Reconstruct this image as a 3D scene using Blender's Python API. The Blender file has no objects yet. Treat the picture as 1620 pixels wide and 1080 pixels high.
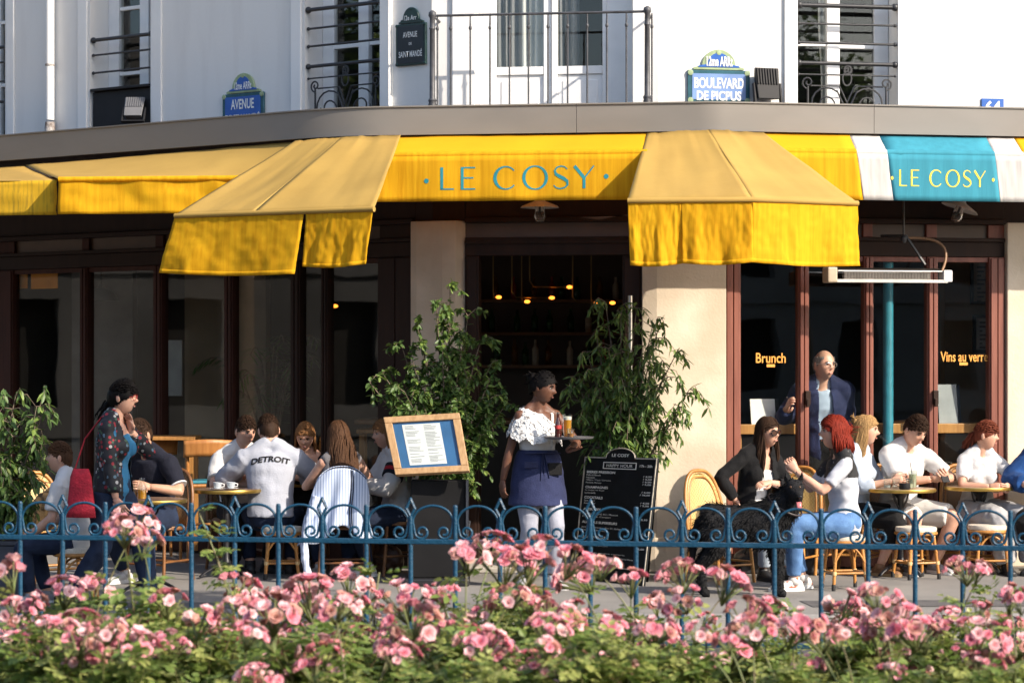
import bpy, bmesh, math, random
from mathutils import Vector, Matrix, noise
from mathutils.bvhtree import BVHTree
import numpy as np

SC = bpy.context.scene
COL = SC.collection
R = math.radians
FPX, CX, HY, EYE = 3825.0, 810.0, 570.0, 1.8

# ---------------------------------------------------------------- camera
cam_d = bpy.data.cameras.new('camera')
cam = bpy.data.objects.new('camera', cam_d)
COL.objects.link(cam)
cam.location = (0, 0, EYE)
cam.rotation_euler = (R(90), 0, 0)
cam_d.sensor_width = 36
cam_d.lens = 85
cam_d.shift_y = 30 / 1620
cam_d.clip_end = 2000
cam_d.dof.use_dof = True
cam_d.dof.focus_distance = 18.6
cam_d.dof.aperture_fstop = 3.6
SC.camera = cam

# ---------------------------------------------------------------- light
SUN_AZ, SUN_EL = R(53), R(33)          # azimuth from -Y towards +X
SUN_DIR = Vector((math.sin(SUN_AZ) * math.cos(SUN_EL), -math.cos(SUN_AZ) * math.cos(SUN_EL), math.sin(SUN_EL)))
world = bpy.data.worlds.new('World')
SC.world = world
world.use_nodes = True
_nt = world.node_tree
_bg = _nt.nodes['Background']
_sky = _nt.nodes.new('ShaderNodeTexSky')
_sky.sky_type = 'NISHITA'
_sky.sun_disc = False
_sky.sun_elevation = SUN_EL
_sky.sun_rotation = math.atan2(SUN_DIR.x, SUN_DIR.y)
_sky.air_density = 1.0
_sky.dust_density = 1.8
_sky.ozone_density = 1.0
_nt.links.new(_sky.outputs[0], _bg.inputs[0])
_bg.inputs[1].default_value = 0.14
sun_d = bpy.data.lights.new('sun', 'SUN')
sun_d.energy = 4.0
sun_d.angle = R(0.53)
sun_d.color = (1.0, 0.885, 0.745)
sun = bpy.data.objects.new('sun', sun_d)
COL.objects.link(sun)
sun.rotation_euler = SUN_DIR.to_track_quat('Z', 'Y').to_euler()

SC.view_settings.view_transform = 'Standard'
SC.view_settings.look = 'None'
SC.view_settings.exposure = 0.9
SC.view_settings.gamma = 1
SC.view_settings.use_curve_mapping = False
SC.render.engine = 'CYCLES'
SC.cycles.use_denoising = True
SC.cycles.max_bounces = 8
SC.cycles.transparent_max_bounces = 12
SC.cycles.caustics_reflective = False
SC.cycles.caustics_refractive = False
SC.cycles.sample_clamp_indirect = 6

random.seed(7)

# ---------------------------------------------------------------- small helpers
def at(px, py, Y):
    """world point seen at a photo pixel at depth Y"""
    return Vector(((px - CX) / FPX * Y, Y, EYE + (HY - py) / FPX * Y))

def gnd(px, py, z=0.0):
    """point on the ground plane at a photo pixel"""
    Y = (EYE - z) * FPX / (py - HY)
    return Vector(((px - CX) / FPX * Y, Y, z))

def V(*a):
    return Vector(a)

class Fr:
    """a vertical plane: origin (x,y), u to the right along it, v outwards"""
    def __init__(s, p0, p1):
        s.o = Vector((p0[0], p0[1]))
        s.d = (Vector((p1[0], p1[1])) - s.o).normalized()
        s.n = Vector((s.d.y, -s.d.x))
    def p(s, u, v, z):
        q = s.o + s.d * u + s.n * v
        return Vector((q.x, q.y, z))
    def hit(s, px, py, v=0.0):
        dx = (px - CX) / FPX
        t = (s.n.dot(s.o) + v) / (s.n.x * dx + s.n.y)
        q = Vector((t * dx, t)) - s.o
        return q.dot(s.d), EYE + (HY - py) / FPX * t
    def u(s, px, v=0.0):
        return s.hit(px, 500, v)[0]
    def mat(s, u, v, z):
        """matrix whose local x = along, y = inwards (away from viewer), z = up"""
        q = s.p(u, v, z)
        return Matrix(((s.d.x, -s.n.x, 0, q.x), (s.d.y, -s.n.y, 0, q.y), (0, 0, 1, q.z), (0, 0, 0, 1)))
    def off(s, v):
        a = s.o + s.n * v
        return Fr(a, a + s.d)

class MB:
    """mesh collector"""
    def __init__(s):
        s.v = []; s.f = []; s.m = []
    def add(s, vs, fs, mi=0, M=None):
        b = len(s.v)
        s.v += [tuple(M @ Vector(q)) for q in vs] if M is not None else [tuple(q) for q in vs]
        for f in fs:
            s.f.append(tuple(b + i for i in f)); s.m.append(mi)
        return s
    def hexa(s, c, mi=0, M=None):
        """8 corners: bottom 4 (ccw from above) then top 4"""
        return s.add(c, [(3, 2, 1, 0), (4, 5, 6, 7), (0, 1, 5, 4), (1, 2, 6, 5), (2, 3, 7, 6), (3, 0, 4, 7)], mi, M)
    def box(s, x0, x1, y0, y1, z0, z1, mi=0, M=None):
        return s.hexa([(x0, y0, z0), (x1, y0, z0), (x1, y1, z0), (x0, y1, z0), (x0, y0, z1), (x1, y0, z1), (x1, y1, z1), (x0, y1, z1)], mi, M)
    def fbox(s, fr, u0, u1, v0, v1, z0, z1, mi=0):
        if u0 > u1: u0, u1 = u1, u0
        if v0 > v1: v0, v1 = v1, v0
        a = [fr.p(u0, v1, z0), fr.p(u1, v1, z0), fr.p(u1, v0, z0), fr.p(u0, v0, z0)]
        b = [fr.p(u0, v1, z1), fr.p(u1, v1, z1), fr.p(u1, v0, z1), fr.p(u0, v0, z1)]
        return s.hexa(a + b, mi)
    def prism(s, poly, z0, z1, mi=0, M=None):
        n = len(poly)
        vs = [(x, y, z0) for x, y in poly] + [(x, y, z1) for x, y in poly]
        fs = [tuple(range(n - 1, -1, -1)), tuple(range(n, 2 * n))]
        fs += [(i, (i + 1) % n, n + (i + 1) % n, n + i) for i in range(n)]
        return s.add(vs, fs, mi, M)
    def tube(s, pts, rad, n=8, mi=0, M=None, caps=True, flat=1.0, up=None):
        pts = [Vector(p) for p in pts]
        if not hasattr(rad, '__len__'): rad = [rad] * len(pts)
        b = []; prev = None
        for i, p in enumerate(pts):
            t = (pts[min(i + 1, len(pts) - 1)] - pts[max(i - 1, 0)])
            t = t.normalized() if t.length > 1e-9 else Vector((0, 0, 1))
            if prev is None:
                a = Vector(up) if up is not None else (Vector((0, 0, 1)) if abs(t.z) < 0.9 else Vector((1, 0, 0)))
                x = a.cross(t)
                if x.length < 1e-6: x = Vector((1, 0, 0)).cross(t)
                x.normalize()
            else:
                x = prev - t * prev.dot(t)
                x.normalize()
            prev = x
            y = t.cross(x)
            r = rad[i]
            for k in range(n):
                a = 2 * math.pi * k / n
                b.append(p + x * (r * math.cos(a)) + y * (r * flat * math.sin(a)))
        m = len(pts)
        fs = []
        for i in range(m - 1):
            for k in range(n):
                k2 = (k + 1) % n
                fs.append((i * n + k, i * n + k2, (i + 1) * n + k2, (i + 1) * n + k))
        if caps:
            fs.append(tuple(range(n - 1, -1, -1)))
            fs.append(tuple((m - 1) * n + k for k in range(n)))
        return s.add(b, fs, mi, M)
    def lathe(s, prof, n=16, mi=0, M=None, caps=True):
        vs = []
        for r, z in prof:
            for k in range(n):
                a = 2 * math.pi * k / n
                vs.append((r * math.cos(a), r * math.sin(a), z))
        fs = []
        for i in range(len(prof) - 1):
            for k in range(n):
                k2 = (k + 1) % n
                fs.append((i * n + k, i * n + k2, (i + 1) * n + k2, (i + 1) * n + k))
        if caps:
            fs.append(tuple(range(n - 1, -1, -1)))
            fs.append(tuple((len(prof) - 1) * n + k for k in range(n)))
        return s.add(vs, fs, mi, M)
    def ell(s, c, r, n=12, m=8, mi=0, M=None, Q=None):
        """ellipsoid"""
        vs = []; fs = []
        c = Vector(c)
        vs.append(Vector((0, 0, -r[2])))
        for i in range(1, m):
            th = -math.pi / 2 + math.pi * i / m
            for k in range(n):
                a = 2 * math.pi * k / n
                vs.append(Vector((r[0] * math.cos(th) * math.cos(a), r[1] * math.cos(th) * math.sin(a), r[2] * math.sin(th))))
        vs.append(Vector((0, 0, r[2])))
        for k in range(n):
            fs.append((0, 1 + (k + 1) % n, 1 + k))
        for i in range(m - 2):
            for k in range(n):
                a = 1 + i * n + k; b2 = 1 + i * n + (k + 1) % n
                fs.append((a, b2, b2 + n, a + n))
        L = len(vs) - 1; base = 1 + (m - 2) * n
        for k in range(n):
            fs.append((base + k, base + (k + 1) % n, L))
        if Q is not None: vs = [Q @ q for q in vs]
        return s.add([q + c for q in vs], fs, mi, M)
    def grid(s, fn, nu, nv, mi=0, M=None):
        """fn(a,b) with a,b in 0..1"""
        vs = [fn(i / nu, j / nv) for j in range(nv + 1) for i in range(nu + 1)]
        fs = [(j * (nu + 1) + i, j * (nu + 1) + i + 1, (j + 1) * (nu + 1) + i + 1, (j + 1) * (nu + 1) + i) for j in range(nv) for i in range(nu)]
        return s.add(vs, fs, mi, M)
    def mesh(s, name, mats, smooth=None):
        me = bpy.data.meshes.new(name)
        me.from_pydata(s.v, [], s.f)
        if not isinstance(mats, (list, tuple)): mats = [mats]
        for m in mats: me.materials.append(m)
        me.polygons.foreach_set('material_index', s.m)
        if smooth is not None:
            me.polygons.foreach_set('use_smooth', [True] * len(me.polygons))
            if smooth < 179: me.set_sharp_from_angle(angle=R(smooth))
        me.update()
        return me
    def build(s, name, mats, parent=None, smooth=None, bevel=0, solid=0, M=None, keep=False):
        o = bpy.data.objects.new(name, s.mesh(name, mats, smooth))
        COL.objects.link(o)
        if bevel:
            m = o.modifiers.new('bevel', 'BEVEL'); m.width = bevel; m.segments = 2; m.limit_method = 'ANGLE'; m.angle_limit = R(40)
        if solid:
            m = o.modifiers.new('solid', 'SOLIDIFY'); m.thickness = solid; m.offset = 0
        if M is not None: o.matrix_world = M
        if parent is not None:
            o.parent = parent
            if M is None and not keep:
                # vertices are in world space: undo the parent's transform
                o.matrix_parent_inverse = world_of(parent).inverted()
        return o

def world_of(o):
    M = o.matrix_basis.copy()
    if o.parent is not None:
        M = world_of(o.parent) @ o.matrix_parent_inverse @ M
    return M

def thing(name, label, cat, loc=(0, 0, 0), rz=0.0, group=None):
    o = bpy.data.objects.new(name, None)
    COL.objects.link(o)
    o.empty_display_size = 0.1
    o.location = loc
    o.rotation_euler = (0, 0, rz)
    return tag(o, label, cat, group)

def tag(o, label=None, cat=None, group=None, kind=None):
    if label: o['label'] = label
    if cat: o['category'] = cat
    if group: o['group'] = group
    if kind: o['kind'] = kind
    return o

def part(name, me, parent, M=None):
    """a child that shares mesh data, placed in its parent's space"""
    o = bpy.data.objects.new(name, me)
    COL.objects.link(o)
    o.parent = parent
    if M is not None: o.matrix_basis = M
    return o

def copy_tree(o, parent=None):
    c = o.copy()
    COL.objects.link(c)
    inv = o.matrix_parent_inverse.copy()
    c.parent = parent
    c.matrix_parent_inverse = inv
    for ch in list(o.children):
        copy_tree(ch, c)
    return c

def TR(x, y, z): return Matrix.Translation((x, y, z))
def RZ(a): return Matrix.Rotation(a, 4, 'Z')
def RX(a): return Matrix.Rotation(a, 4, 'X')
def RY(a): return Matrix.Rotation(a, 4, 'Y')
def SCL(x, y, z): return Matrix.Diagonal((x, y, z, 1))

# ---------------------------------------------------------------- materials
def pm(name, c, rough=0.6, var=0.12, scale=6.0, bump=0.0, bscale=None, metal=0.0, spec=0.5, sub=0.0, transl=0.0,
       c2=None, stretch=(1, 1, 1), detail=5, coord='Object', sheen=0.0, lo=0.35, hi=0.65):
    m = bpy.data.materials.new(name)
    m.use_nodes = True
    nt = m.node_tree; N = nt.nodes; L = nt.links
    b = N['Principled BSDF']
    tc = N.new('ShaderNodeTexCoord')
    mp = N.new('ShaderNodeMapping'); mp.inputs['Scale'].default_value = stretch
    L.new(tc.outputs[coord], mp.inputs[0])
    nz = N.new('ShaderNodeTexNoise'); nz.inputs['Scale'].default_value = scale; nz.inputs['Detail'].default_value = detail
    L.new(mp.outputs[0], nz.inputs[0])
    rp = N.new('ShaderNodeValToRGB')
    a = c2 if c2 is not None else tuple(x * (1 - var) for x in c)
    d = c if c2 is not None else tuple(min(1, x * (1 + var)) for x in c)
    rp.color_ramp.elements[0].color = (*a, 1); rp.color_ramp.elements[0].position = lo
    rp.color_ramp.elements[1].color = (*d, 1); rp.color_ramp.elements[1].position = hi
    L.new(nz.outputs[0], rp.inputs[0])
    L.new(rp.outputs[0], b.inputs['Base Color'])
    b.inputs['Roughness'].default_value = rough
    b.inputs['Metallic'].default_value = metal
    b.inputs['Specular IOR Level'].default_value = spec
    if sheen: b.inputs['Sheen Weight'].default_value = sheen
    if sub:
        b.inputs['Subsurface Weight'].default_value = sub
        b.inputs['Subsurface Radius'].default_value = (0.012, 0.005, 0.003)
        b.inputs['Subsurface Scale'].default_value = 1.0
    if bump:
        n2 = N.new('ShaderNodeTexNoise'); n2.inputs['Scale'].default_value = bscale or scale * 4; n2.inputs['Detail'].default_value = 6
        L.new(mp.outputs[0], n2.inputs[0])
        bp = N.new('ShaderNodeBump'); bp.inputs['Strength'].default_value = bump; bp.inputs['Distance'].default_value = 0.02
        L.new(n2.outputs[0], bp.inputs['Height']); L.new(bp.outputs[0], b.inputs['Normal'])
    if transl:
        tr = N.new('ShaderNodeBsdfTranslucent'); L.new(rp.outputs[0], tr.inputs[0])
        mx = N.new('ShaderNodeMixShader'); mx.inputs[0].default_value = transl
        L.new(b.outputs[0], mx.inputs[1]); L.new(tr.outputs[0], mx.inputs[2])
        L.new(mx.outputs[0], N['Material Output'].inputs[0])
    return m

def glow(name, c, s):
    m = bpy.data.materials.new(name); m.use_nodes = True
    b = m.node_tree.nodes['Principled BSDF']
    b.inputs['Base Color'].default_value = (*c, 1)
    b.inputs['Emission Color'].default_value = (*c, 1)
    b.inputs['Emission Strength'].default_value = s
    return m

def glass_thin(name, tint=(0.9, 0.93, 0.92), refl=1.0):
    """window pane: clear with fresnel reflection, lets light through"""
    m = bpy.data.materials.new(name); m.use_nodes = True
    nt = m.node_tree; N = nt.nodes; L = nt.links
    N.remove(N['Principled BSDF'])
    t = N.new('ShaderNodeBsdfTransparent'); t.inputs[0].default_value = (*tint, 1)
    g = N.new('ShaderNodeBsdfGlossy'); g.inputs['Roughness'].default_value = 0.012
    lw = N.new('ShaderNodeLayerWeight'); lw.inputs[0].default_value = 0.5
    pw = N.new('ShaderNodeMath'); pw.operation = 'POWER'; pw.inputs[1].default_value = 5.0; L.new(lw.outputs['Facing'], pw.inputs[0])
    mu = N.new('ShaderNodeMath'); mu.operation = 'MULTIPLY_ADD'; mu.inputs[1].default_value = 0.96; mu.inputs[2].default_value = 0.04 * refl
    L.new(pw.outputs[0], mu.inputs[0])
    # slight waviness of old panes
    tc = N.new('ShaderNodeTexCoord'); nz = N.new('ShaderNodeTexNoise'); nz.inputs['Scale'].default_value = 1.3
    L.new(tc.outputs['Object'], nz.inputs[0])
    bp = N.new('ShaderNodeBump'); bp.inputs['Strength'].default_value = 0.02; bp.inputs['Distance'].default_value = 0.05
    L.new(nz.outputs[0], bp.inputs['Height']); L.new(bp.outputs[0], g.inputs['Normal'])
    mx = N.new('ShaderNodeMixShader')
    L.new(mu.outputs[0], mx.inputs[0]); L.new(t.outputs[0], mx.inputs[1]); L.new(g.outputs[0], mx.inputs[2])
    L.new(mx.outputs[0], N['Material Output'].inputs[0])
    return m

def liquid(name, c, rough=0.05, trans=0.85):
    m = bpy.data.materials.new(name); m.use_nodes = True
    b = m.node_tree.nodes['Principled BSDF']
    b.inputs['Base Color'].default_value = (*c, 1)
    b.inputs['Roughness'].default_value = rough
    b.inputs['Transmission Weight'].default_value = trans
    b.inputs['IOR'].default_value = 1.3
    return m

def woodmat(name, c, c2, rough=0.45, scale=3.0, st=(14, 14, 1.2), bump=0.06):
    return pm(name, c, rough, c2=c2, scale=scale, stretch=st, bump=bump, bscale=scale * 2)

MT = {}
MT['plaster'] = pm('white painted plaster', (0.74, 0.73, 0.71), 0.85, c2=(0.67, 0.655, 0.635), scale=2.2, stretch=(2.4, 2.4, 0.35), bump=0.12, bscale=60, lo=0.22, hi=0.52)
MT['trim'] = pm('white plaster trim', (0.80, 0.79, 0.77), 0.8, var=0.03, scale=3, bump=0.06, bscale=40)
MT['whitewood'] = pm('white painted wood', (0.80, 0.80, 0.80), 0.4, var=0.03, scale=8)
MT['stone'] = pm('pale limestone', (0.64, 0.555, 0.44), 0.9, c2=(0.50, 0.42, 0.315), scale=2.3, bump=0.14, bscale=45, detail=9)
MT['fascia'] = pm('grey brown painted metal', (0.205, 0.190, 0.172), 0.45, var=0.06, scale=1.2, stretch=(1, 1, 3), spec=0.5)
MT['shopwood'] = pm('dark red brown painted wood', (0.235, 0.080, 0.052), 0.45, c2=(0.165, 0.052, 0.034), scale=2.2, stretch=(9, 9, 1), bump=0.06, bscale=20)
MT['shopshade'] = pm('shaded red brown painted wood', (0.060, 0.021, 0.014), 0.55, c2=(0.042, 0.015, 0.010), scale=2.2, stretch=(9, 9, 1), bump=0.06, bscale=20, spec=0.2)  # same paint as shopwood, with the awning shade put into the colour
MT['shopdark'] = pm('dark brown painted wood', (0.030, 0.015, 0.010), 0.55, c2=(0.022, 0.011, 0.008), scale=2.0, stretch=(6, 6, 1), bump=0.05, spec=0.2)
MT['iron'] = pm('black wrought iron', (0.025, 0.026, 0.03), 0.45, var=0.2, scale=30, bump=0.1)
MT['ironrail'] = pm('weathered dark iron', (0.05, 0.052, 0.06), 0.5, var=0.3, scale=18, bump=0.15)
MT['glass'] = glass_thin('window glass', (0.96, 0.975, 0.965))
MT['canvas'] = pm('yellow canvas', (0.90, 0.545, 0.018), 0.8, c2=(0.76, 0.40, 0.010), scale=2.0, transl=0.42, stretch=(15, 15, 0.5), bump=0.12, bscale=8, spec=0.2, lo=0.3, hi=0.62)
MT['canvasroof'] = pm('yellow canvas roof', (0.86, 0.52, 0.018), 0.8, var=.05, scale=1.5, transl=0.42, bump=0.05, bscale=30, spec=0.2)
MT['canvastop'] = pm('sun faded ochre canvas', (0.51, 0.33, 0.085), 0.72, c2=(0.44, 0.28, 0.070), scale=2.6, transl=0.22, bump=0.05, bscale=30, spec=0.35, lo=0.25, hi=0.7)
MT['teal'] = pm('teal canvas', (0.055, 0.30, 0.40), 0.8, var=0.08, scale=2.2, transl=0.22, stretch=(7, 7, 0.7), bump=0.1, bscale=8, spec=0.2)
MT['whitecanvas'] = pm('white canvas', (0.63, 0.61, 0.59), 0.8, var=0.04, scale=2.2, transl=0.25, stretch=(7, 7, 0.7), bump=0.1, bscale=8, spec=0.2)
MT['tealprint'] = pm('teal print', (0.012, 0.225, 0.265), 0.8, var=0.06, scale=9)
MT['yellowprint'] = pm('yellow print', (0.85, 0.62, 0.06), 0.8, var=0.05, scale=9)
MT['signblue'] = pm('blue enamel', (0.03, 0.115, 0.42), 0.3, var=0.12, scale=5)
MT['signpale'] = pm('faded blue enamel', (0.17, 0.27, 0.52), 0.3, var=0.12, scale=5)
MT['signgreen'] = pm('pale green enamel', (0.30, 0.38, 0.22), 0.3, var=0.15, scale=12)
MT['signteal'] = pm('dark teal enamel', (0.03, 0.10, 0.13), 0.25, var=0.15, scale=12)
MT['signdark'] = pm('dark green enamel', (0.008, 0.03, 0.028), 0.25, var=0.15, scale=10)
MT['signblack'] = pm('midnight enamel', (0.006, 0.010, 0.02), 0.25, var=0.15, scale=10)
MT['signline'] = pm('green enamel line', (0.10, 0.30, 0.20), 0.3, var=0.1)
MT['white'] = pm('white enamel', (0.82, 0.82, 0.80), 0.35, var=0.03)
MT['asphalt'] = pm('grey pavement asphalt', (0.25, 0.235, 0.215), 0.9, c2=(0.165, 0.157, 0.148), scale=1.1, bump=0.4, bscale=120, detail=10, lo=0.3, hi=0.7)
MT['road'] = pm('road asphalt', (0.075, 0.075, 0.078), 0.9, c2=(0.05, 0.05, 0.053), scale=1.5, bump=0.5, bscale=140, detail=10)
MT['granite'] = pm('granite kerb', (0.33, 0.31, 0.29), 0.85, c2=(0.22, 0.21, 0.20), scale=22, bump=0.3, bscale=70)
MT['soil'] = pm('dark soil', (0.055, 0.038, 0.026), 1.0, var=0.4, scale=9, bump=0.8, bscale=30)
MT['blackplastic'] = pm('black plastic', (0.015, 0.015, 0.017), 0.6, var=0.1, spec=0.25)
MT['greyplastic'] = pm('grey cast metal', (0.14, 0.14, 0.145), 0.4, var=0.08)
MT['steel'] = pm('brushed steel', (0.62, 0.60, 0.57), 0.28, metal=1.0, var=0.05, scale=10)
MT['dim'] = pm('dark interior paint', (0.030, 0.026, 0.022), 0.8, var=0.2, scale=2)
MT['innerstone'] = pm('tan inner wall', (0.26, 0.20, 0.14), 0.85, var=0.15, scale=2, bump=0.1)
MT['tilefloor'] = pm('brown tile floor', (0.10, 0.075, 0.055), 0.4, var=0.25, scale=5)
MT['oak'] = woodmat('honey oak', (0.48, 0.235, 0.065), (0.36, 0.16, 0.04))
MT['beech'] = woodmat('orange beech', (0.46, 0.20, 0.055), (0.36, 0.145, 0.036), st=(10, 10, 1.5))
MT['lightwood'] = woodmat('pale pine', (0.47, 0.30, 0.15), (0.36, 0.21, 0.095))
MT['bluecol'] = pm('teal blue paint', (0.025, 0.20, 0.27), 0.45, var=0.12, scale=10, bump=0.1)
# ================================================================ plan of the corner building
def xy(px, Y): return ((px - CX) / FPX * Y, Y)
F0, F1, F2, F3 = xy(0, 23.0), xy(535, 20.45), xy(1125, 20.0), xy(1620, 20.5)
FL, FC, FRT = Fr(F0, F1), Fr(F1, F2), Fr(F2, F3)
ZF0, ZF1 = 3.698, 3.928                      # fascia bottom / top
UC = FC.off(-0.5)
_k1 = UC.p(UC.u(683), 0, 0); _k2 = UC.p(UC.u(1040), 0, 0)
K1, K2 = Vector(_k1.xy), Vector(_k2.xy)
UL, UR = Fr(K1, K1 + FL.d), Fr(K2, K2 + FRT.d)
UC = Fr(K1, K2)
LC = (K2 - K1).length

def fprism(mb, fr, poly, v0, v1, mi=0):
    """poly in (u,z), extruded from v0 (back) to v1 (front)"""
    n = len(poly)
    vs = [fr.p(u, v1, z) for u, z in poly] + [fr.p(u, v0, z) for u, z in poly]
    fs = [tuple(range(n)), tuple(range(2 * n - 1, n - 1, -1))]
    fs += [((i + 1) % n, i, n + i, n + (i + 1) % n) for i in range(n)]
    return mb.add(vs, fs, mi)

def wall_panel(mb, fr, u0, u1, z0, z1, thick, holes):
    us = sorted({u0, u1, *[h[0] for h in holes], *[h[1] for h in holes]})
    zs = sorted({z0, z1, *[max(z0, h[2]) for h in holes], *[min(z1, h[3]) for h in holes]})
    for i in range(len(us) - 1):
        run = None
        for j in range(len(zs) - 1):
            cu, cz = (us[i] + us[i + 1]) / 2, (zs[j] + zs[j + 1]) / 2
            solid = not any(h[0] < cu < h[1] and h[2] < cz < h[3] for h in holes)
            if solid:
                run = (run[0], zs[j + 1]) if run else (zs[j], zs[j + 1])
            if (not solid or j == len(zs) - 2) and run:
                mb.fbox(fr, us[i], us[i + 1], -thick, 0, run[0], run[1]); run = None

def fit_text(s, name, fr, u0, u1, z0, z1, v, mat, parent, bold=0.0, arc=0.0, shear=0.0, bvh=None, n_out=None):
    cu = bpy.data.curves.new('txt', 'FONT')
    cu.body = s; cu.size = 1.0; cu.offset = bold; cu.shear = shear; cu.resolution_u = 4
    to = bpy.data.objects.new('txt', cu)
    COL.objects.link(to)
    dg = bpy.context.evaluated_depsgraph_get()
    me = bpy.data.meshes.new_from_object(to.evaluated_get(dg))
    bpy.data.objects.remove(to)
    bpy.data.curves.remove(cu)
    xs = [q.co.x for q in me.vertices]; ys = [q.co.y for q in me.vertices]
    x0, x1, y0, y1 = min(xs), max(xs), min(ys), max(ys)
    for q in me.vertices:
        a = (q.co.x - x0) / (x1 - x0); b = (q.co.y - y0) / (y1 - y0)
        u = u0 + a * (u1 - u0); z = z0 + b * (z1 - z0) + arc * (1 - (2 * a - 1) ** 2)
        q.co = fr.p(u, v, z)
    me.materials.clear(); me.materials.append(mat)
    me.name = name
    o = bpy.data.objects.new(name, me)
    COL.objects.link(o)
    if parent is not None:
        o.parent = parent; o.matrix_parent_inverse = world_of(parent).inverted()
    return o

# ---------------------------------------------------------------- ground
mb = MB(); mb.box(-80, 80, -60, 90, -0.5, -0.14)
g = mb.build('road', MT['road']); tag(g, kind='structure')
KY = 17.1                                      # kerb line depth
def kerb_y(x): return KY + 0.0 * x
mb = MB(); mb.box(-40, 40, KY, 70, -0.4, 0.0)
pav = mb.build('pavement', MT['asphalt']); tag(pav, kind='structure')
# patched strip and manhole cover in the pavement
mb = MB()
mb.add([(2.2, 17.65, .004), (4.6, 17.75, .004), (4.55, 18.25, .004), (2.15, 18.1, .004)], [(0, 1, 2, 3)])
mb.add([(-3.6, 17.5, .004), (-1.3, 17.6, .004), (-1.35, 18.0, .004), (-3.7, 17.95, .004)], [(0, 1, 2, 3)])
mb.build('repair_patch', pm('dark asphalt repair', (0.095, 0.09, 0.088), 0.9, var=0.2, scale=9, bump=0.4, bscale=120), pav)
mb = MB(); mb.lathe([(0.32, 0.003), (0.32, 0.008), (0.27, 0.008), (0.27, 0.006), (0.02, 0.006)], 28, M=TR(2.55, 17.45, 0))
mb.build('drain_cover', pm('rusty cast iron', (0.10, 0.075, 0.06), 0.7, var=0.3, scale=20, bump=0.4), pav)
mb = MB(); mb.box(-0.4985, 0.4985, -0.30, -0.006, -0.35, 0.012)
kme = mb.mesh('kerb_stone', MT['granite'])
for i in range(24):
    k = part('kerb_stone', kme, pav, TR(-12 + i * 1.0, KY, random.uniform(-.004, .004)))
    if i == 0:
        bm = bmesh.new(); bm.from_mesh(kme); bmesh.ops.bevel(bm, geom=[e for e in bm.edges], offset=0.012, segments=2, affect='EDGES'); bm.to_mesh(kme); bm.free()
mb = MB(); mb.add([(-40, 16.40, -.136), (40, 16.40, -.136), (40, 16.52, -.136), (-40, 16.52, -.136)], [(0, 1, 2, 3)])
mb.build('painted_line', pm('worn yellow road paint', (0.45, 0.33, 0.06), 0.8, c2=(0.09, 0.08, 0.06), scale=14, lo=0.42, hi=0.6), g)
# flower bed soil
mb = MB()
mb.grid(lambda a, b: (-9 + 18 * a, 6.0 + 7.6 * b, 0.02 + 0.06 * noise.noise(V(a * 30, b * 14, 1))), 60, 26)
bed = mb.build('flowerbed_soil', MT['soil'], smooth=180); tag(bed, kind='structure')
mb = MB(); mb.box(-9, 9, 13.62, 13.80, -0.3, 0.02)
k = mb.build('flowerbed_edging', MT['granite'], bevel=0.02); tag(k, kind='structure')

# ---------------------------------------------------------------- building
BLD = thing('corner_building', 'white plastered corner building above the cafe with dark wooden shopfront', 'building', (0.3, 20.8, 0))
ZT = 8.2
def hole(fr, px0, px1, py0, py1):
    a, z1 = fr.hit(px0, py0); b, z0 = fr.hit(px1, py1)
    return [a, b, z0, z1]
zlow = 3.60
hA = [UL.u(142), UL.u(238), 3.72, 6.2]
hB = [UL.u(482), UL.u(602), 3.72, 6.2]
h0 = [UL.u(-75), UL.u(8), 3.72, 6.2]
hD = [UC.u(752), UC.u(1000), 3.66, 6.2]
hC = [UR.u(1262), UR.u(1421), 3.72, 6.2]
mb = MB(); wall_panel(mb, UL, -11, -0.002, zlow, ZT, 0.45, [h0, hA, hB]); mb.build('wall', MT['plaster'], BLD)
mb = MB(); wall_panel(mb, UC, 0, LC, zlow, ZT, 0.45, [hD]); mb.build('wall', MT['plaster'], BLD)
mb = MB(); wall_panel(mb, UR, 0.002, 9, zlow, ZT, 0.45, [hC]); mb.build('wall', MT['plaster'], BLD)
mb = MB()
rp = [UL.p(-11, -.1, ZT), UL.p(0, -.1, ZT), UR.p(0, -.1, ZT), UR.p(9, -.1, ZT), V(9, 30, ZT), V(-14, 36, ZT)]
mb.prism([(q.x, q.y) for q in rp], ZT, ZT + 0.2); mb.build('roof_slab', MT['dim'], BLD)
# raised plaster bands beside the windows
mb = MB()
for a, b in ((UL.u(-30 + 42), UL.u(24)), (UL.u(125), UL.u(139)), (UL.u(241), UL.u(257)), (UL.u(462), UL.u(478))):
    mb.fbox(UL, a, b, 0.0, 0.022, zlow, ZT - .1)
mb.fbox(UL, UL.u(606), UL.u(621), 0.0, 0.05, zlow, ZT - .1)
mb.fbox(UR, UR.u(1240), UR.u(1259), 0.0, 0.03, zlow, ZT - .1)
mb.fbox(UC, UC.u(716), UC.u(752) - .002, 0.0, 0.03, zlow, ZT - .1)
mb.fbox(UC, UC.u(1001), UC.u(1022), 0.0, 0.03, zlow, ZT - .1)
mb.build('pilaster_strip', MT['trim'], BLD, bevel=0.006)

def spiral(c, r0, turns, start, sgn=1, n=26, tail=None):
    pts = []
    for i in range(n + 1):
        t = i / n
        r = r0 * (1 - 0.82 * t)
        a = start + sgn * turns * 2 * math.pi * t
        pts.append((c[0] + r * math.cos(a), c[1] + r * math.sin(a)))
    return pts

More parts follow.
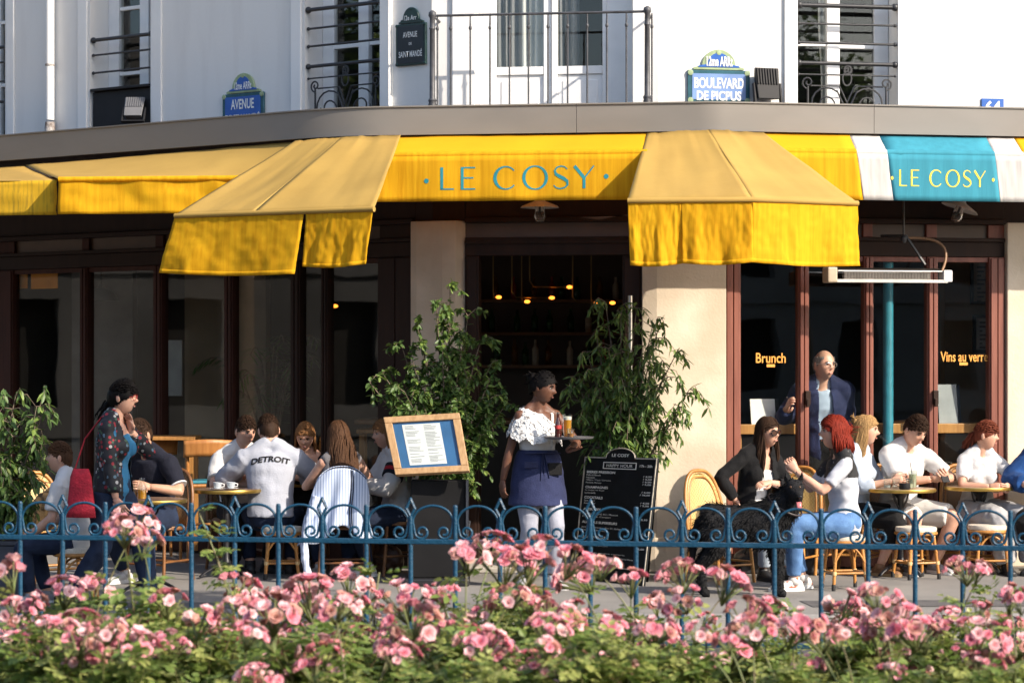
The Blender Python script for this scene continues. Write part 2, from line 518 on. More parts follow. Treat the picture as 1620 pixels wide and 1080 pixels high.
def grille(win, fr, u0, u1, z0, zm, v):
    """the scrolled cast panel under the lowest bar"""
    mb = MB(); w = u1 - u0; cu = (u0 + u1) / 2
    P = lambda q: fr.p(q[0], v, q[1])
    tb = lambda pts, r=0.008: mb.tube([P(q) for q in pts], r, 5, caps=True)
    h = zm - z0
    for s in (-1, 1):
        X = lambda a: cu + s * a
        tb([(X(w * .5 - .07), z0), (X(w * .5 - .07), zm - .09)], .009)
        tb(spiral((X(w * .5 - .07), zm - .06), .055, 1.4, -math.pi / 2, s))
        tb(spiral((X(w * .23), z0 + h * .52), h * .30, 1.6, math.pi * .75 if s > 0 else math.pi * .25, -s))
        tb(spiral((X(w * .23), z0 + h * .10), h * .22, 1.5, -math.pi / 2, s))
        tb([(X(w * .5 - .10), zm - .085), (X(w * .08), zm - .085), (X(-w * .16), z0)])
        tb([(X(w * .11), zm - .12), (X(-w * .12), z0)])
        tb([(X(w * .34), z0 + h * .55), (X(w * .40), z0 + h * .30), (X(w * .34), z0 + h * .1)])
        # leaf tip
        q = [(X(w * .36), z0 + h * .26), (X(w * .40), z0 + h * .36), (X(w * .44), z0 + h * .27), (X(w * .40), z0 + h * .17)]
        if s < 0: q = q[::-1]
        fprism(mb, fr, q, v - .006, v + .006)
    loop = [(cu + .04 * math.sin(a), zm - .02 + .06 * math.cos(a)) for a in [2 * math.pi * i / 16 for i in range(17)]]
    tb(loop); tb(spiral((cu, zm + .06), .04, 1.5, -math.pi / 2, 1)); tb(spiral((cu, zm + .05), .05, 1.2, math.pi / 2, -1))
    mb.build('iron_grille', MT['iron'], win, smooth=60)

def window(fr, h, stiles, panes, transoms, bars, side, knob_px, name='window', gz=None, vwin=-0.24, sill=None):
    """a casement with white frame, dark panes, and round iron safety bars"""
    u0, u1, z0, z1 = h
    mb = MB()
    mb.fbox(fr, u0 + .002, u1 - .002, vwin - .05, vwin, z0, z0 + .10)
    for a, b, d in stiles:
        mb.fbox(fr, a, b, vwin - .045, vwin + d, z0, z1)
    for a, b, z in transoms:
        mb.fbox(fr, a + .001, b - .001, vwin - .04, vwin - .004, z - .018, z + .018)
    win = mb.build(name, MT['whitewood'], BLD, bevel=0.005)
    for a, b in panes:
        mb = MB(); mb.fbox(fr, a - .01, b + .01, vwin - .033, vwin - .027, z0 + .04, z1); mb.build('pane', MT['glass'], win)
    mb = MB(); mb.fbox(fr, u0 - .2, u1 + .2, vwin - 1.6, vwin - 1.55, z0 - .3, z1 + .3)
    mb.fbox(fr, u0 - .2, u1 + .2, vwin - 1.55, vwin - .06, z0 - .3, z0 - .2)
    mb.fbox(fr, u0 - .25, u0 - .2, vwin - 1.6, vwin - .25, z0 - .3, z1); mb.fbox(fr, u1 + .2, u1 + .25, vwin - 1.6, vwin - .25, z0 - .3, z1)
    mb.build('room_behind', MT['dim'], win)
    for z, r in bars:
        mb = MB()
        a, b = u0 - .03 if side > 0 else u0 + .015, u1 + .03 if side < 0 else u1 - .015
        a, b = u0 + .02, u1 - .02
        vb = -0.03
        mb.tube([fr.p(a, vb, z), fr.p(b, vb, z)], r, 8)
        for e in (a, b): mb.ell(fr.p(e, vb, z), (r * 1.7,) * 3, 8, 6)
        mb.build('safety_bar', MT['iron'], win, smooth=60)
    return win
zc = lambda fr, px, py, v=0: fr.hit(px, py, v)[1]
# window A (left facade, above the black box)
u0, u1, z0, z1 = hA
wl = -0.24
wA = window(UL, hA, [(u0 + .004, UL.u(188, wl), .0), (UL.u(222, wl), UL.u(236, wl), .01)], [(UL.u(189, wl), UL.u(222, wl)), (UL.u(236, wl), u1 - .01)],
            [(UL.u(189, wl), UL.u(222, wl), zc(UL, 205, 13, wl)), (UL.u(189, wl), UL.u(222, wl), zc(UL, 205, 116, wl))],
            [(zc(UL, 160, 62), .018), (zc(UL, 160, 86), .010), (zc(UL, 160, 114), .010)], 1, 0)
mb = MB(); zb = zc(UL, 190, 142); mb.fbox(UL, u0 + .02, u1 - .004, -.2, -.02, 3.7, zb)
mb.fbox(UL, u0 + .02, u1 - .004, -.2, 0.02, zb + .003, zb + .03)
mb.build('window_box', MT['blackplastic'], wA, bevel=.006)
# window B
u0, u1, z0, z1 = hB
wB = window(UL, hB, [(u0 + .004, UL.u(528, wl), .0), (UL.u(568, wl), UL.u(584, wl), .01)], [(UL.u(528, wl), UL.u(568, wl)), (UL.u(584, wl), u1 - .01)],
            [(UL.u(528, wl), UL.u(568, wl), zc(UL, 548, 73, wl)), (UL.u(584, wl), u1 - .01, zc(UL, 590, 68, wl))],
            [(zc(UL, 500, 14), .018), (zc(UL, 500, 44), .010), (zc(UL, 500, 72), .010), (zc(UL, 500, 104), .016), (zc(UL, 500, 123), .007)], 1, 0)
grille(wB, UL, u0 + .03, u1 - .01, 3.74, zc(UL, 500, 123) - .01, -.03)
# far left window
window(UL, h0, [(UL.u(-30, wl), UL.u(1, wl), .0)], [(h0[0] + .01, UL.u(-30, wl)), (UL.u(1, wl), h0[1] - .01)], [(UL.u(1, wl), h0[1] - .01, zc(UL, 4, 36, wl)), (UL.u(1, wl), h0[1] - .01, zc(UL, 4, 135, wl))],
       [(zc(UL, 4, 74), .018), (zc(UL, 4, 98), .010), (zc(UL, 4, 128), .010), (zc(UL, 4, 160), .016)], 1, 0)
# window C (right facade)
u0, u1, z0, z1 = hC
wC = window(UR, hC, [(UR.u(1308, wl), UR.u(1328, wl), .012), (UR.u(1383, wl), u1 - .004, .0), (u0 + .004, u0 + .02, 0)],
            [(u0 + .02, UR.u(1308, wl)), (UR.u(1328, wl), UR.u(1383, wl))],
            [(u0 + .02, UR.u(1308, wl), zc(UR, 1290, 70, wl)), (UR.u(1328, wl), UR.u(1383, wl), zc(UR, 1350, 74, wl))],
            [(zc(UR, 1400, 11), .020), (zc(UR, 1400, 40), .009), (zc(UR, 1400, 70), .011), (zc(UR, 1400, 102), .017), (zc(UR, 1400, 120), .007)], -1, 0)
grille(wC, UR, u0 + .03, u1 - .03, 3.74, zc(UR, 1400, 120) - .01, -.03)
mb = MB(); mb.grid(lambda a, b: UR.p(UR.u(1300, -.36) - .02 + .10 * a + .015 * math.sin(b * 9), -.36 + .02 * math.sin(a * 14), 3.8 + 2 * b), 10, 8)
mb.build('curtain', MT['whitecanvas'], wC, smooth=180)

# french door on the corner
u0, u1, z0, z1 = hD
wl = -0.22
mb = MB()
S = lambda a, b, d=0.0, lo=3.66, hi=6.2: mb.fbox(UC, UC.u(a, wl), UC.u(b, wl), wl - .05, wl + d, lo, hi)
mb.fbox(UC, u0 + .002, UC.u(776, wl), wl - .05, wl + .02, 3.66, 6.2)
S(776.5, 785); S(860, 872); S(873, 882, .02); S(953, 960); mb.fbox(UC, UC.u(960.5, wl), u1 - .002, wl - .05, wl + .02, 3.66, 6.2)
zr = zc(UC, 820, 106, wl)
for a, b in ((785.3, 859.7), (882.3, 952.7)):
    mb.fbox(UC, UC.u(a, wl), UC.u(b, wl), wl - .05, wl - .004, zr - .07, zr)
    mb.fbox(UC, UC.u(a, wl), UC.u(b, wl), wl - .05, wl - .022, 3.66, zr - .071)
    mb.fbox(UC, UC.u(a + 8, wl), UC.u(b - 8, wl), wl - .021, wl - .012, 3.72, zr - .12)
door = mb.build('french_door', MT['whitewood'], BLD, bevel=.004)
for a, b in ((784, 861), (881, 954)):
    mb = MB(); mb.fbox(UC, UC.u(a, wl), UC.u(b, wl), wl - .035, wl - .03, zr - .01, 6.2); mb.build('pane', MT['glass'], door)
mb = MB(); mb.fbox(UC, u0 - .2, u1 + .2, -2.0, -1.9, 3.5, 6.4); mb.fbox(UC, u0 - .2, u0 - .15, -1.9, -.3, 3.5, 6.3); mb.fbox(UC, u1 + .15, u1 + .2, -1.9, -.3, 3.5, 6.3)
mb.build('room_behind', MT['dim'], door)
def curtain(a, b, col, amp, v, fold):
    mb = MB()
    ua, ub = UC.u(a, v), UC.u(b, v)
    mb.grid(lambda s, t: UC.p(ua + (ub - ua) * s + .02 * (1 - t) * math.sin(s * 9), v + amp * math.sin(s * fold * 6.28 + .6 * math.sin(3 * t)), 3.7 + 2.5 * t), 60, 6)
    mb.build('curtain', col, door, smooth=180)
greyc = pm('grey curtain', (0.20, 0.20, 0.21), .9, var=.1, scale=3); whitec = pm('white voile curtain', (0.62, 0.62, 0.60), .9, var=.05, scale=3)
curtain(786, 835, greyc, .03, -.34, 4); curtain(826, 866, whitec, .025, -.32, 3.5); curtain(884, 916, greyc, .03, -.34, 3)
# balcony railing
zbt = zc(UC, 850, 22, .36); vb = .36
bal = bpy.data.objects.new('balcony_railing', None); COL.objects.link(bal); bal.parent = BLD; bal.matrix_parent_inverse = world_of(BLD).inverted()
ua, ub = UC.u(684, vb), UC.u(1024, vb)
mb = MB(); mb.tube([UC.p(ua, vb, zbt), UC.p(ub, vb, zbt)], .011, 8)
for e in (ua, ub): mb.tube([UC.p(e, vb, zbt), UC.p(e, 0.0, zbt)], .010, 8)
mb.build('top_rail', MT['ironrail'], bal, smooth=60)
for e in (ua, ub):
    mb = MB()
    zz = 3.66
    mb.lathe([(.034, zz), (.034, zz + .04), (.036, zz + .05), (.036, zz + .30), (.030, zz + .32), (.036, zz + .34), (.024, zz + .36), (.022, zbt - .12), (.028, zbt - .11), (.022, zbt - .09), (.022, zbt - .02), (.034, zbt), (.030, zbt + .03), (.01, zbt + .045)], 12, M=TR(*UC.p(e, vb, 0)))
    mb.build('corner_post', MT['ironrail'], bal, smooth=45)
for px in (692, 713, 744, 775, 806, 836, 867, 898, 929, 960, 991, 1031):
    mb = MB(); e = UC.u(px, vb if px < 1026 else vb - .1); vv = vb if px < 1026 else vb - .12
    mb.tube([UC.p(e, vv, 3.66), UC.p(e, vv, zbt - .10), UC.p(e, vv, zbt)], [.0085, .0085, .007], 6)
    mb.ell(UC.p(e, vv, zbt - .11), (.014, .014, .022), 8, 6)
    mb.build('baluster', MT['ironrail'], bal, smooth=60)
mb = MB(); mb.fbox(UC, ua - .05, ub + .05, 0.001, vb + .04, 3.60, 3.66); mb.build('balcony_slab', MT['trim'], bal)

# ---------------------------------------------------------------- fascia (metal edge of the awning canopy)
def bez(p, q, r, n):
    return [(1 - t) ** 2 * p + 2 * t * (1 - t) * q + t * t * r for t in [i / n for i in range(n + 1)]]
f1, f2 = Vector(F1), Vector(F2)
line = [f1 - FL.d * 9] + bez(f1 - FL.d * .42, f1, f1 + FC.d * .42, 10) + [FC.p(FC.u(912), 0, 0).xy] + bez(f2 - FC.d * .12, f2, f2 + FRT.d * .12, 6) + [FRT.p(FRT.u(1383), 0, 0).xy, f2 + FRT.d * 7]
line = [Vector(q) for q in line]
def off_line(pts, d):
    out = []
    for i, p in enumerate(pts):
        a = (pts[i] - pts[i - 1]).normalized() if i else (pts[1] - pts[0]).normalized()
        b = (pts[i + 1] - pts[i]).normalized() if i < len(pts) - 1 else a
        n = (Vector((a.y, -a.x)) + Vector((b.y, -b.x))).normalized()
        out.append(p + n * d)
    return out
def strip(pts, d0, d1, z0, z1, name, mat, bevel=.006):
    A, B = off_line(pts, d1), off_line(pts, d0); mb = MB(); n = len(pts)
    vs = [(*q, z0) for q in A] + [(*q, z1) for q in A] + [(*q, z0) for q in B] + [(*q, z1) for q in B]
    fs = []
    for i in range(n - 1):
        fs += [(i, i + 1, n + i + 1, n + i), (n + i, n + i + 1, 3 * n + i + 1, 3 * n + i), (2 * n + i + 1, 2 * n + i, 3 * n + i, 3 * n + i + 1), (2 * n + i, 2 * n + i + 1, i + 1, i)]
    fs += [(0, n, 3 * n, 2 * n), (n - 1, 3 * n - 1, 4 * n - 1, 2 * n - 1)]
    mb.add(vs, fs)
    return mb.build(name, mat, BLD, smooth=35)
def cut(pts, i0, i1, e0=0.002, e1=0.002):
    q = [p.copy() for p in pts[i0:i1 + 1]]
    q[0] += (q[1] - q[0]).normalized() * e0; q[-1] -= (q[-1] - q[-2]).normalized() * e1
    return q
iM = 12; iN = len(line) - 2
for a, b in ((0, iM), (iM, iN), (iN, len(line) - 1)):
    strip(cut(line, a, b), -.05, 0, ZF0, ZF1, 'fascia_panel', MT['fascia'])
    strip(cut(line, a, b), -.035, .012, ZF1 + .002, ZF1 + .014, 'fascia_drip_edge', MT['fascia'])
# soffit of the canopy
mb = MB()
wl_pts = [UL.p(-9, 0.0, 0).xy, K1, K2, UR.p(7, 0.0, 0).xy]
ln = off_line(line, -.05)
front = [(q.x, q.y) for q in ln]
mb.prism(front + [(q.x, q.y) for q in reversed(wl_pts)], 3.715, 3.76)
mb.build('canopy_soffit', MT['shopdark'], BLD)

# ---------------------------------------------------------------- shopfront
Zp0, Zp1 = 0.02, 2.70
def shopfront(fr, outer, muls, panes, beam=True, lowrail=.28, wood='shopwood'):
    u0, u1 = outer
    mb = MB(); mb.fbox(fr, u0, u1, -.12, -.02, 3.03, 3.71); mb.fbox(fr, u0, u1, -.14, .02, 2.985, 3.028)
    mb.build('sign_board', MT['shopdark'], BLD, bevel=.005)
    mb = MB(); mb.fbox(fr, u0, u1, -.11, -.01, Zp1 + .002, Zp1 + .13); mb.fbox(fr, u0, u1, -.115, .01, Zp1 + .132, Zp1 + .165)
    mb.build('transom_bar', MT['shopdark'], BLD, bevel=.005)
    for a, b, m in muls:
        mb = MB(); mb.fbox(fr, a, b, -.09, 0.0, Zp0, Zp1)
        w = b - a
        if w > .07:
            mb.fbox(fr, a + .012, a + w * .5 - .004, 0.0, .02, Zp0, Zp1 - .01); mb.fbox(fr, a + w * .5 + .004, b - .012, 0.0, .016, Zp0, Zp1 - .01)
        mb.fbox(fr, a, b, -.09, -.02, Zp1 + .166, 2.984)
        mb.build('mullion', MT[m], BLD, bevel=.005)
    for a, b in panes:
        mb = MB()
        mb.fbox(fr, a + .001, b - .001, -.07, -.02, Zp0, lowrail); mb.build('bottom_panel', MT[wood], BLD, bevel=.004)
        mb = MB(); mb.fbox(fr, a + .001, b - .001, -.07, -.02, Zp1 - .045, Zp1 - .001)
        mb.build('sash_rail', MT[wood], BLD, bevel=.004)
        mb = MB(); mb.fbox(fr, a + .001, b - .001, -.05, -.044, lowrail, Zp1 - .045); mb.build('pane', MT['glass'], BLD)
        mb = MB(); mb.fbox(fr, a + .001, b - .001, -.06, -.054, Zp1 + .166, 2.984); mb.build('transom_panel', MT['transom'], BLD)
MT['transom'] = pm('brown glazed transom', (0.085, 0.048, 0.028), 0.35, var=.2, scale=3)
# right facade
e = [UR.u(p) for p in (1147, 1172, 1263, 1280, 1367, 1382, 1467, 1484, 1565, 1590)]
shopfront(UR, (e[0], e[9]), [(e[0], e[1], 'shopwood'), (e[2], e[3], 'shopwood'), (e[4], e[5], 'shopwood'), (e[6], e[7], 'shopwood'), (e[8], e[9], 'shopwood')],
          [(e[1], e[2]), (e[3], e[4]), (e[5], e[6]), (e[7], e[8])])
# left facade
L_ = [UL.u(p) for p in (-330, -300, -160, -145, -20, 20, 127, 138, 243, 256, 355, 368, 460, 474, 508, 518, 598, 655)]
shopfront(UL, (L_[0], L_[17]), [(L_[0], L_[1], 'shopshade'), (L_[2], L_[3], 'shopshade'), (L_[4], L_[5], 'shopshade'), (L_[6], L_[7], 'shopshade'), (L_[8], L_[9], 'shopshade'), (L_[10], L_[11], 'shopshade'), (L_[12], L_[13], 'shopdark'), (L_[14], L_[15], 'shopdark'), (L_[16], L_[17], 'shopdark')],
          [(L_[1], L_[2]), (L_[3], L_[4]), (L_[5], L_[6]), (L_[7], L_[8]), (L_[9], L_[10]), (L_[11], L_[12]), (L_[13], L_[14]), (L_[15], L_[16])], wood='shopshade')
# door frame on the corner
c0, c1, c2, c3 = UC.u(735), UC.u(757), UC.u(984), UC.u(1016)
mb = MB(); mb.fbox(UC, c0, c3, -.14, -.03, 3.03, 3.71); mb.fbox(UC, c0, c3, -.15, .0, 2.985, 3.028); mb.build('sign_board', MT['shopdark'], BLD, bevel=.005)
mb = MB(); mb.fbox(UC, c0, c3, -.10, -.05, 2.86, 2.983); mb.build('transom_panel', MT['transom'], BLD)
mb = MB(); mb.fbox(UC, c0, c3, -.13, -.02, 2.70, 2.858); mb.fbox(UC, c0, c3, -.13, .0, 2.80, 2.83); mb.build('transom_bar', MT['shopdark'], BLD, bevel=.005)
for a, b in ((c0, c1), (c2, c3)):
    mb = MB(); mb.fbox(UC, a, b, -.16, -.02, 0, 2.698); mb.fbox(UC, a + .02, b - .02, -.02, .0, 0.1, 2.68); mb.build('door_jamb', MT['shopdark'], BLD, bevel=.006)
mb = MB(); mb.tube([UC.p(UC.u(998), .06, z) for z in (0.9, 2.35)], .022, 8); mb.build('grab_pipe', MT['steel'], BLD, smooth=60)
mb = MB(); mb.fbox(UC, c0, c3, -.5, .02, 0, .10); mb.fbox(UC, c1, c2, -.45, .32, 0, .05); mb.build('door_step', pm('worn pale stone', (0.52, 0.48, 0.42), .8, var=.12, scale=5, bump=.2), BLD, bevel=.012)
# stone piers
def pier(poly, z1, cap, base):
    mb = MB(); mb.prism(poly, 0, z1)
    return mb
def pier_build(pts, z1):
    mb = MB(); mb.prism([(q.x, q.y) for q in pts], 0.0, z1)
    o = mb.build('stone_pier', MT['stone'], BLD, bevel=.008)
    c = sum((q for q in pts), V(0, 0, 0)) / len(pts)
    mb = MB(); mb.prism([((q.x - c.x) * 1.10 + c.x, (q.y - c.y) * 1.10 + c.y) for q in pts], 0.002, .30)
    mb.build('plinth', MT['stone'], o, bevel=.012)
pier_build([UL.p(UL.u(655), -.4, 0), UL.p(UL.u(655), .05, 0), UL.p(-.13, .05, 0), UC.p(.10, .05, 0), UC.p(UC.u(722), .05, 0), UC.p(UC.u(735) - .002, -.05, 0), UC.p(UC.u(735) - .002, -.4, 0)], 3.0)
pier_build([UC.p(c3 + .002, -.4, 0), UC.p(c3 + .002, .05, 0), UC.p(LC, .05, 0), UR.p(.06, .05, 0), UR.p(e[0] - .002, .05, 0), UR.p(e[0] - .002, -.4, 0)], 3.0)
pier_build([UR.p(e[9] + .002, -.4, 0), UR.p(e[9] + .002, .05, 0), UR.p(e[9] + 1.1, .05, 0), UR.p(e[9] + 1.1, -.4, 0)], 3.0)
mb = MB(); mb.fbox(UR, e[9] + 1.1, 7, -.3, 0, 0, 3.0); mb.build('wall', MT['stone'], BLD)
mb = MB(); mb.fbox(UL, -11, L_[0], -.3, 0, 0, 3.7); mb.build('wall', MT['shopdark'], BLD)
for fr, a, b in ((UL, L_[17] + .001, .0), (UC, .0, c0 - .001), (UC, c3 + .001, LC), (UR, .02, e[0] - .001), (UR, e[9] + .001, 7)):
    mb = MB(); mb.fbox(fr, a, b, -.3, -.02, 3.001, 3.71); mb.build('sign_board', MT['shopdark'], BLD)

# interior shell
back = [UR.p(7, -.1, 0), V(8.5, 26.5, 0), V(-.6, 27.2, 0), V(-5.2, 30.6, 0), UL.p(-11, -.1, 0)]
fr_pts = [UL.p(-11, -.1, 0), UL.p(0, -.1, 0), UC.p(LC, -.1, 0), UR.p(7, -.1, 0)]
poly = [(q.x, q.y) for q in fr_pts + back[1:4]]
mb = MB(); mb.prism(poly, 0.0, 0.06); mb.build('inner_floor', MT['tilefloor'], BLD)
mb = MB(); mb.prism(poly, 3.45, 3.58); mb.build('inner_ceiling', MT['dim'], BLD)
mb = MB()
for a, b in zip(back[:-1], back[1:]):
    mb.fbox(Fr(a.xy, b.xy), 0, (b - a).length, -.1, 0, 0, 3.45)
mb.build('inner_wall', MT['dim'], BLD)
# houses and trees across the street, behind the viewer: they show in the window glass
ob = thing('opposite_building', 'pale stone apartment house across the street mirrored in the windows', 'building', (0, -24, 0))
OF = Fr((60, -24), (-40, -24))
facade = pm('grey limestone facade', (0.34, 0.31, 0.27), .9, var=.12, scale=.6, bump=.2, bscale=20)
hs = [[4 + 3.4 * i, 5.3 + 3.4 * i, .9 + 3.3 * j, 3.0 + 3.3 * j] for i in range(28) for j in range(2)]
mb = MB(); wall_panel(mb, OF, 0, 100, -.14, 7.6, .4, hs); mb.build('wall', facade, ob)
for j in range(3):
    mb = MB(); mb.fbox(OF, 0, 100, .0, .12, 3.2 * j + .3, 3.2 * j + .42); mb.build('string_course', facade, ob)
mb = MB(); mb.fbox(OF, 0, 100, -.9, -.7, -.14, 7.6); mb.build('dark_rooms', MT['dim'], ob)
mb = MB(); mb.fbox(OF, 0, 100, -6, .3, 7.6, 8.4); mb.build('roof', pm('zinc roof', (.16, .17, .19), .5), ob)
ob2 = thing('avenue_building', 'grey stone house down the avenue mirrored in the avenue windows', 'building', (-28, 10, 0))
facade2 = pm('dimmed stone facade', (0.12, 0.115, 0.11), .9, var=.25, scale=.5, bump=.2, bscale=20)  # stone colour darkened so its reflection in the avenue panes stays dim
OF2 = Fr((-28, -20), (-28, 45))
hs = [[3 + 3.2 * i, 4.2 + 3.2 * i, .9 + 3.3 * j, 3.0 + 3.3 * j] for i in range(18) for j in range(2)]
mb = MB(); wall_panel(mb, OF2, 0, 65, -.14, 8.2, .4, hs); mb.build('wall', facade2, ob2)
mb = MB(); mb.fbox(OF2, 0, 65, -.9, -.7, -.14, 8.2); mb.build('dark_rooms', MT['dim'], ob2)
for j in range(3):
    mb = MB(); mb.fbox(OF2, 0, 65, .0, .12, 3.2 * j + .3, 3.2 * j + .42); mb.build('string_course', facade2, ob2)
# ================================================================ awnings
def ribbon(mb, pts, w):
    """flat stroke in 2D with per point width -> list of quads, returned as (x,z) verts"""
    n = len(pts); A = []; B = []
    for i in range(n):
        p0 = pts[max(i - 1, 0)]; p1 = pts[min(i + 1, n - 1)]
        t = Vector((p1[0] - p0[0], p1[1] - p0[1])).normalized(); m = Vector((-t.y, t.x))
        q = Vector(pts[i]); A.append(q + m * w[i] / 2); B.append(q - m * w[i] / 2)
    return A, B

def cosy_letters():
    S = []
    S.append(([(.055, 0), (.055, 1)], [.11, .11])); S.append(([(.0, .025), (.62, .025)], [.05, .05]))
    x = .95
    S.append(([(x + .055, 0), (x + .055, 1)], [.11, .11]))
    for z, l in ((.025, .66), (.52, .58), (.975, .66)): S.append(([(x, z), (x + l, z)], [.05, .05]))
    def arc(cx, cz, rx, rz, a0, a1, n, wmin, wmax):
        pts = []; w = []
        for i in range(n + 1):
            a = R(a0 + (a1 - a0) * i / n)
            pts.append((cx + rx * math.cos(a), cz + rz * math.sin(a))); w.append(wmin + (wmax - wmin) * abs(math.cos(a)) ** 1.4)
        return pts, w
    p, w = arc(3.02, .5, .50, .50, 40, 320, 28, .045, .13); S.append((p, [min(q, .05) if i < 4 or i > 24 else q for i, q in enumerate(w)]))
    S.append(arc(4.37, .5, .52, .51, 0, 360, 40, .045, .12))
    sp = [(5.84, .86), (5.72, .97), (5.55, 1.0), (5.36, .94), (5.27, .79), (5.33, .64), (5.5, .54), (5.68, .45), (5.84, .33), (5.86, .18), (5.74, .05), (5.52, .0), (5.34, .04), (5.22, .15)]
    sw = [.04, .045, .05, .06, .08, .11, .13, .13, .11, .08, .06, .05, .045, .04]
    S.append((sp, sw))
    S.append(([(6.17, 1.0), (6.60, .48)], [.12, .12])); S.append(([(7.06, 1.0), (6.62, .46)], [.05, .05])); S.append(([(6.61, 0), (6.61, .52)], [.11, .11]))
    return S

def cosy_text(pos, mat, parent, dots):
    """pos(a,b): a 0..7.07 along, b 0..1 cap height -> world"""
    S = cosy_letters(); k = 0; objs = []
    targets = [c for c in parent.children if c.name.startswith('valance')]
    def done(mb, name):
        o = mb.build(name, mat, parent)
        bm = bmesh.new(); bm.from_mesh(o.data); bmesh.ops.subdivide_edges(bm, edges=[e for e in bm.edges if e.calc_length() > .05], cuts=6, use_grid_fill=True); bm.to_mesh(o.data); bm.free()
        press(o, targets)
    for cnt in (2, 4, 1, 1, 1, 3):                               # L E C O S Y
        mb = MB()
        for q_, (pts, w) in enumerate(S[k:k + cnt]):
            A, B = ribbon(None, pts, [x * 1.2 for x in w])
            vs = [pos(*q) for q in A] + [pos(*q) for q in B]; n = len(pts)
            mb.add(vs, [(n + i, n + i + 1, i + 1, i) for i in range(n - 1)])
        k += cnt; done(mb, 'letter')
    for d in dots:
        c = [(d[0] + .11 * math.cos(q * math.pi / 8), d[1] + .11 * math.sin(q * math.pi / 8)) for q in range(16)]
        mb = MB(); mb.add([pos(*q) for q in c], [tuple(range(16))]); done(mb, 'dot')

def press(o, targets, off=.004):
    """lay flat print onto the cloth it is printed on"""
    vs = []; fs = []
    for t in targets:
        b = len(vs); vs += [v.co.copy() for v in t.data.vertices]; fs += [tuple(b + i for i in p.vertices) for p in t.data.polygons]
    bv = BVHTree.FromPolygons(vs, fs)
    for v in o.data.vertices:
        d = Vector((v.co.x, v.co.y, v.co.z - EYE)).normalized() * 1.0; d.z = 0; d.normalize()
        h = bv.ray_cast(v.co - d * .5, d)
        if h[0] is not None: v.co = h[0] - d * off

def patch(mb, P00, P10, P11, P01, nu, nv, amp=0.0, seed=0, fn=None, mi=0, fine=1.0):
    """bilinear cloth patch; corners: bottom-left, bottom-right, top-right, top-left"""
    nrm = (P10 - P00).cross(P01 - P00).normalized()
    def f(a, b):
        q = P00 * (1 - a) * (1 - b) + P10 * a * (1 - b) + P11 * a * b + P01 * (1 - a) * b
        e = amp * noise.noise(V(a * 5 * fine + seed, b * 2.2, seed * 1.7)) + amp * .5 * noise.noise(V(a * 13 * fine, b * 3 + seed, seed))
        q = q + nrm * e
        if fn: q = q + fn(a, b, nrm)
        return q
    mb.grid(f, nu, nv, mi)

def hem(mb, pts, h, d, mi=0):
    pass

# --- middle awning with LE COSY
vb = .34
AWM = thing('doorway_awning', 'yellow awning lettered LE COSY in teal over the corner doorway', 'awning', FC.p(FC.u(810), 0, 3.6))
uL, uR = FC.u(560, vb), FC.u(1024, vb)
zt, zb_ = FC.hit(820, 244, vb)[1], FC.hit(800, 318, vb)[1]
mb = MB(); patch(mb, FC.p(uL, vb, zt + .02), FC.p(uR, vb, zt + .02), FC.p(uR, -.04, 3.69), FC.p(uL, -.04, 3.69), 40, 6, .006, 3)
mb.build('canopy', MT['canvasroof'], AWM, smooth=180, solid=.003)
mb = MB(); mb.tube([FC.p(uL, vb, zt), FC.p(uR, vb, zt)], .028, 12); mb.build('front_bar', MT['canvas'], AWM, smooth=60)
mb = MB()
def vfn(a, b, n): return n * ((1 - b) ** 1.5) * .012 * math.sin(a * 26) - n * 0.0
patch(mb, FC.p(uL, vb + .03, zb_), FC.p(uR, vb + .03, zb_), FC.p(uR, vb + .028, zt - .01), FC.p(uL, vb + .028, zt - .01), 90, 8, .006, 8, vfn)
mb.build('valance', MT['canvas'], AWM, smooth=180, solid=.003)
vt = vb + .062
uA, zA = FC.hit(697, 300, vt); uB, _ = FC.hit(940, 294, vt)
_, zA1 = FC.hit(697, 264.5, vt)
sc_ = (uB - uA) / 7.07; hh = zA1 - zA
def pos(a, b): return FC.p(uA + a * sc_, vt, zA + b * hh)
cosy_text(pos, MT['tealprint'], AWM, [(-.66, .40), (7.62, .52)])

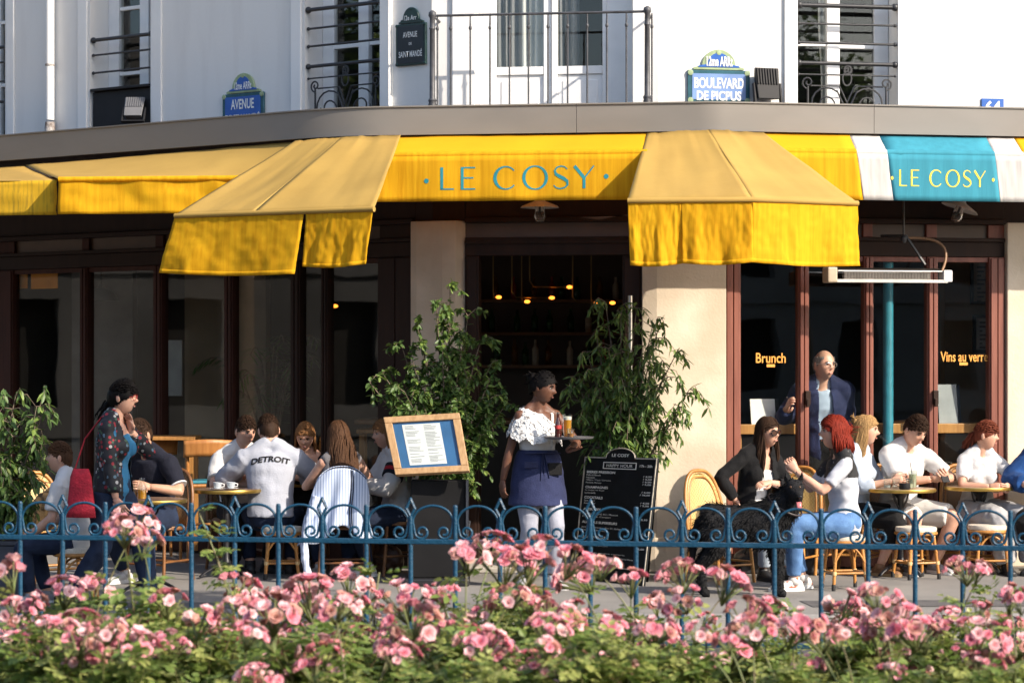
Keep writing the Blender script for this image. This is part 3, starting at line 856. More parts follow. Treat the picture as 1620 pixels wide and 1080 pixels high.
# --- left corner awning (hip, two panels)
def tp(px, py, Y): return at(px, py, Y)
def awning_hip(root, T, B, splits, drops, sway):
    """T: top points, B: front bar points (same count); valance pieces between splits"""
    for i in range(len(T) - 1):
        mb = MB(); patch(mb, B[i], B[i + 1], T[i + 1], T[i], 22, 14, .010, i * 3 + 1, lambda a, b, n: -n * .03 * math.sin(a * math.pi) * math.sin(b * math.pi))
        mb.build('canopy', MT['canvastop'], root, smooth=180, solid=.003)
    mb = MB(); mb.tube([q + V(0, 0, -.004) for q in B], .022, 10); mb.build('front_bar', MT['canvastop'], root, smooth=60)
    for (P, Q), (dP, dQ) in zip(splits, drops):
        mb = MB()
        nrm = (Q - P).cross(V(0, 0, 1)).normalized()
        seed = P.x * 3
        def f(a, b, P=P, Q=Q, dP=dP, dQ=dQ, nrm=nrm, seed=seed):
            top = P.lerp(Q, a); bot = (P + dP).lerp(Q + dQ, a)
            q = top.lerp(bot, 1 - b)
            w = (1 - b) ** 1.2
            e = .045 * w * noise.noise(V(a * 3.0 + seed, b * 1.2, 4)) + .020 * w * noise.noise(V(a * 8 + seed, b * 2, 9)) + .008 * noise.noise(V(a * 18 + seed, b * 9, 2))
            return q + nrm * e + V(0, 0, -.018 * math.sin(a * math.pi) * w)
        mb.grid(f, 40, 22); o = mb.build('valance', MT['canvas'], root, smooth=180, solid=.003)
        # stitched hem
        mb = MB()
        mb.grid(lambda a, b: f(a, (b * 1.0) * .07) + nrm * .004 + V(0, 0, -.003), 40, 2)
        mb.build('hem', MT['canvas'], o, smooth=180, solid=.002)
def bar_pt(px, py, z): 
    Y = (z - EYE) * FPX / (HY - py); return V((px - CX) / FPX * Y, Y, z)
zB = 2.97
ACL = thing('hipped_awning', 'ochre yellow hipped awning with split valance beside the avenue front', 'awning', FC.p(FC.u(500), 0, 3.5))
E0, E3 = bar_pt(277, 341, zB), bar_pt(592, 330, zB)
def on_bar(px):
    best = min([i / 400 for i in range(401)], key=lambda t: abs(E0.lerp(E3, t).x / E0.lerp(E3, t).y - (px - CX) / FPX)); return E0.lerp(E3, best)
B = [E0, on_bar(400), E3]
T = [at(467, 223, 20.7), at(540, 217, 20.38), at(634, 214, 20.28)]
V1, V2 = on_bar(481), on_bar(485)
awning_hip(ACL, T, B, [(E0, V1), (V2, on_bar(590))],
           [(at(251, 431, E0.y) - E0, at(468, 433, V1.y) - V1), (at(478, 421, V2.y) - V2, at(580, 417, E3.y) - E3)], 0)
# the corner awning's valance bends round the hip
# --- right corner awning
ACR = thing('hipped_awning', 'ochre yellow hipped awning with long valance over the stone pier', 'awning', FRT.p(0, 0, 3.5))
zB = 3.04
B = [bar_pt(993, 317, zB), bar_pt(1190, 315, zB), bar_pt(1357, 321, zB)]
T = [at(1024, 210, 20.1), at(1121, 205, 19.98), at(1208, 210, 20.05)]
M_ = B[0].lerp(B[1], .43)
awning_hip(ACR, T, B, [(B[0], M_), (M_, B[1]), (B[1], B[2])],
           [(at(997, 419, B[0].y) - B[0], at(1079, 416, M_.y) - M_), (at(1079, 416, M_.y) - M_, at(1192, 414, B[1].y) - B[1]), (at(1192, 414, B[1].y) - B[1], at(1359, 420, B[2].y) - B[2])], 0)
# --- left side awnings
AL = thing('avenue_awning', 'yellow awning with plain valance along the avenue front', 'awning', FL.p(-1.5, 0, 3.5))
zB = 3.35
B0, B1 = bar_pt(93, 284, zB), bar_pt(470, 281, zB)
T0, T1 = at(40, 262, 22.75), at(500, 222, 20.66)
mb = MB(); patch(mb, B0, B1, T1, T0, 30, 10, .008, 5); mb.build('canopy', MT['canvastop'], AL, smooth=180, solid=.003)
mb = MB(); mb.tube([B0, B1], .024, 10); mb.build('front_bar', MT['canvas'], AL, smooth=60)
mb = MB(); patch(mb, at(91, 339, B0.y), at(470, 336, B1.y), B1, B0, 60, 10, .022, 2, lambda a, b, n: n * .02 * (1 - b) * math.sin(a * 17))
mb.build('valance', MT['canvas'], AL, smooth=180, solid=.003)
AL2 = thing('avenue_awning', 'yellow awning with dirt streaked valance farthest along the avenue', 'awning', FL.p(-4.5, 0, 3.5))
B1 = bar_pt(90, 285, zB + .01); B0 = B1 + V(-2.2, .55, 0)
T1 = at(38, 263, 22.8); T0 = FL.p(-6.2, .02, 3.66)
dirty = pm('dirt streaked yellow canvas', (0.80, 0.49, 0.03), .8, c2=(0.42, 0.26, 0.03), scale=2.5, stretch=(16, 16, .5), transl=.3, bump=.1, spec=.2, lo=.25, hi=.55)
mb = MB(); patch(mb, B0, B1, T1, T0, 20, 8, .012, 6); mb.build('canopy', MT['canvastop'], AL2, smooth=180, solid=.003)
mb = MB(); patch(mb, B0 + V(0, 0, -.29), B1 + V(0, 0, -.30), B1, B0, 40, 8, .03, 7); mb.build('valance', dirty, AL2, smooth=180, solid=.003)
# --- striped awning on the boulevard side
AR = thing('striped_awning', 'yellow white and teal striped awning lettered LE COSY in yellow', 'awning', FRT.p(2, 0, 3.5))
vb = .20
edges = [(1180, 1186, 1170), (1354, 1364, 1346), (1402, 1412, 1393), (1572, 1580, 1562), (1618, 1625, 1606), (1665, 1672, 1652), (1835, 1845, 1825)]
cols = ['canvas', 'whitecanvas', 'teal', 'whitecanvas', 'canvas', 'whitecanvas']
ztR, zbR = FRT.hit(1450, 243, vb)[1], FRT.hit(1450, 318, vb)[1]
for k, c in enumerate(cols):
    a, b = edges[k], edges[k + 1]
    ut = (FRT.u(a[0], vb), FRT.u(b[0], vb)); ubm = (FRT.u(a[1], vb), FRT.u(b[1], vb)); uc = (FRT.u(a[2], 0), FRT.u(b[2], 0))
    mb = MB(); patch(mb, FRT.p(ut[0], vb, ztR + .02), FRT.p(ut[1], vb, ztR + .02), FRT.p(uc[1], -.04, 3.69), FRT.p(uc[0], -.04, 3.69), 8, 5, .003, k)
    mb.build('canopy', MT['canvasroof' if c == 'canvas' else c], AR, smooth=180, solid=.003)
    mb = MB(); mb.tube([FRT.p(ut[0], vb, ztR), FRT.p(ut[1], vb, ztR)], .03, 12); mb.build('front_bar', MT[c], AR, smooth=60)
    mb = MB(); patch(mb, FRT.p(ubm[0], vb + .03, zbR), FRT.p(ubm[1], vb + .03, zbR), FRT.p(ut[1], vb + .03, ztR - .01), FRT.p(ut[0], vb + .03, ztR - .01), 24, 8, .006, k + 20)
    mb.build('valance', MT[c], AR, smooth=180, solid=.003)
vt = vb + .052
uA, zA = FRT.hit(1423, 294, vt); uB, _ = FRT.hit(1559, 297, vt); zA1 = FRT.hit(1423, 268, vt)[1]
sc_ = (uB - uA) / 7.07; hh = zA1 - zA
def pos2(a, b): return FRT.p(uA + a * sc_, vt, zA + b * hh)
cosy_text(pos2, MT['yellowprint'], AR, [(-.60, .48), (7.72, .45)])

# ================================================================ street name plates
def arch_poly(u0, u1, z0, z1, shoulder):
    """bell shaped crest"""
    w = u1 - u0; cu = (u0 + u1) / 2; h = z1 - z0
    pts = [(u0, z0), (u1, z0), (u1, z0 + h * .10)]
    for i in range(13):
        a = math.pi * i / 12
        pts.append((cu + w * shoulder * math.cos(a), z0 + h * .22 + h * .78 * math.sin(a)))
    pts.append((u0, z0 + h * .10))
    return pts
def name_plate(fr, name, label, px0, px1, pyc, pyp, pyb, mats, lines, crest, crest_txt_py, bold=.02):
    v0 = .004
    u0, zb = fr.hit(px0, pyb); u1, _ = fr.hit(px1, pyb)
    pc = (px0 + px1) / 2
    zt = fr.hit(pc, pyp)[1]; zc_ = fr.hit(pc, pyc)[1]; zb = fr.hit(pc, pyb)[1]
    root = thing(name, label, 'street sign', fr.p((u0 + u1) / 2, 0, zb))
    w = u1 - u0
    mb = MB(); mb.fbox(fr, u0, u1, v0, v0 + .022, zb, zt); pl = mb.build('plate', mats[0], root, bevel=.004)
    b = w * .07
    mb = MB(); mb.fbox(fr, u0 + b, u1 - b, v0 + .022, v0 + .026, zb + b * .8, zt - b * .8); mb.build('enamel_field', mats[1], root)
    mb = MB(); fprism(mb, fr, arch_poly(u0 + w * .09, u1 - w * .09, zt + .004, zc_, .33), v0, v0 + .02); mb.build('crest', mats[2], root, bevel=.003)
    mb = MB(); fprism(mb, fr, arch_poly(u0 + w * .17, u1 - w * .17, zt + .025, zc_ - .03, .27), v0 + .02, v0 + .024); mb.build('crest_field', mats[3], root)
    for uu in (u0 + b * .6, u1 - b * .6):
        for zz in (zb + b * .6, zt - b * .6):
            mb = MB(); M = fr.mat(uu, v0 + .022, zz) @ RX(R(90)); mb.lathe([(w * .045, 0), (w * .045, .006), (w * .02, .008)], 10, M=M); mb.build('rivet', mats[2], root, smooth=40)
    mb = MB(); M = fr.mat((u0 + u1) / 2, v0 + .02, zc_ - w * .05) @ RX(R(90)); mb.lathe([(w * .04, 0), (w * .04, .006), (w * .018, .008)], 10, M=M)
    mb.build('rivet', mats[2], root, smooth=40)
    for s, a0, a1, pz0, pz1 in lines:
        fit_text(s, 'lettering', fr, u0 + w * a0, u0 + w * a1, fr.hit(pc, pz1)[1], fr.hit(pc, pz0)[1], v0 + .029, MT['white'], root, bold)
    fit_text(crest, 'lettering', fr, u0 + w * .30, u0 + w * .72, fr.hit(pc, crest_txt_py[1])[1], fr.hit(pc, crest_txt_py[0])[1], v0 + .029, MT['white'], root, bold)
    return root
name_plate(UL, 'street_name_plate', 'blue enamel plate AVENUE DE SAINT MANDE half hidden by the grey canopy edge', 355, 420, 116, 148, 196,
           [MT['signteal'], MT['signblue'], MT['signgreen'], MT['signblue']], [('AVENUE', .22, .78, 157, 173), ('DE ST MANDÉ', .08, .92, 179, 190)], '12me ARRt', (130, 142))
name_plate(UL, 'street_name_plate', 'dark green plate AVENUE DE SAINT MANDE mounted beside the balcony', 629, 676, 12, 38, 104,
           [MT['signdark'], MT['signblack'], MT['signdark'], MT['signdark']], [('AVENUE', .26, .74, 51, 60), ('DE', .46, .56, 68, 72), ('SAINT MANDÉ', .12, .90, 79, 91)], '12e Arr', (25, 33), .012)
name_plate(UR, 'street_name_plate', 'pale blue enamel plate BOULEVARD DE PICPUS with arched crest', 1087, 1185, 79, 112, 164,
           [MT['signteal'], MT['signpale'], MT['signgreen'], MT['signblue']], [('BOULEVARD', .10, .90, 124, 141), ('DE PICPUS', .14, .86, 145, 160)], '12me ARRt', (90, 106), .03)
u0, z1 = UR.hit(1552, 156); u1, z0 = UR.hit(1587, 182)
num = thing('house_number_plate', 'small blue enamel plate with white house number 64', 'number plate', UR.p(u0, 0, z0))
mb = MB(); mb.fbox(UR, u0, u1, .003, .018, z0, z1); mb.build('plate', MT['signblue'], num, bevel=.003)
fit_text('64', 'lettering', UR, u0 + .03, u1 - .03, UR.hit(1570, 181)[1], UR.hit(1570, 160)[1], .022, MT['white'], num, .03)

# ================================================================ floodlights, drainpipe, heater, lamps
def floodlight(fr, px, py, label, mat, yaw, tilt, s=1.0):
    v = .075
    u, z = fr.hit(px, py, v)
    root = thing('floodlight', label, 'floodlight', fr.p(u, v, z))
    M = fr.mat(u, v, z) @ RZ(yaw) @ RX(tilt) @ SCL(s, s, s)
    mb = MB(); mb.hexa([(-.10, -.05, -.15), (.10, -.05, -.15), (.08, .06, -.12), (-.08, .06, -.12), (-.115, -.05, .13), (.115, -.05, .13), (.08, .04, .10), (-.08, .04, .10)], 0, M)
    h = mb.build('lamp_head', mat, root, bevel=.008)
    mb = MB()
    for k in range(8): mb.box(-.095 + .025 * k, -.085 + .025 * k, -.062, -.049, -.02, .12, 0, M)
    mb.build('cooling_fin', mat, h)
    mb = MB(); mb.box(-.125, -.108, -.03, .01, -.2, .0, 0, M); mb.box(.116, .133, -.03, .01, -.2, .0, 0, M); mb.box(-.125, .133, -.03, .01, -.215, -.2, 0, M)
    mb.build('bracket', MT['blackplastic'], root, bevel=.003)
floodlight(UR, 1211, 133, 'black floodlight on the canopy beside the boulevard plate', MT['blackplastic'], R(8), R(-12), 1.0)
floodlight(UL, 213, 172, 'grey floodlight tilted on the canopy under the avenue window', MT['greyplastic'], R(35), R(-38), .85)
dp = thing('drainpipe', 'white drainpipe with rusty foot on the avenue wall', 'drainpipe', UL.p(UL.u(79), .07, 3.9))
u = UL.u(79, .07)
mb = MB(); mb.tube([UL.p(u, .07, zc(UL, 79, 190, .07)), UL.p(u, .07, 8)], .042, 14); mb.build('pipe', MT['trim'], dp, smooth=60)
mb = MB()
z = zc(UL, 79, 103, .07); mb.lathe([(.045, z - .012), (.05, z), (.045, z + .012)], 14, M=TR(*UL.p(u, .07, 0)))
z = zc(UL, 79, 198, .07); mb.tube([UL.p(u, .07, z - .16), UL.p(u, .07, z - .02), UL.p(u, .07, z + .03)], [.045, .052, .046], 12)
mb.build('collar', pm('rusty pipe foot', (0.16, 0.12, 0.10), .8, c2=(0.45, 0.42, 0.40), scale=18, bump=.5), dp, smooth=60)

# heater: long reflector with grille
v = .45
uA, zA = UR.hit(1322, 436, v); uB, zB2 = UR.hit(1488, 434, v)
ht = thing('patio_heater', 'long silver infrared heater with ribbed grille hung above the folding windows', 'heater', UR.p((uA + uB) / 2, v, zA))
prof = [(-.10, .055), (-.03, .068), (.05, .048), (.056, .036), (.03, .036), (.0, .03), (-.09, .035)]
mb = MB(); vs = []
for u_ in (uA, uB): vs += [UR.p(u_, v + a, zA + b) for a, b in prof]
n = len(prof); mb.add(vs, [tuple(range(n)), tuple(range(2 * n - 1, n - 1, -1))] + [(i, n + i, n + (i + 1) % n, (i + 1) % n) for i in range(n)])
body = mb.build('reflector', MT['steel'], ht, bevel=.004)
mb = MB()
for k in range(58):
    uu = uA + .06 + (uB - uA - .18) * k / 57
    mb.fbox(UR, uu, uu + .005, v + .058, v + .064, zA - .025, zA + .03)
mb.fbox(UR, uA + .05, uB - .11, v + .056, v + .066, zA + .03, zA + .036); mb.fbox(UR, uA + .05, uB - .11, v + .056, v + .066, zA - .031, zA - .025)
mb.build('grille', pm('grey wire grille', (0.22, .20, .18), .5, metal=.3), ht)
mb = MB(); mb.fbox(UR, uA + .05, uB - .11, v + .03, v + .04, zA - .02, zA + .025); mb.build('heating_element', pm('dull reflector', (.10, .085, .07), .5), ht)
mb = MB(); mb.fbox(UR, uA - .01, uB + .04, v + .062, v + .07, zA - .058, zA - .032); mb.build('lower_lip', pm('pale heater enamel', (.56, .54, .50), .4), ht, bevel=.002)
mb = MB(); mb.fbox(UR, uB + .002, uB + .08, v - .06, v + .075, zA - .05, zA + .05); mb.build('end_cap', MT['white'], ht, bevel=.01)
mb = MB(); mb.fbox(UR, uA - .09, uA - .004, v - .09, v + .07, zA - .06, zA + .07); mb.build('end_cap', pm('beige heater cap', (.45, .38, .28), .4), ht, bevel=.012)
mb = MB()
um = UR.u(1430, .25)
mb.tube([UR.p(um + .15, .36, zA + .1), UR.p(um, .3, zA + .35), UR.p(um - .12, .02, zA + .36)], .014, 6); mb.tube([UR.p(um - .02, .3, 3.7), UR.p(um - .02, .3, zA + .30)], .010, 6); mb.ell(UR.p(um - .02, .3, zA + .32), (.03, .03, .04), 10, 8)
mb.build('bracket', MT['iron'], ht, smooth=50)
mb = MB(); mb.tube(bez(UR.p(um, .3, zA + .33), UR.p(um + .45, .36, zA + .36), UR.p(uB + .02, v - .02, zA + .05), 14), .012, 8); mb.build('power_cable', pm('brown cable', (.22, .12, .06), .5), ht, smooth=60)

# lamps under the awnings: enamel shade and clear bulb
bulbglass = liquid('clear bulb glass', (0.9, 0.85, 0.8), .03, .95)
def wall_lamp(c, tilt, label):
    root = thing('wall_lamp', label, 'lamp', c, 0)
    M = TR(*c) @ RY(tilt)
    mb = MB(); mb.lathe([(.03, .16), (.032, .10), (.05, .085), (.15, .045), (.165, .03), (.155, .03), (.05, .07), (.0, .075)], 24, M=M, caps=False); mb.build('lamp_shade', pm('white enamel shade', (.72, .66, .62), .3), root, smooth=40)
    mb = MB(); mb.lathe([(.03, .07), (.036, .03), (.05, -.02), (.052, -.05), (.035, -.085), (.0, -.095)], 16, M=M, caps=False); mb.build('bulb', bulbglass, root, smooth=180)
    mb = MB(); mb.tube([M @ V(0, 0, .15), M @ V(0, 0, .2), V(c[0], c[1], 3.72)], .012, 8); mb.build('stem', MT['iron'], root, smooth=60)
    mb = MB(); mb.lathe([(.012, .07), (.014, .0), (.004, -.02)], 8, M=M); mb.build('filament_holder', MT['iron'], root, smooth=60)
wall_lamp(UC.p(UC.u(854, .25), .25, UC.hit(854, 324, .25)[1] - .055), 0, 'round white lamp with clear bulb under the middle awning')
wall_lamp(UR.p(UR.u(1516, .12), .12, UR.hit(1516, 330, .12)[1] - .03), R(20), 'tilted white lamp with clear bulb under the striped awning')
# window lettering
goldp = pm('gold window lettering', (0.80, 0.36, 0.06), .5, var=.05)
def pane_text(s, px0, px1, py0, py1):
    u0, z1 = UR.hit(px0, py0, -.04); u1, z0 = UR.hit(px1, py1, -.04)
    o = fit_text(s, 'lettering', UR, u0, u1, z0, z1, -.040, goldp, BLD, .012)
    return o
pane_text('Brunch', 1196, 1243, 558, 574)
pane_text('Vins au verre', 1488, 1563, 556, 572)
mb = MB()
for a, b, y in ((1213, 1226, 578), (1518, 1531, 575)):
    u0, z1 = UR.hit(a, y - 2, -.04); u1, z0 = UR.hit(b, y + 2.5, -.04); mb.fbox(UR, u0, u1, -.042, -.040, z0, z1)
mb.build('lettering_dash', goldp, BLD)
mb = MB()
for px in (1276, 1478):
    mb = MB(); mb.fbox(UR, UR.u(px - 4), UR.u(px + 4), .01, .05, 1.42, 1.54); mb.fbox(UR, UR.u(px - 3.3), UR.u(px + 1), .05, .075, 1.40, 1.47); mb.build('window_latch', MT['shopdark'], BLD, bevel=.004)
# ================================================================ furniture
MT['bamboo'] = pm('varnished rattan cane', (0.50, 0.235, 0.06), 0.35, c2=(0.34, 0.14, 0.03), scale=9, stretch=(3, 3, 1), bump=.1)
MT['bamboodark'] = pm('dark rattan cane', (0.20, 0.085, 0.028), 0.4, c2=(0.12, 0.05, 0.018), scale=9, bump=.1)
MT['rubber'] = pm('black rubber', (0.02, 0.02, 0.02), .8)
MT['seatwhite'] = pm('cream woven seat', (0.62, 0.56, 0.46), .6, var=.10, scale=60, bump=.3, bscale=160)
MT['wrap'] = pm('pale cane binding', (0.60, 0.42, 0.20), .5, var=.15, scale=40)
MT['brass'] = pm('aged brass rim', (0.55, 0.36, 0.09), .32, metal=.9, var=.15, scale=8)
MT['tabletop'] = pm('dark brown table top', (0.16, 0.10, 0.065), .3, var=.15, scale=4)
MT['tablepale'] = pm('tan table top', (0.42, 0.30, 0.19), .35, var=.12, scale=4)
MT['castiron'] = pm('black cast iron', (0.015, 0.015, 0.017), .4, var=.1, bump=.1)
def weave(name, c, c2, sc=70):
    m = bpy.data.materials.new(name); m.use_nodes = True; nt = m.node_tree; N = nt.nodes; L = nt.links; b = N['Principled BSDF']
    tc = N.new('ShaderNodeTexCoord'); ck = N.new('ShaderNodeTexChecker'); ck.inputs['Scale'].default_value = sc
    ck.inputs['Color1'].default_value = (*c, 1); ck.inputs['Color2'].default_value = (*c2, 1)
    L.new(tc.outputs['Object'], ck.inputs[0]); L.new(ck.outputs[0], b.inputs['Base Color']); b.inputs['Roughness'].default_value = .5
    bp = N.new('ShaderNodeBump'); bp.inputs['Strength'].default_value = .5; L.new(ck.outputs[1], bp.inputs['Height']); L.new(bp.outputs[0], b.inputs['Normal'])
    return m
MT['weave'] = weave('yellow woven cane', (0.58, 0.42, 0.17), (0.40, 0.25, 0.08))
MT['weavebr'] = weave('brown woven cane', (0.30, 0.17, 0.07), (0.20, 0.10, 0.04))

def lin(px, Y): return V((px - CX) / FPX * Y, Y, 0)
def local_build(mb, name, mat, parent, smooth=None, bevel=0):
    return mb.build(name, mat, parent, smooth=smooth, bevel=bevel, keep=True)

def bistro_stool(loc, rz, label, hz=.43, seatmat='seatwhite', group='round rattan stools'):
    t = thing('bistro_stool', label, 'stool', loc, rz, None)
    mb = MB(); mb.lathe([(.0, hz - .05), (.150, hz - .05), (.168, hz - .04), (.172, hz - .02), (.165, hz - .004), (.14, hz), (.0, hz + .004)], 28, caps=False)
    local_build(mb, 'seat', MT[seatmat], t, 40)
    mb = MB(); mb.tube([(.166 * math.cos(a), .166 * math.sin(a), hz - .055) for a in [2 * math.pi * i / 24 for i in range(25)]], .014, 8); local_build(mb, 'seat_ring', MT['bamboo'], t, 60)
    for k in range(4):
        a = math.pi / 4 + k * math.pi / 2; c, s = math.cos(a), math.sin(a)
        mb = MB(); mb.tube([(c * .145, s * .145, hz - .05), (c * .17, s * .17, .20), (c * .195, s * .195, .012)], [.0145, .0145, .0135], 8)
        l = local_build(mb, 'leg', MT['bamboo'], t, 60)
        mb = MB(); mb.lathe([(.016, .001), (.0165, .012), (.016, .045), (.0145, .05)], 10, M=TR(c * .195, s * .195, 0)); local_build(mb, 'rubber_foot', MT['rubber'], l, 40)
        for z in (.135, hz - .075): 
            mb = MB()
            f = (.178 + .195) / 2 if z < .2 else .150
            mb.lathe([(.0185, z - .014), (.0195, z), (.0185, z + .014)], 10, M=TR(c * (f - .005), s * (f - .005), 0))
            local_build(mb, 'cane_binding', MT['wrap'], l, 40)
        a2 = a + math.pi / 2
        p, q = V(c * .178, s * .178, hz - .22), V(math.cos(a2) * .178, math.sin(a2) * .178, hz - .22); m = (p + q) / 2 * .95; m.z = hz + .04
        mb = MB(); mb.tube(bez(p, m, q, 10), .009, 7); local_build(mb, 'arch_brace', MT['bamboo'], t, 60)
        p, q = V(c * .181, s * .181, .135), V(math.cos(a2) * .181, math.sin(a2) * .181, .135)
        mb = MB(); mb.tube([p, q], .010, 7); local_build(mb, 'stretcher', MT['bamboo'], t, 60)
    return t

def cane_chair(loc, rz, label, wv='weave', cane='bamboo'):
    """rattan bistro chair, facing local -Y"""
    t = thing('bistro_chair', label, 'chair', loc, rz)
    mb = MB(); mb.prism([(.21 * math.cos(a) * (1.0 if math.sin(a) > 0 else 1.03), .20 * math.sin(a)) for a in [2 * math.pi * i / 24 for i in range(24)]], .43, .455); local_build(mb, 'seat', MT[wv], t, bevel=.006)
    mb = MB(); mb.tube([(.212 * math.cos(a), .202 * math.sin(a), .435) for a in [2 * math.pi * i / 24 for i in range(25)]], .014, 8); local_build(mb, 'seat_ring', MT[cane], t, 60)
    for sx in (-1, 1):
        for y0, y1 in ((-.15, -.19), (.15, .22)):
            mb = MB(); mb.tube([(sx * .17, y0, .43), (sx * .185, (y0 + y1) / 2, .2), (sx * .195, y1, .005)], .0145, 8); local_build(mb, 'leg', MT[cane], t, 60)
    for (a, b) in (((-.19, -.175, .15), (.19, -.175, .15)), ((-.19, .19, .15), (.19, .19, .15)), ((-.19, -.175, .17), (-.19, .19, .17)), ((.19, -.175, .17), (.19, .19, .17))):
        mb = MB(); mb.tube([a, b], .010, 7); local_build(mb, 'stretcher', MT[cane], t, 60)
    def hoop(w, h, y0, dy):
        return [(w * math.copysign(abs(math.cos(a)) ** .7, math.cos(a)), y0 + dy * math.sin(a), .43 + h * math.sin(a) ** .8) for a in [math.pi * i / 22 for i in range(23)]]
    mb = MB(); mb.tube(hoop(.205, .47, .17, .10), .0155, 8); local_build(mb, 'back_frame', MT[cane], t, 60)
    mb = MB(); mb.tube(hoop(.165, .42, .168, .092), .009, 7); local_build(mb, 'back_hoop', MT[cane], t, 60)
    H = hoop(.19, .45, .168, .096); n = len(H); mb = MB()
    vs = []
    for i in range(n // 2 + 1):
        l, r = H[n - 1 - i], H[i]
        for k in range(7):
            f = k / 6; vs.append((l[0] + (r[0] - l[0]) * f, l[1] + .022 * math.sin(math.pi * f), l[2]))
    m = n // 2 + 1; mb.add(vs, [(i * 7 + k, i * 7 + k + 1, (i + 1) * 7 + k + 1, (i + 1) * 7 + k) for i in range(m - 1) for k in range(6)])
    o = local_build(mb, 'backrest', MT[wv], t, 180); md = o.modifiers.new('s', 'SOLIDIFY'); md.thickness = .008; md.offset = 0
    return t

def cafe_table(loc, label, r=.29, hz=.735, top='tabletop', rz=0):
    t = thing('cafe_table', label, 'table', loc, rz)
    mb = MB(); mb.lathe([(r - .012, hz - .002), (r - .012, hz + .001)], 40); local_build(mb, 'table_top', MT[top], t)
    mb = MB(); mb.lathe([(r - .03, hz - .028), (r, hz - .028), (r + .004, hz - .014), (r, hz), (r - .013, hz)], 40, caps=False); local_build(mb, 'brass_rim', MT['brass'], t, 50)
    mb = MB(); mb.lathe([(.10, hz - .03), (.06, hz - .045), (.028, hz - .09), (.024, hz - .2), (.034, hz - .3), (.024, hz - .34), (.026, .16), (.045, .12), (.045, .09)], 16); local_build(mb, 'pedestal', MT['castiron'], t, 50)
    for k in range(4):
        a = k * math.pi / 2 + .6; c, s = math.cos(a), math.sin(a)
        mb = MB(); mb.tube([(c * .03, s * .03, .12), (c * .12, s * .12, .09), (c * .20, s * .20, .05), (c * .24, s * .24, .018)], [.020, .019, .017, .018], 8, flat=.7); local_build(mb, 'foot', MT['castiron'], t, 60)
    for k in range(4):
        a = k * math.pi / 2 + .6; c, s = math.cos(a), math.sin(a)
        mb = MB(); mb.tube([(c * .025, s * .025, hz - .16), (c * .07, s * .07, hz - .10), (c * .09, s * .09, hz - .035)], .008, 6); local_build(mb, 'scroll_bracket', MT['castiron'], t, 60)
    return t

def bent_chair(loc, rz, label, hz=.62):
    """tall beech bar chair with curved back, blue seat pad; faces local -Y"""
    t = thing('bar_chair', label, 'chair', loc, rz)
    mb = MB(); mb.prism([(-.19, -.19), (.19, -.19), (.17, .18), (-.17, .18)], hz - .03, hz); local_build(mb, 'seat', MT['beech'], t, bevel=.012)
    mb = MB(); mb.prism([(-.185, -.185), (.185, -.185), (.165, .17), (-.165, .17)], hz + .002, hz + .03); local_build(mb, 'seat_pad', pm('blue seat pad', (.03, .20, .27), .7), t, bevel=.012)
    for sx in (-1, 1):
        mb = MB(); mb.tube([(sx * .165, -.165, hz - .03), (sx * .18, -.19, .01)], [.018, .015], 8); local_build(mb, 'leg', MT['beech'], t, 60)
        mb = MB(); mb.tube([(sx * .17, .22, .01), (sx * .165, .17, hz - .02), (sx * .175, .20, hz + .18), (sx * .185, .245, hz + .36)], [.015, .019, .018, .014], 8); local_build(mb, 'leg', MT['beech'], t, 60)
    mb = MB(); mb.grid(lambda a, b: V(-.215 + .43 * a, .235 + .05 * math.sin(math.pi * a) + .02 * b, hz + .24 + .15 * b + .012 * math.sin(math.pi * a)), 16, 4)
    o = local_build(mb, 'backrest', MT['beech'], t, 180); md = o.modifiers.new('s', 'SOLIDIFY'); md.thickness = .02; md.offset = 0
    for z in (.2, .32):
        for a, b in (((-.178, -.18, z), (.178, -.18, z)), ((-.17, -.18, z + .05), (-.17, .2, z + .05)), ((.17, -.18, z + .05), (.17, .2, z + .05))):
            mb = MB(); mb.tube([a, b], .011, 7); local_build(mb, 'stretcher', MT['beech'], t, 60)
    return t

# --- placement: tables
TZ = .735
def tpos(px, py, z=TZ):
    Y = (EYE - z) * FPX / (py - HY); return V((px - CX) / FPX * Y, Y, 0)
TB1 = tpos(1425, 772); TB2 = tpos(1549, 769); TB3 = tpos(1655, 766)
cafe_table(TB1, 'round brass rimmed table with drinks before the folding windows', top='tablepale')
cafe_table(TB2, 'bare round brass rimmed table beside the woman in grey tee', top='tablepale')
cafe_table(TB3, 'round brass rimmed table in front of the person in blue jacket', top='tablepale')
TB4 = tpos(236, 789); TB5 = tpos(358, 773); TB6 = tpos(492, 763)
cafe_table(TB4, 'round brass rimmed table holding the orange juice carafe')
cafe_table(TB5, 'round brass rimmed table with two coffee cups')
cafe_table(TB6, 'round table between the card players')
# --- stools
def spos(px, py, z=.43):
    Y = (EYE - z) * FPX / (py - HY); return V((px - CX) / FPX * Y, Y, 0)
ST1 = spos(1336, 845); ST2 = spos(1449, 832); ST3 = spos(1563, 829)
bistro_stool(ST1, .2, 'rattan stool under the red haired woman')
bistro_stool(ST2, .35, 'empty rattan stool before the table with drinks')
bistro_stool(ST3, .1, 'empty rattan stool before the bare table', seatmat='seatgrey' if 'seatgrey' in MT else 'seatwhite')
ST4 = spos(122, 864); ST5 = spos(446, 832)
bistro_stool(ST4, .3, 'rattan stool under the young person in white tee by the walking woman')
bistro_stool(ST5, .1, 'rattan stool under the man in the lettered grey sweatshirt')
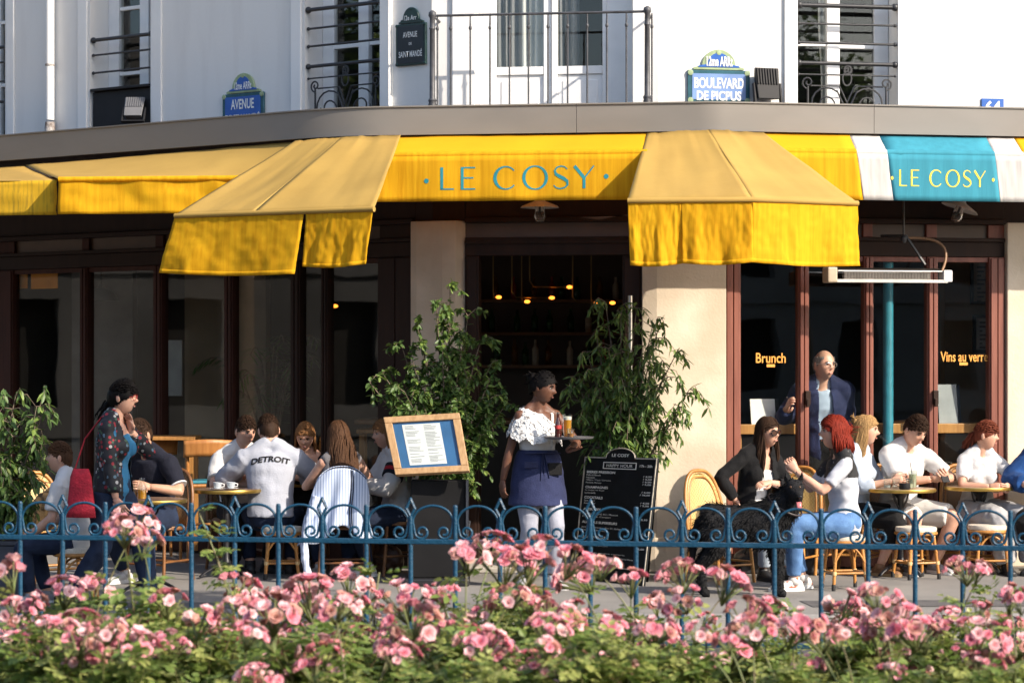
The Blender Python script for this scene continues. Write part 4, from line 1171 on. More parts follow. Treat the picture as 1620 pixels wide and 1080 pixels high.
# --- cane chairs
CH1 = gnd(1140, 921); cane_chair(CH1, R(38), 'yellow woven cane chair beside the stone pier')
CH2 = gnd(1250, 911); cane_chair(CH2, R(-28), 'yellow woven cane chair behind the black dog')
CH3 = gnd(1296, 906); cane_chair(CH3, R(-60), 'yellow woven cane chair behind the red haired woman')
CH4 = lin(1538, 20.62); cane_chair(CH4, R(14), 'brown woven cane chair of the woman in grey tee', 'weavebr')
CH5 = lin(545, 19.9); cane_chair(CH5, R(180), 'cane chair with striped jacket hung over its back', 'weavebr', 'bamboodark')
CH6 = lin(630, 20.35); cane_chair(CH6, R(-70), 'dark cane chair beside the menu lectern', 'weavebr', 'bamboodark')
CH7 = spos(75, 838, .45); cane_chair(CH7, R(35), 'cane chair with brown jacket behind the leafy planter', 'weave', 'bamboo')
CH8 = lin(250, 19.75); cane_chair(CH8, R(-28), 'cane chair of the man in navy polo', 'weavebr', 'bamboodark')
CH9 = lin(376, 20.75); cane_chair(CH9, R(30), 'cane chair of the young man in white tee by the coffee cups', 'weavebr', 'bamboodark')
CH10 = lin(484, 20.95); cane_chair(CH10, R(5), 'cane chair of the blond card player', 'weavebr', 'bamboodark')
CH11 = lin(1350, 20.42); cane_chair(CH11, R(60), 'cane chair of the blond woman in denim shirt', 'weave')
CH12 = lin(1420, 20.6); cane_chair(CH12, R(24), 'cane chair of the young man in white tee and shorts', 'weavebr')
CH13 = lin(1672, 20.5); cane_chair(CH13, R(-26), 'cane chair of the person in blue jacket', 'weavebr')
# --- menu lectern
def quad_frame(name, P, mat, parent, w, th):
    pass
ml = thing('menu_lectern', 'wooden framed menu case with blue mat on black stand', 'menu stand', gnd(690, 915))
Ym = 19.35
A, B, C, D = at(626, 752, Ym - .10), at(743, 746, Ym - .16), at(727, 654, Ym + .06), at(607, 661, Ym + .12)   # bl br tr tl
nrm = (B - A).cross(D - A).normalized()
def on(a, b, h=0): return A * (1 - a) * (1 - b) + B * a * (1 - b) + C * a * b + D * (1 - a) * b + nrm * h
def slab(mb, a0, a1, b0, b1, h0, h1):
    q = [(a0, b0), (a1, b0), (a1, b1), (a0, b1)]; mb.hexa([on(*p, h0) for p in q] + [on(*p, h1) for p in q])
for a0, a1, b0, b1 in ((0, 1, 0, .105), (0, 1, .895, 1), (0, .10, .106, .894), (.90, 1, .106, .894)):
    mb = MB(); slab(mb, a0, a1, b0, b1, -.03, .022); mb.build('frame_rail', MT['lightwood'], ml, bevel=.005)
mb = MB(); slab(mb, .1, .9, .105, .895, -.02, .0); mb.build('blue_mat', pm('blue felt mat', (.025, .115, .28), .8, var=.1), ml)
paper = pm('white menu paper', (.74, .74, .73), .7, var=.02)
mb = MB(); slab(mb, .22, .72, .16, .86, .001, .003); mb.build('menu_sheet', paper, ml)
inkg = pm('grey print', (.35, .35, .36), .8)
mb = MB(); rnd = random.Random(4)
for col in (.25, .50):
    y = .83
    while y > .2:
        if rnd.random() < .82: slab(mb, col, col + rnd.uniform(.10, .2), y - .006, y + .004, .0035, .0045)
        y -= .024
tag(mb.build('menu_print', inkg, ml), kind='stuff')
mb = MB(); slab(mb, .09, .91, .095, .905, .010, .013); mb.build('case_glass', MT['glass'], ml)
Xm = at(690, 800, Ym + .12)
mb = MB(); mb.box(Xm.x - .20, Xm.x + .24, Ym + .02, Ym + .22, .06, .84); mb.build('stand_panel', pm('matt black panel', (.012, .012, .013), .8, spec=.15), ml, bevel=.01)
mb = MB(); mb.box(Xm.x - .25, Xm.x + .27, Ym - .08, Ym + .32, .0, .06); mb.build('stand_base', MT['castiron'], ml, bevel=.012)
mb = MB(); mb.box(Xm.x + .242, Xm.x + .262, Ym + .0, Ym + .23, .06, .84); mb.build('edge_strip', MT['greyplastic'], ml)

# --- happy hour board
hb = thing('chalk_board', 'tall black sandwich board headed LE COSY HAPPY HOUR with drink prices', 'sandwich board', gnd(970, 915))
Yb = 18.95
A, B = gnd(907, 914), gnd(1018, 927)
C, D = at(1040, 725, B.y + .32), at(926, 722, A.y + .30)
nrm = (B - A).cross(D - A).normalized()
blk = pm('black board', (.008, .009, .010), .6, var=.25, scale=7, spec=.2); trimw = pm('worn pale edge', (.45, .40, .32), .7, var=.3, scale=20)
mb = MB(); slab(mb, 0, 1, 0, 1, -.02, .0)
dome = [on(.5 + .20 * math.cos(a), 1.0 + .075 * math.sin(a)) for a in [math.pi * i / 12 for i in range(13)]]
n = len(dome); mb.add(dome + [q - nrm * .02 for q in dome], [tuple(range(n)), tuple(range(2 * n - 1, n - 1, -1))] + [(i + 1, i, n + i, n + i + 1) for i in range(n - 1)])
bd = mb.build('front_board', blk, hb)
mb = MB(); slab(mb, .0, .012, .0, 1, .0005, .006); slab(mb, .988, 1, .0, 1, .0005, .006); slab(mb, .012, .30, .990, 1, .0005, .006); slab(mb, .70, .988, .990, 1, .0005, .006); slab(mb, .012, .988, .115, .121, .0005, .006)
mb.tube([on(.5 + .20 * math.cos(a), 1.0 + .075 * math.sin(a), .003) for a in [math.pi * i / 12 for i in range(13)]], .005, 6)
mb.build('edge_trim', trimw, hb)
mb = MB(); mb.hexa([q for q in (A + V(.06, .38, 0), B + V(.06, .38, 0), B + V(.06, .40, 0), A + V(.06, .40, 0))] + [C.lerp(D, 1) + V(.02, .03, 0), C + V(.02, .03, 0), C + V(.02, .05, 0), D + V(.02, .05, 0)]); mb.build('rear_board', blk, hb)
chalk = pm('cream chalk lettering', (.86, .82, .72), .8, var=.03)
class Qd:
    def p(s, u, v, z): return on(u, z, v)
Q_ = Qd()
def bl(s, u0, u1, z0, z1, bold=.0): fit_text(s, 'lettering', Q_, u0, u1, z0, z1, .004, chalk, hb, bold)
mb = MB(); slab(mb, .27, .73, .905, .911, .0005, .004); slab(mb, .27, .73, .955, .961, .0005, .004); slab(mb, .27, .278, .911, .955, .0005, .004); slab(mb, .722, .73, .911, .955, .0005, .004); mb.build('title_box', chalk, hb)
bl('LE COSY', .38, .62, 1.005, 1.03, .02); bl('HAPPY HOUR', .32, .68, .920, .945, .0); bl('17h - 20h', .78, .95, .925, .945, .02)
bl('BIERES PRESSION', .05, .45, .865, .885, .03); bl('Pelforth Blonde', .05, .25, .843, .857); bl('Heineken', .05, .17, .822, .836); bl('Affligem / Triple / Edelweiss', .05, .40, .801, .815); bl('Panaché, Monaco', .05, .27, .780, .794)
for i, s in enumerate(('/ 4,50', '/ 5,50', '/ 6,00', '/ 5,00')): bl(s, .84, .96, .843 - .021 * i, .858 - .021 * i, .02)
bl('CHAMPAGNES', .05, .37, .740, .760, .03); bl('La coupe / kir Royal', .05, .32, .718, .732); bl('La bouteille', .05, .20, .697, .711); bl('/ 6,00', .84, .96, .718, .733, .02); bl('/ 36,00', .82, .96, .697, .712, .02)
bl('COCKTAILS', .05, .31, .655, .676, .03); bl('Sans alcool', .05, .20, .633, .647); bl('Avec alcool', .05, .21, .612, .626); bl('/ 4,50', .84, .96, .633, .648, .02); bl('/ 5,50', .84, .96, .612, .627, .02)
bl('APERITIFS', .05, .30, .56, .58, .03); bl('Martini, Ricard, Kir, Muscat', .05, .55, .525, .54); bl('Porto, Suze, Campari', .05, .45, .502, .517); bl('/ 3,10', .84, .96, .502, .518, .02)
bl('ALCOOLS SUPERIEURS', .05, .55, .455, .475, .03); bl('Jack Daniel, Havana, Get 27, Baileys', .05, .62, .415, .43); bl('Hennessy, Bombay', .05, .42, .392, .407); bl('/ 6,50', .84, .96, .392, .408, .02)
bl('ORDINAIRES', .05, .45, .335, .355, .03); bl('Gin, Rhum, Vodka, Tequila', .05, .55, .295, .31); bl('Clan Campbell, Jameson', .05, .45, .272, .287); bl('/ 5,00', .84, .96, .272, .288, .02)
bl('prix nets service compris', .10, .70, .215, .226); bl('50 avenue de Saint-Mandé 75012 Paris', .2, .82, .185, .196); bl('telephone', .34, .60, .155, .166)

# ================================================================ inside the cafe
IZ = .12
mb = MB()
def inside(px, py, Y): return at(px, py, Y)
# window counter
ct = thing('window_counter', 'honey coloured wooden counter along the inside of the boulevard windows', 'counter', UR.p(1.5, -.35, 0))
zct = UR.hit(1400, 670, -.2)[1]
mb = MB(); mb.fbox(UR, e[1] - .05, e[9], -.42, -.175, zct - .085, zct); mb.build('counter_top', MT['oak'], ct, bevel=.006)
for u in (e[1] + .02, (e[4] + e[5]) / 2, e[8]): mb = MB(); mb.fbox(UR, u, u + .05, -.30, -.22, .06, zct - .086); mb.build('leg', MT['oak'], ct)
# menu booklet and tablet on the counter
def standing_card(name, label, cat, px0, px1, py0, py1, v, mat, back, lean=.05, th=.012):
    u0, z1 = UR.hit(px0, py0, v); u1, _ = UR.hit(px1, py0, v)
    t = thing(name, label, cat, UR.p(u0, v, zct))
    mb = MB(); mb.hexa([UR.p(u0, v, zct + .001), UR.p(u1, v, zct + .001), UR.p(u1, v - th, zct + .001), UR.p(u0, v - th, zct + .001), UR.p(u0, v - lean, z1), UR.p(u1, v - lean, z1), UR.p(u1, v - lean - th, z1), UR.p(u0, v - lean - th, z1)]); mb.build('front_page', mat, t)
    mb = MB(); mb.hexa([UR.p(u1 + .002, v, zct + .001), UR.p(u1 + .06, v - .08, zct + .001), UR.p(u1 + .06, v - .09, zct + .001), UR.p(u1 + .002, v - .012, zct + .001), UR.p(u1 + .002, v - lean, z1), UR.p(u1 + .06, v - lean - .08, z1), UR.p(u1 + .06, v - lean - .09, z1), UR.p(u1 + .002, v - lean - .012, z1)]); mb.build('back_page', back, t)
    return t
standing_card('menu_card', 'white printed menu standing on the counter behind the Brunch window', 'menu', 1189, 1228, 631, 668, -.22, paper, pm('black cover', (.02, .02, .02), .5))
standing_card('menu_card', 'plain grey menu standing on the counter behind the Vins au verre window', 'menu', 1486, 1516, 608, 668, -.22, pm('grey board', (.28, .30, .31), .6), pm('dark cover', (.03, .04, .06), .5))
# column
bc = UR.p(UR.u(1405, -.11), -.11, 0)
col = thing('iron_column', 'round teal painted iron column inside the cafe', 'column', bc)
mb = MB(); mb.lathe([(.055, .06), (.055, .2), (.046, .24), (.045, 3.45)], 20, M=TR(*bc)); mb.build('shaft', MT['bluecol'], col, smooth=50)
mb = MB(); mb.lathe([(.058, .061), (.058, .12), (.056, .15)], 20, M=TR(*bc)); mb.build('base', MT['bluecol'], col, smooth=50)
# inner wall with framed notices
Fi = UR.off(-1.9)
mb = MB(); mb.fbox(Fi, Fi.u(1495), Fi.u(1720), -.15, 0, .06, 3.45); mb.build('inner_wall', MT['innerstone'], BLD)
def framed(px0, px1, py0, py1, label, dark):
    u0, z1 = Fi.hit(px0, py0); u1, z0 = Fi.hit(px1, py1)
    t = thing('framed_notice', label, 'picture', Fi.p(u0, 0, z0))
    mb = MB(); mb.fbox(Fi, u0, u1, .002, .03, z0, z1); mb.build('frame', MT['blackplastic'], t, bevel=.004)
    mb = MB(); mb.fbox(Fi, u0 + .03, u1 - .03, .030, .034, z0 + .03, z1 - .03); mb.build('sheet', dark, t)
    mb = MB()
    for k in range(9): mb.fbox(Fi, u0 + .06, u1 - .08 - .03 * (k % 3), .0345, .036, z1 - .08 - .04 * k, z1 - .065 - .04 * k)
    tag(mb.build('print_line', MT['dim'], t), kind='stuff')
framed(1534, 1572, 411, 482, 'framed notice high on the wall behind the Vins au verre window', pm('yellowed notice', (.34, .27, .18), .7))
framed(1538, 1574, 498, 558, 'black framed drawing below the notice on the inner wall', pm('grey print sheet', (.40, .38, .35), .7))
# back bar behind the doorway
bb = thing('back_bar', 'dark bar shelves with bottles and glasses deep inside the doorway', 'shelf', (0.5, 25.9, 0))
bx0, bx1 = -1.2, 2.2
mb = MB(); mb.box(bx0, bx1, 26.05, 26.15, .06, 3.0); mb.build('back_panel', pm('dark brown panel', (.06, .038, .024), .5), bb)
shelfw = pm('brown bar shelf', (.20, .10, .04), .45, var=.2)
for z in (1.05, 1.75, 2.1, 2.45): 
    mb = MB(); mb.box(bx0, bx1, 25.75, 26.05, z - .03, z); mb.build('shelf', shelfw, bb)
mb = MB(); mb.box(bx0 - .3, bx1 - .2, 24.6, 25.1, .06, 1.15); mb.build('bar_front', MT['dim'], bb)
mb = MB(); mb.box(bx0 - .4, bx1 - .1, 24.5, 25.2, 1.151, 1.2); mb.build('bar_top', shelfw, bb, bevel=.01)
botm = [liquid('green bottle', (.05, .18, .06), .1, .6), liquid('amber bottle', (.35, .14, .03), .1, .6), pm('red bottle', (.3, .04, .03), .2), pm('pale bottle', (.5, .45, .35), .2)]
bme = []
for m in botm:
    mb = MB(); mb.lathe([(.03, 0), (.036, .01), (.036, .19), (.014, .24), (.013, .30), (.016, .305)], 10); bme.append(mb.mesh('bottle', m, 40))
rnd = random.Random(11)
for z in (1.75, 2.1, 2.45):
    x = bx0 + .25
    while x < bx1 - .1:
        o = part('bottle', bme[rnd.randrange(4)], None, TR(x, 25.9 + rnd.uniform(-.06, .06), z)); o.scale = (1, 1, rnd.uniform(.75, 1.0))
        if z == 2.45: o.scale.z = .8
        tag(o, ('bottle standing on the middle back bar shelf' if z == 2.1 else 'bottle standing on the top back bar shelf' if z == 2.45 else 'bottle standing on the lower back bar shelf'), 'bottle', 'bottles on the back bar shelf at %d cm' % round(z * 100))
        x += rnd.uniform(.10, .30)
# bar lamps: brass arms with small amber bulbs
amber = glow('amber bulb', (1.0, .27, .03), 2.0)
def amber_lamp(px, py, Y, kind, label):
    p = at(px, py, Y)
    t = thing('bar_lamp', label, 'lamp', p)
    mb = MB(); mb.ell(p, (.030, .030, .018), 10, 8); mb.build('bulb', amber, t, smooth=180)
    mb = MB(); mb.tube([p + V(-.06, 0, 0), p + V(-.03, 0, 0)], .015, 8)
    if kind == 'arm': mb.tube([p + V(-.05, 0, 0), p + V(-.36, 0, .005), p + V(-.40, 0, .06), p + V(-.40, 0, .2), V(p.x - .40, p.y, 3.45)], .009, 6)
    else: mb.tube([p + V(-.05, 0, 0), p + V(-.055, 0, .05), V(p.x - .055, p.y, 3.45)], .007, 6)
    mb.build('arm', pm('brass pipe', (.35, .24, .10), .4, metal=.7), t, smooth=60)
for i, (px, py, k, lb) in enumerate(((789, 470, 'rod', 'amber bulb on a straight rod beside the avenue side door jamb'), (834, 477, 'rod', 'small amber bulb on a rod beside the long lamp arm'), (873, 471, 'arm', 'amber bulb at the end of the low brass arm'), (901, 454, 'arm', 'amber bulb on the highest brass arm'), (944, 479, 'rod', 'amber bulb of the pair over the bottles'), (969, 479, 'arm', 'amber bulb beside the boulevard side door jamb'))):
    amber_lamp(px, py, 24.3, k, lb)
amber_lamp(530, 484, 23.6, 'rod', 'amber bulb seen through the avenue glass door')
# left room: tan pier, tables, chairs, screen
def lin(px, Y): return V((px - CX) / FPX * Y, Y, 0)
p = lin(358, 25.2)
mb = MB(); mb.box(p.x - .42, p.x + .42, 25.1, 25.6, .06, 3.45); mb.build('inner_pier', MT['innerstone'], BLD)
p = lin(190, 25.9)
mb = MB(); mb.box(p.x - .5, p.x + .15, 25.8, 26.1, .06, 3.45); mb.build('inner_pier', pm('grey inner wall', (.14, .13, .125), .8), BLD)
scn = thing('wall_screen', 'pale grey projection screen on the wall behind the avenue windows', 'screen', lin(270, 24.6))
a, b = at(252, 538, 24.6), at(288, 626, 24.6)
mb = MB(); mb.box(a.x, b.x, 24.6, 24.64, b.z, a.z); mb.build('panel', pm('pale screen', (.35, .37, .38), .6), scn)
def wood_table(px, py, Y, w, d, label):
    p = at(px, py, Y); t = thing('wooden_table', label, 'table', V(p.x, p.y, .12))
    mb = MB(); mb.box(p.x - w, p.x + w, Y - d, Y + d, p.z - .035, p.z); mb.build('table_top', MT['oak'], t, bevel=.006)
    for sx in (-1, 1):
        for sy in (-1, 1):
            mb = MB(); mb.box(p.x + sx * (w - .05) - .025, p.x + sx * (w - .05) + .025, Y + sy * (d - .05) - .025, Y + sy * (d - .05) + .025, .061, p.z - .036); mb.build('leg', MT['oak'], t)
wood_table(272, 689, 22.0, .24, .22, 'honey wood table behind the beech bar chair')
wood_table(600, 678, 22.6, .20, .25, 'small honey wood table inside between the avenue windows and the doorway')
def floor_in(px, Y): return V((px - CX) / FPX * Y, Y, .06)
bent_chair(floor_in(322, 21.7) - V(0, 0, .06), R(196), 'beech bar chair with blue pad beside the coffee cups table', .70)
bent_chair(floor_in(228, 22.2) - V(0, 0, .06), R(212), 'beech bar chair half hidden behind the walking woman', .70)
bent_chair(floor_in(1437, 22.2), R(180), 'beech bar chair inside the boulevard windows', .80)
# tall stool with blue seat behind the right hand windows

ob_ = thing('orange_reflection', 'pair of orange panels standing for the awning reflection in the first avenue window', 'window_reflection', UL.p(UL.u(55, -.12), -.12, 2.4))  # orange panels added behind the glass as a painted reflection of the awnings
orangec = pm('orange awning reflection', (0.80, 0.30, 0.02), .8, var=.1, scale=4, transl=.3)
for a_, b_ in ((22, 40), (46, 88)):
    u0_, z1_ = UL.hit(a_, 413, -.10); u1_, z0_ = UL.hit(b_, 456, -.10)
    mb = MB(); mb.fbox(UL, u0_, u1_, -.13, -.125, z0_, z1_ + .05); mb.build('reflection_panel', orangec, ob_)
pd_ = at(160, 468, 24.2); pn = thing('pendant_lamp', 'dark dome pendant lamp hanging behind the avenue windows', 'lamp', pd_)
mb = MB(); mb.lathe([(.03, .12), (.035, .08), (.12, .05), (.17, -.02), (.18, -.05), (.175, -.05), (.11, .03), (0, .05)], 20, M=TR(*pd_), caps=False); mb.build('lamp_shade', pm('grey enamel dome', (.10, .10, .10), .4), pn, smooth=40)
mb = MB(); mb.tube([pd_ + V(0, 0, .12), V(pd_.x, pd_.y, 3.45)], .006, 6); mb.build('cord', MT['iron'], pn)
# ================================================================ people
def remesh(mb, voxel, smooth=4, fac=0.5):
    me = mb.mesh('tmp', [])
    o = bpy.data.objects.new('tmp', me); COL.objects.link(o)
    m = o.modifiers.new('r', 'REMESH'); m.mode = 'VOXEL'; m.voxel_size = voxel
    if smooth:
        s = o.modifiers.new('s', 'SMOOTH'); s.factor = fac; s.iterations = smooth
    dg = bpy.context.evaluated_depsgraph_get()
    out = bpy.data.meshes.new_from_object(o.evaluated_get(dg))
    bpy.data.objects.remove(o); bpy.data.meshes.remove(me)
    return out

def mesh_arrays(me):
    n = len(me.vertices); co = np.empty(n * 3, 'f'); me.vertices.foreach_get('co', co)
    return co.reshape(-1, 3)

def wrinkle(me, amp, sc, seed=0.0, extra=None):
    co = mesh_arrays(me); nr = np.empty(len(co) * 3, 'f'); me.vertices.foreach_get('normal', nr); nr = nr.reshape(-1, 3)
    d = np.array([noise.noise(V(c[0] * sc + seed, c[1] * sc, c[2] * sc * 1.4)) + .5 * noise.noise(V(c[0] * sc * 2.3, c[1] * sc * 2.3 + seed, c[2] * sc * 2.3)) for c in co])
    co = co + nr * (d * amp)[:, None]
    me.vertices.foreach_set('co', co.astype('f').ravel()); me.update()

def ik(a, t, l1, l2, pole):
    d = t - a; L = d.length
    if L > (l1 + l2) * .999:
        t = a + d.normalized() * (l1 + l2) * .999; d = t - a; L = d.length
    x = (l1 * l1 - l2 * l2 + L * L) / (2 * L)
    h = math.sqrt(max(1e-8, l1 * l1 - x * x))
    e = d.normalized(); p = Vector(pole) - e * Vector(pole).dot(e)
    p = p.normalized() if p.length > 1e-6 else Vector((0, -1, 0))
    return a + e * x + p * h, t

def loft(mb, rings, n=18, mi=0, M=None, caps=True):
    """rings: (center, xaxis, yaxis, rx, ry)"""
    vs = []
    for c, x, y, rx, ry in rings:
        for k in range(n):
            a = 2 * math.pi * k / n
            vs.append(c + x * (rx * math.cos(a)) + y * (ry * math.sin(a)))
    fs = []
    m = len(rings)
    for i in range(m - 1):
        for k in range(n):
            k2 = (k + 1) % n
            fs.append((i * n + k, i * n + k2, (i + 1) * n + k2, (i + 1) * n + k))
    if caps:
        fs.append(tuple(range(n - 1, -1, -1))); fs.append(tuple((m - 1) * n + k for k in range(n)))
    return mb.add(vs, fs, mi, M)

def gs(x, s): return math.exp(-(x / s) ** 2)

def head_point(d, k=1.0):
    """surface of a head for a direction (face towards -Y)"""
    x, y, z = d
    p = [x * .0745, y * .094, z * .116]
    if z < 0:
        w = (-z) ** 1.3
        p[0] *= 1 - .30 * w
        if y > 0: p[1] *= 1 - .45 * w
        else: p[1] *= 1 - .04 * w
    if y > 0 and z > -.3: p[1] *= 1.06
    if y < 0:
        f = -y
        p[1] += .010 * gs(abs(x), .25) * 0
        p[0] *= 1 + .02 * f
        # flatter face
        p[1] += .006 * f ** 3 * gs(z - .1, .7)
        # nose
        nz = gs(x, .13) * (gs(z + .13, .12) * .024 + gs(z - .05, .22) * .009)
        p[1] -= nz * f
        p[1] += f * .010 * (gs(x - .40, .17) + gs(x + .40, .17)) * gs(z - .10, .12)
        p[1] -= f * .004 * gs(z - .28, .10) * gs(x, .6)
        p[1] -= f * .003 * gs(z + .47, .09) * gs(x, .28)
        p[1] += f * .004 * gs(z + .30, .06) * gs(x, .3)
        p[1] -= f * .012 * gs(z + .80, .18) * gs(x, .28)
        p[1] -= f * .003 * (gs(x - .5, .2) + gs(x + .5, .2)) * gs(z + .15, .2)
    return Vector(p) * k

def sphere_dirs(n, m):
    return [[(math.cos(-math.pi / 2 + math.pi * i / m) * math.sin(2 * math.pi * k / n), math.cos(-math.pi / 2 + math.pi * i / m) * math.cos(2 * math.pi * k / n), math.sin(-math.pi / 2 + math.pi * i / m)) for k in range(n)] for i in range(m + 1)]

SKIN, EYEW, IRIS, LIP, BROW = 0, 1, 2, 3, 4
def add_head(mb, M, brow=True):
    n, m = 44, 34
    D = sphere_dirs(n, m); vs = []; fs = []
    for row in D:
        for d in row: vs.append(head_point(d))
    for i in range(m):
        for k in range(n):
            k2 = (k + 1) % n
            fs.append((i * n + k, (i + 1) * n + k, (i + 1) * n + k2, i * n + k2))
    mb.add(vs, fs, SKIN, M)
    for s in (-1, 1):
        mb.ell((s * .030, -.0720, .011), (.0130, .0095, .0056), 10, 8, EYEW, M)
        mb.ell((s * .030, -.0790, .0108), (.0062, .0035, .0056), 10, 6, IRIS, M)
        mb.tube([(s * .015, -.0840, .018), (s * .030, -.0850, .0205), (s * .044, -.0770, .0165)], [.002, .0028, .002], 5, IRIS, M)      # lash line
        mb.tube([(s * .014, -.0885, .029), (s * .030, -.0885, .034), (s * .048, -.0775, .029)], [.0028, .0042, .0022], 5, BROW, M)
        mb.ell((s * .0755, .012, -.002), (.009, .017, .030), 10, 8, SKIN, M)
    mb.ell((0, -.0895, -.0505), (.019, .0050, .0034), 12, 6, LIP, M)
    mb.ell((0, -.0890, -.0570), (.016, .0050, .0040), 12, 6, LIP, M)

def add_hand(mb, w, d, nrm, side, curl=.5, spread=1.0, k=1.0, mi=SKIN, thumb_in=0.4):
    """w wrist, d direction of the fingers, nrm palm normal (palm faces nrm); side +1 = left hand"""
    d = Vector(d).normalized(); nrm = Vector(nrm); nrm = (nrm - d * nrm.dot(d)).normalized()
    x = d.cross(nrm).normalized() * side          # towards the thumb
    P = lambda a, b, c: w + (x * a + d * b + nrm * c) * k
    rings = []
    for t, wd, th in ((-.012, .024, .021), (.02, .032, .019), (.055, .040, .017), (.085, .040, .014), (.094, .034, .010)):
        rings.append((P(0, t, .002), x, nrm, wd * k, th * k))
    loft(mb, rings, 12, mi)
    for j, (a, ln) in enumerate(((.030, .070), (.010, .078), (-.010, .073), (-.029, .058))):
        c = curl * (1 + .10 * j)
        pts = [P(a * .95, .080, .0)]; ang = 0; p = pts[0]; seg = [.45, .32, .23]
        for q in range(3):
            ang += c * (.55 if q == 0 else .75)
            dirv = (d * math.cos(ang) + nrm * math.sin(ang)) + x * (a * 2.2 * spread * (1 - curl * .5))
            p = p + dirv.normalized() * ln * seg[q] * k; pts.append(p)
        mb.tube(pts, [.0088 * k, .0085 * k, .0076 * k, .0058 * k], 7, mi)
    tp_ = [P(.030, .015, .006), P(.050, .040, .012), P(.056 - thumb_in * .02, .066, .018 + thumb_in * .02), P(.052 - thumb_in * .045, .088, .022 + thumb_in * .03)]
    mb.tube(tp_, [.013 * k, .0115 * k, .0098 * k, .007 * k], 7, mi)

def skinmat(name, c, c2):
    return pm(name, c, .48, c2=c2, scale=14, sub=.12, bump=.05, bscale=120, spec=.4)
SKINS = {'fair': skinmat('fair skin', (.60, .355, .255), (.54, .295, .205)), 'tan': skinmat('tanned skin', (.50, .285, .19), (.44, .235, .15)),
         'dark': skinmat('deep brown skin', (.135, .060, .036), (.10, .043, .026))}
EYEM = pm('eye white', (.40, .37, .35), .2, var=.02); IRISM = pm('dark iris', (.03, .02, .015), .15, var=.1)
LIPM = {'fair': pm('pink lips', (.50, .22, .18), .5), 'tan': pm('tan lips', (.43, .20, .15), .5), 'dark': pm('brown lips', (.15, .055, .042), .5)}
def hairmat(name, c):
    m = pm(name, c, .52, c2=tuple(q * .55 for q in c), scale=5, stretch=(30, 30, 3), bump=.25, bscale=16, spec=.08)
    return m
HAIR = {'black': hairmat('black hair', (.006, .005, .005)), 'dark': hairmat('dark brown hair', (.045, .025, .016)), 'brown': hairmat('brown hair', (.095, .048, .026)), 'auburn': hairmat('auburn hair', (.17, .045, .025)),
        'red': hairmat('dyed red hair', (.22, .026, .014)), 'blond': hairmat('honey blond hair', (.42, .255, .11)), 'strawberry': hairmat('strawberry blond hair', (.30, .145, .06)), 'grey': hairmat('grey hair', (.33, .31, .29))}

def scalp_ok(d, style):
    x, y, z = d
    front = .52 if style.get('fringe') is None else style['fringe']
    back = style.get('nape', -.45)
    a = (y + 1) / 2                       # 0 front .. 1 back
    lim = front + (style.get('side', -.05) - front) * min(1, a * 2.2) if a < .4545 else style.get('side', -.05) + (back - style.get('side', -.05)) * (a - .4545) / .5455
    return lim < z < style.get('zmax', 2)

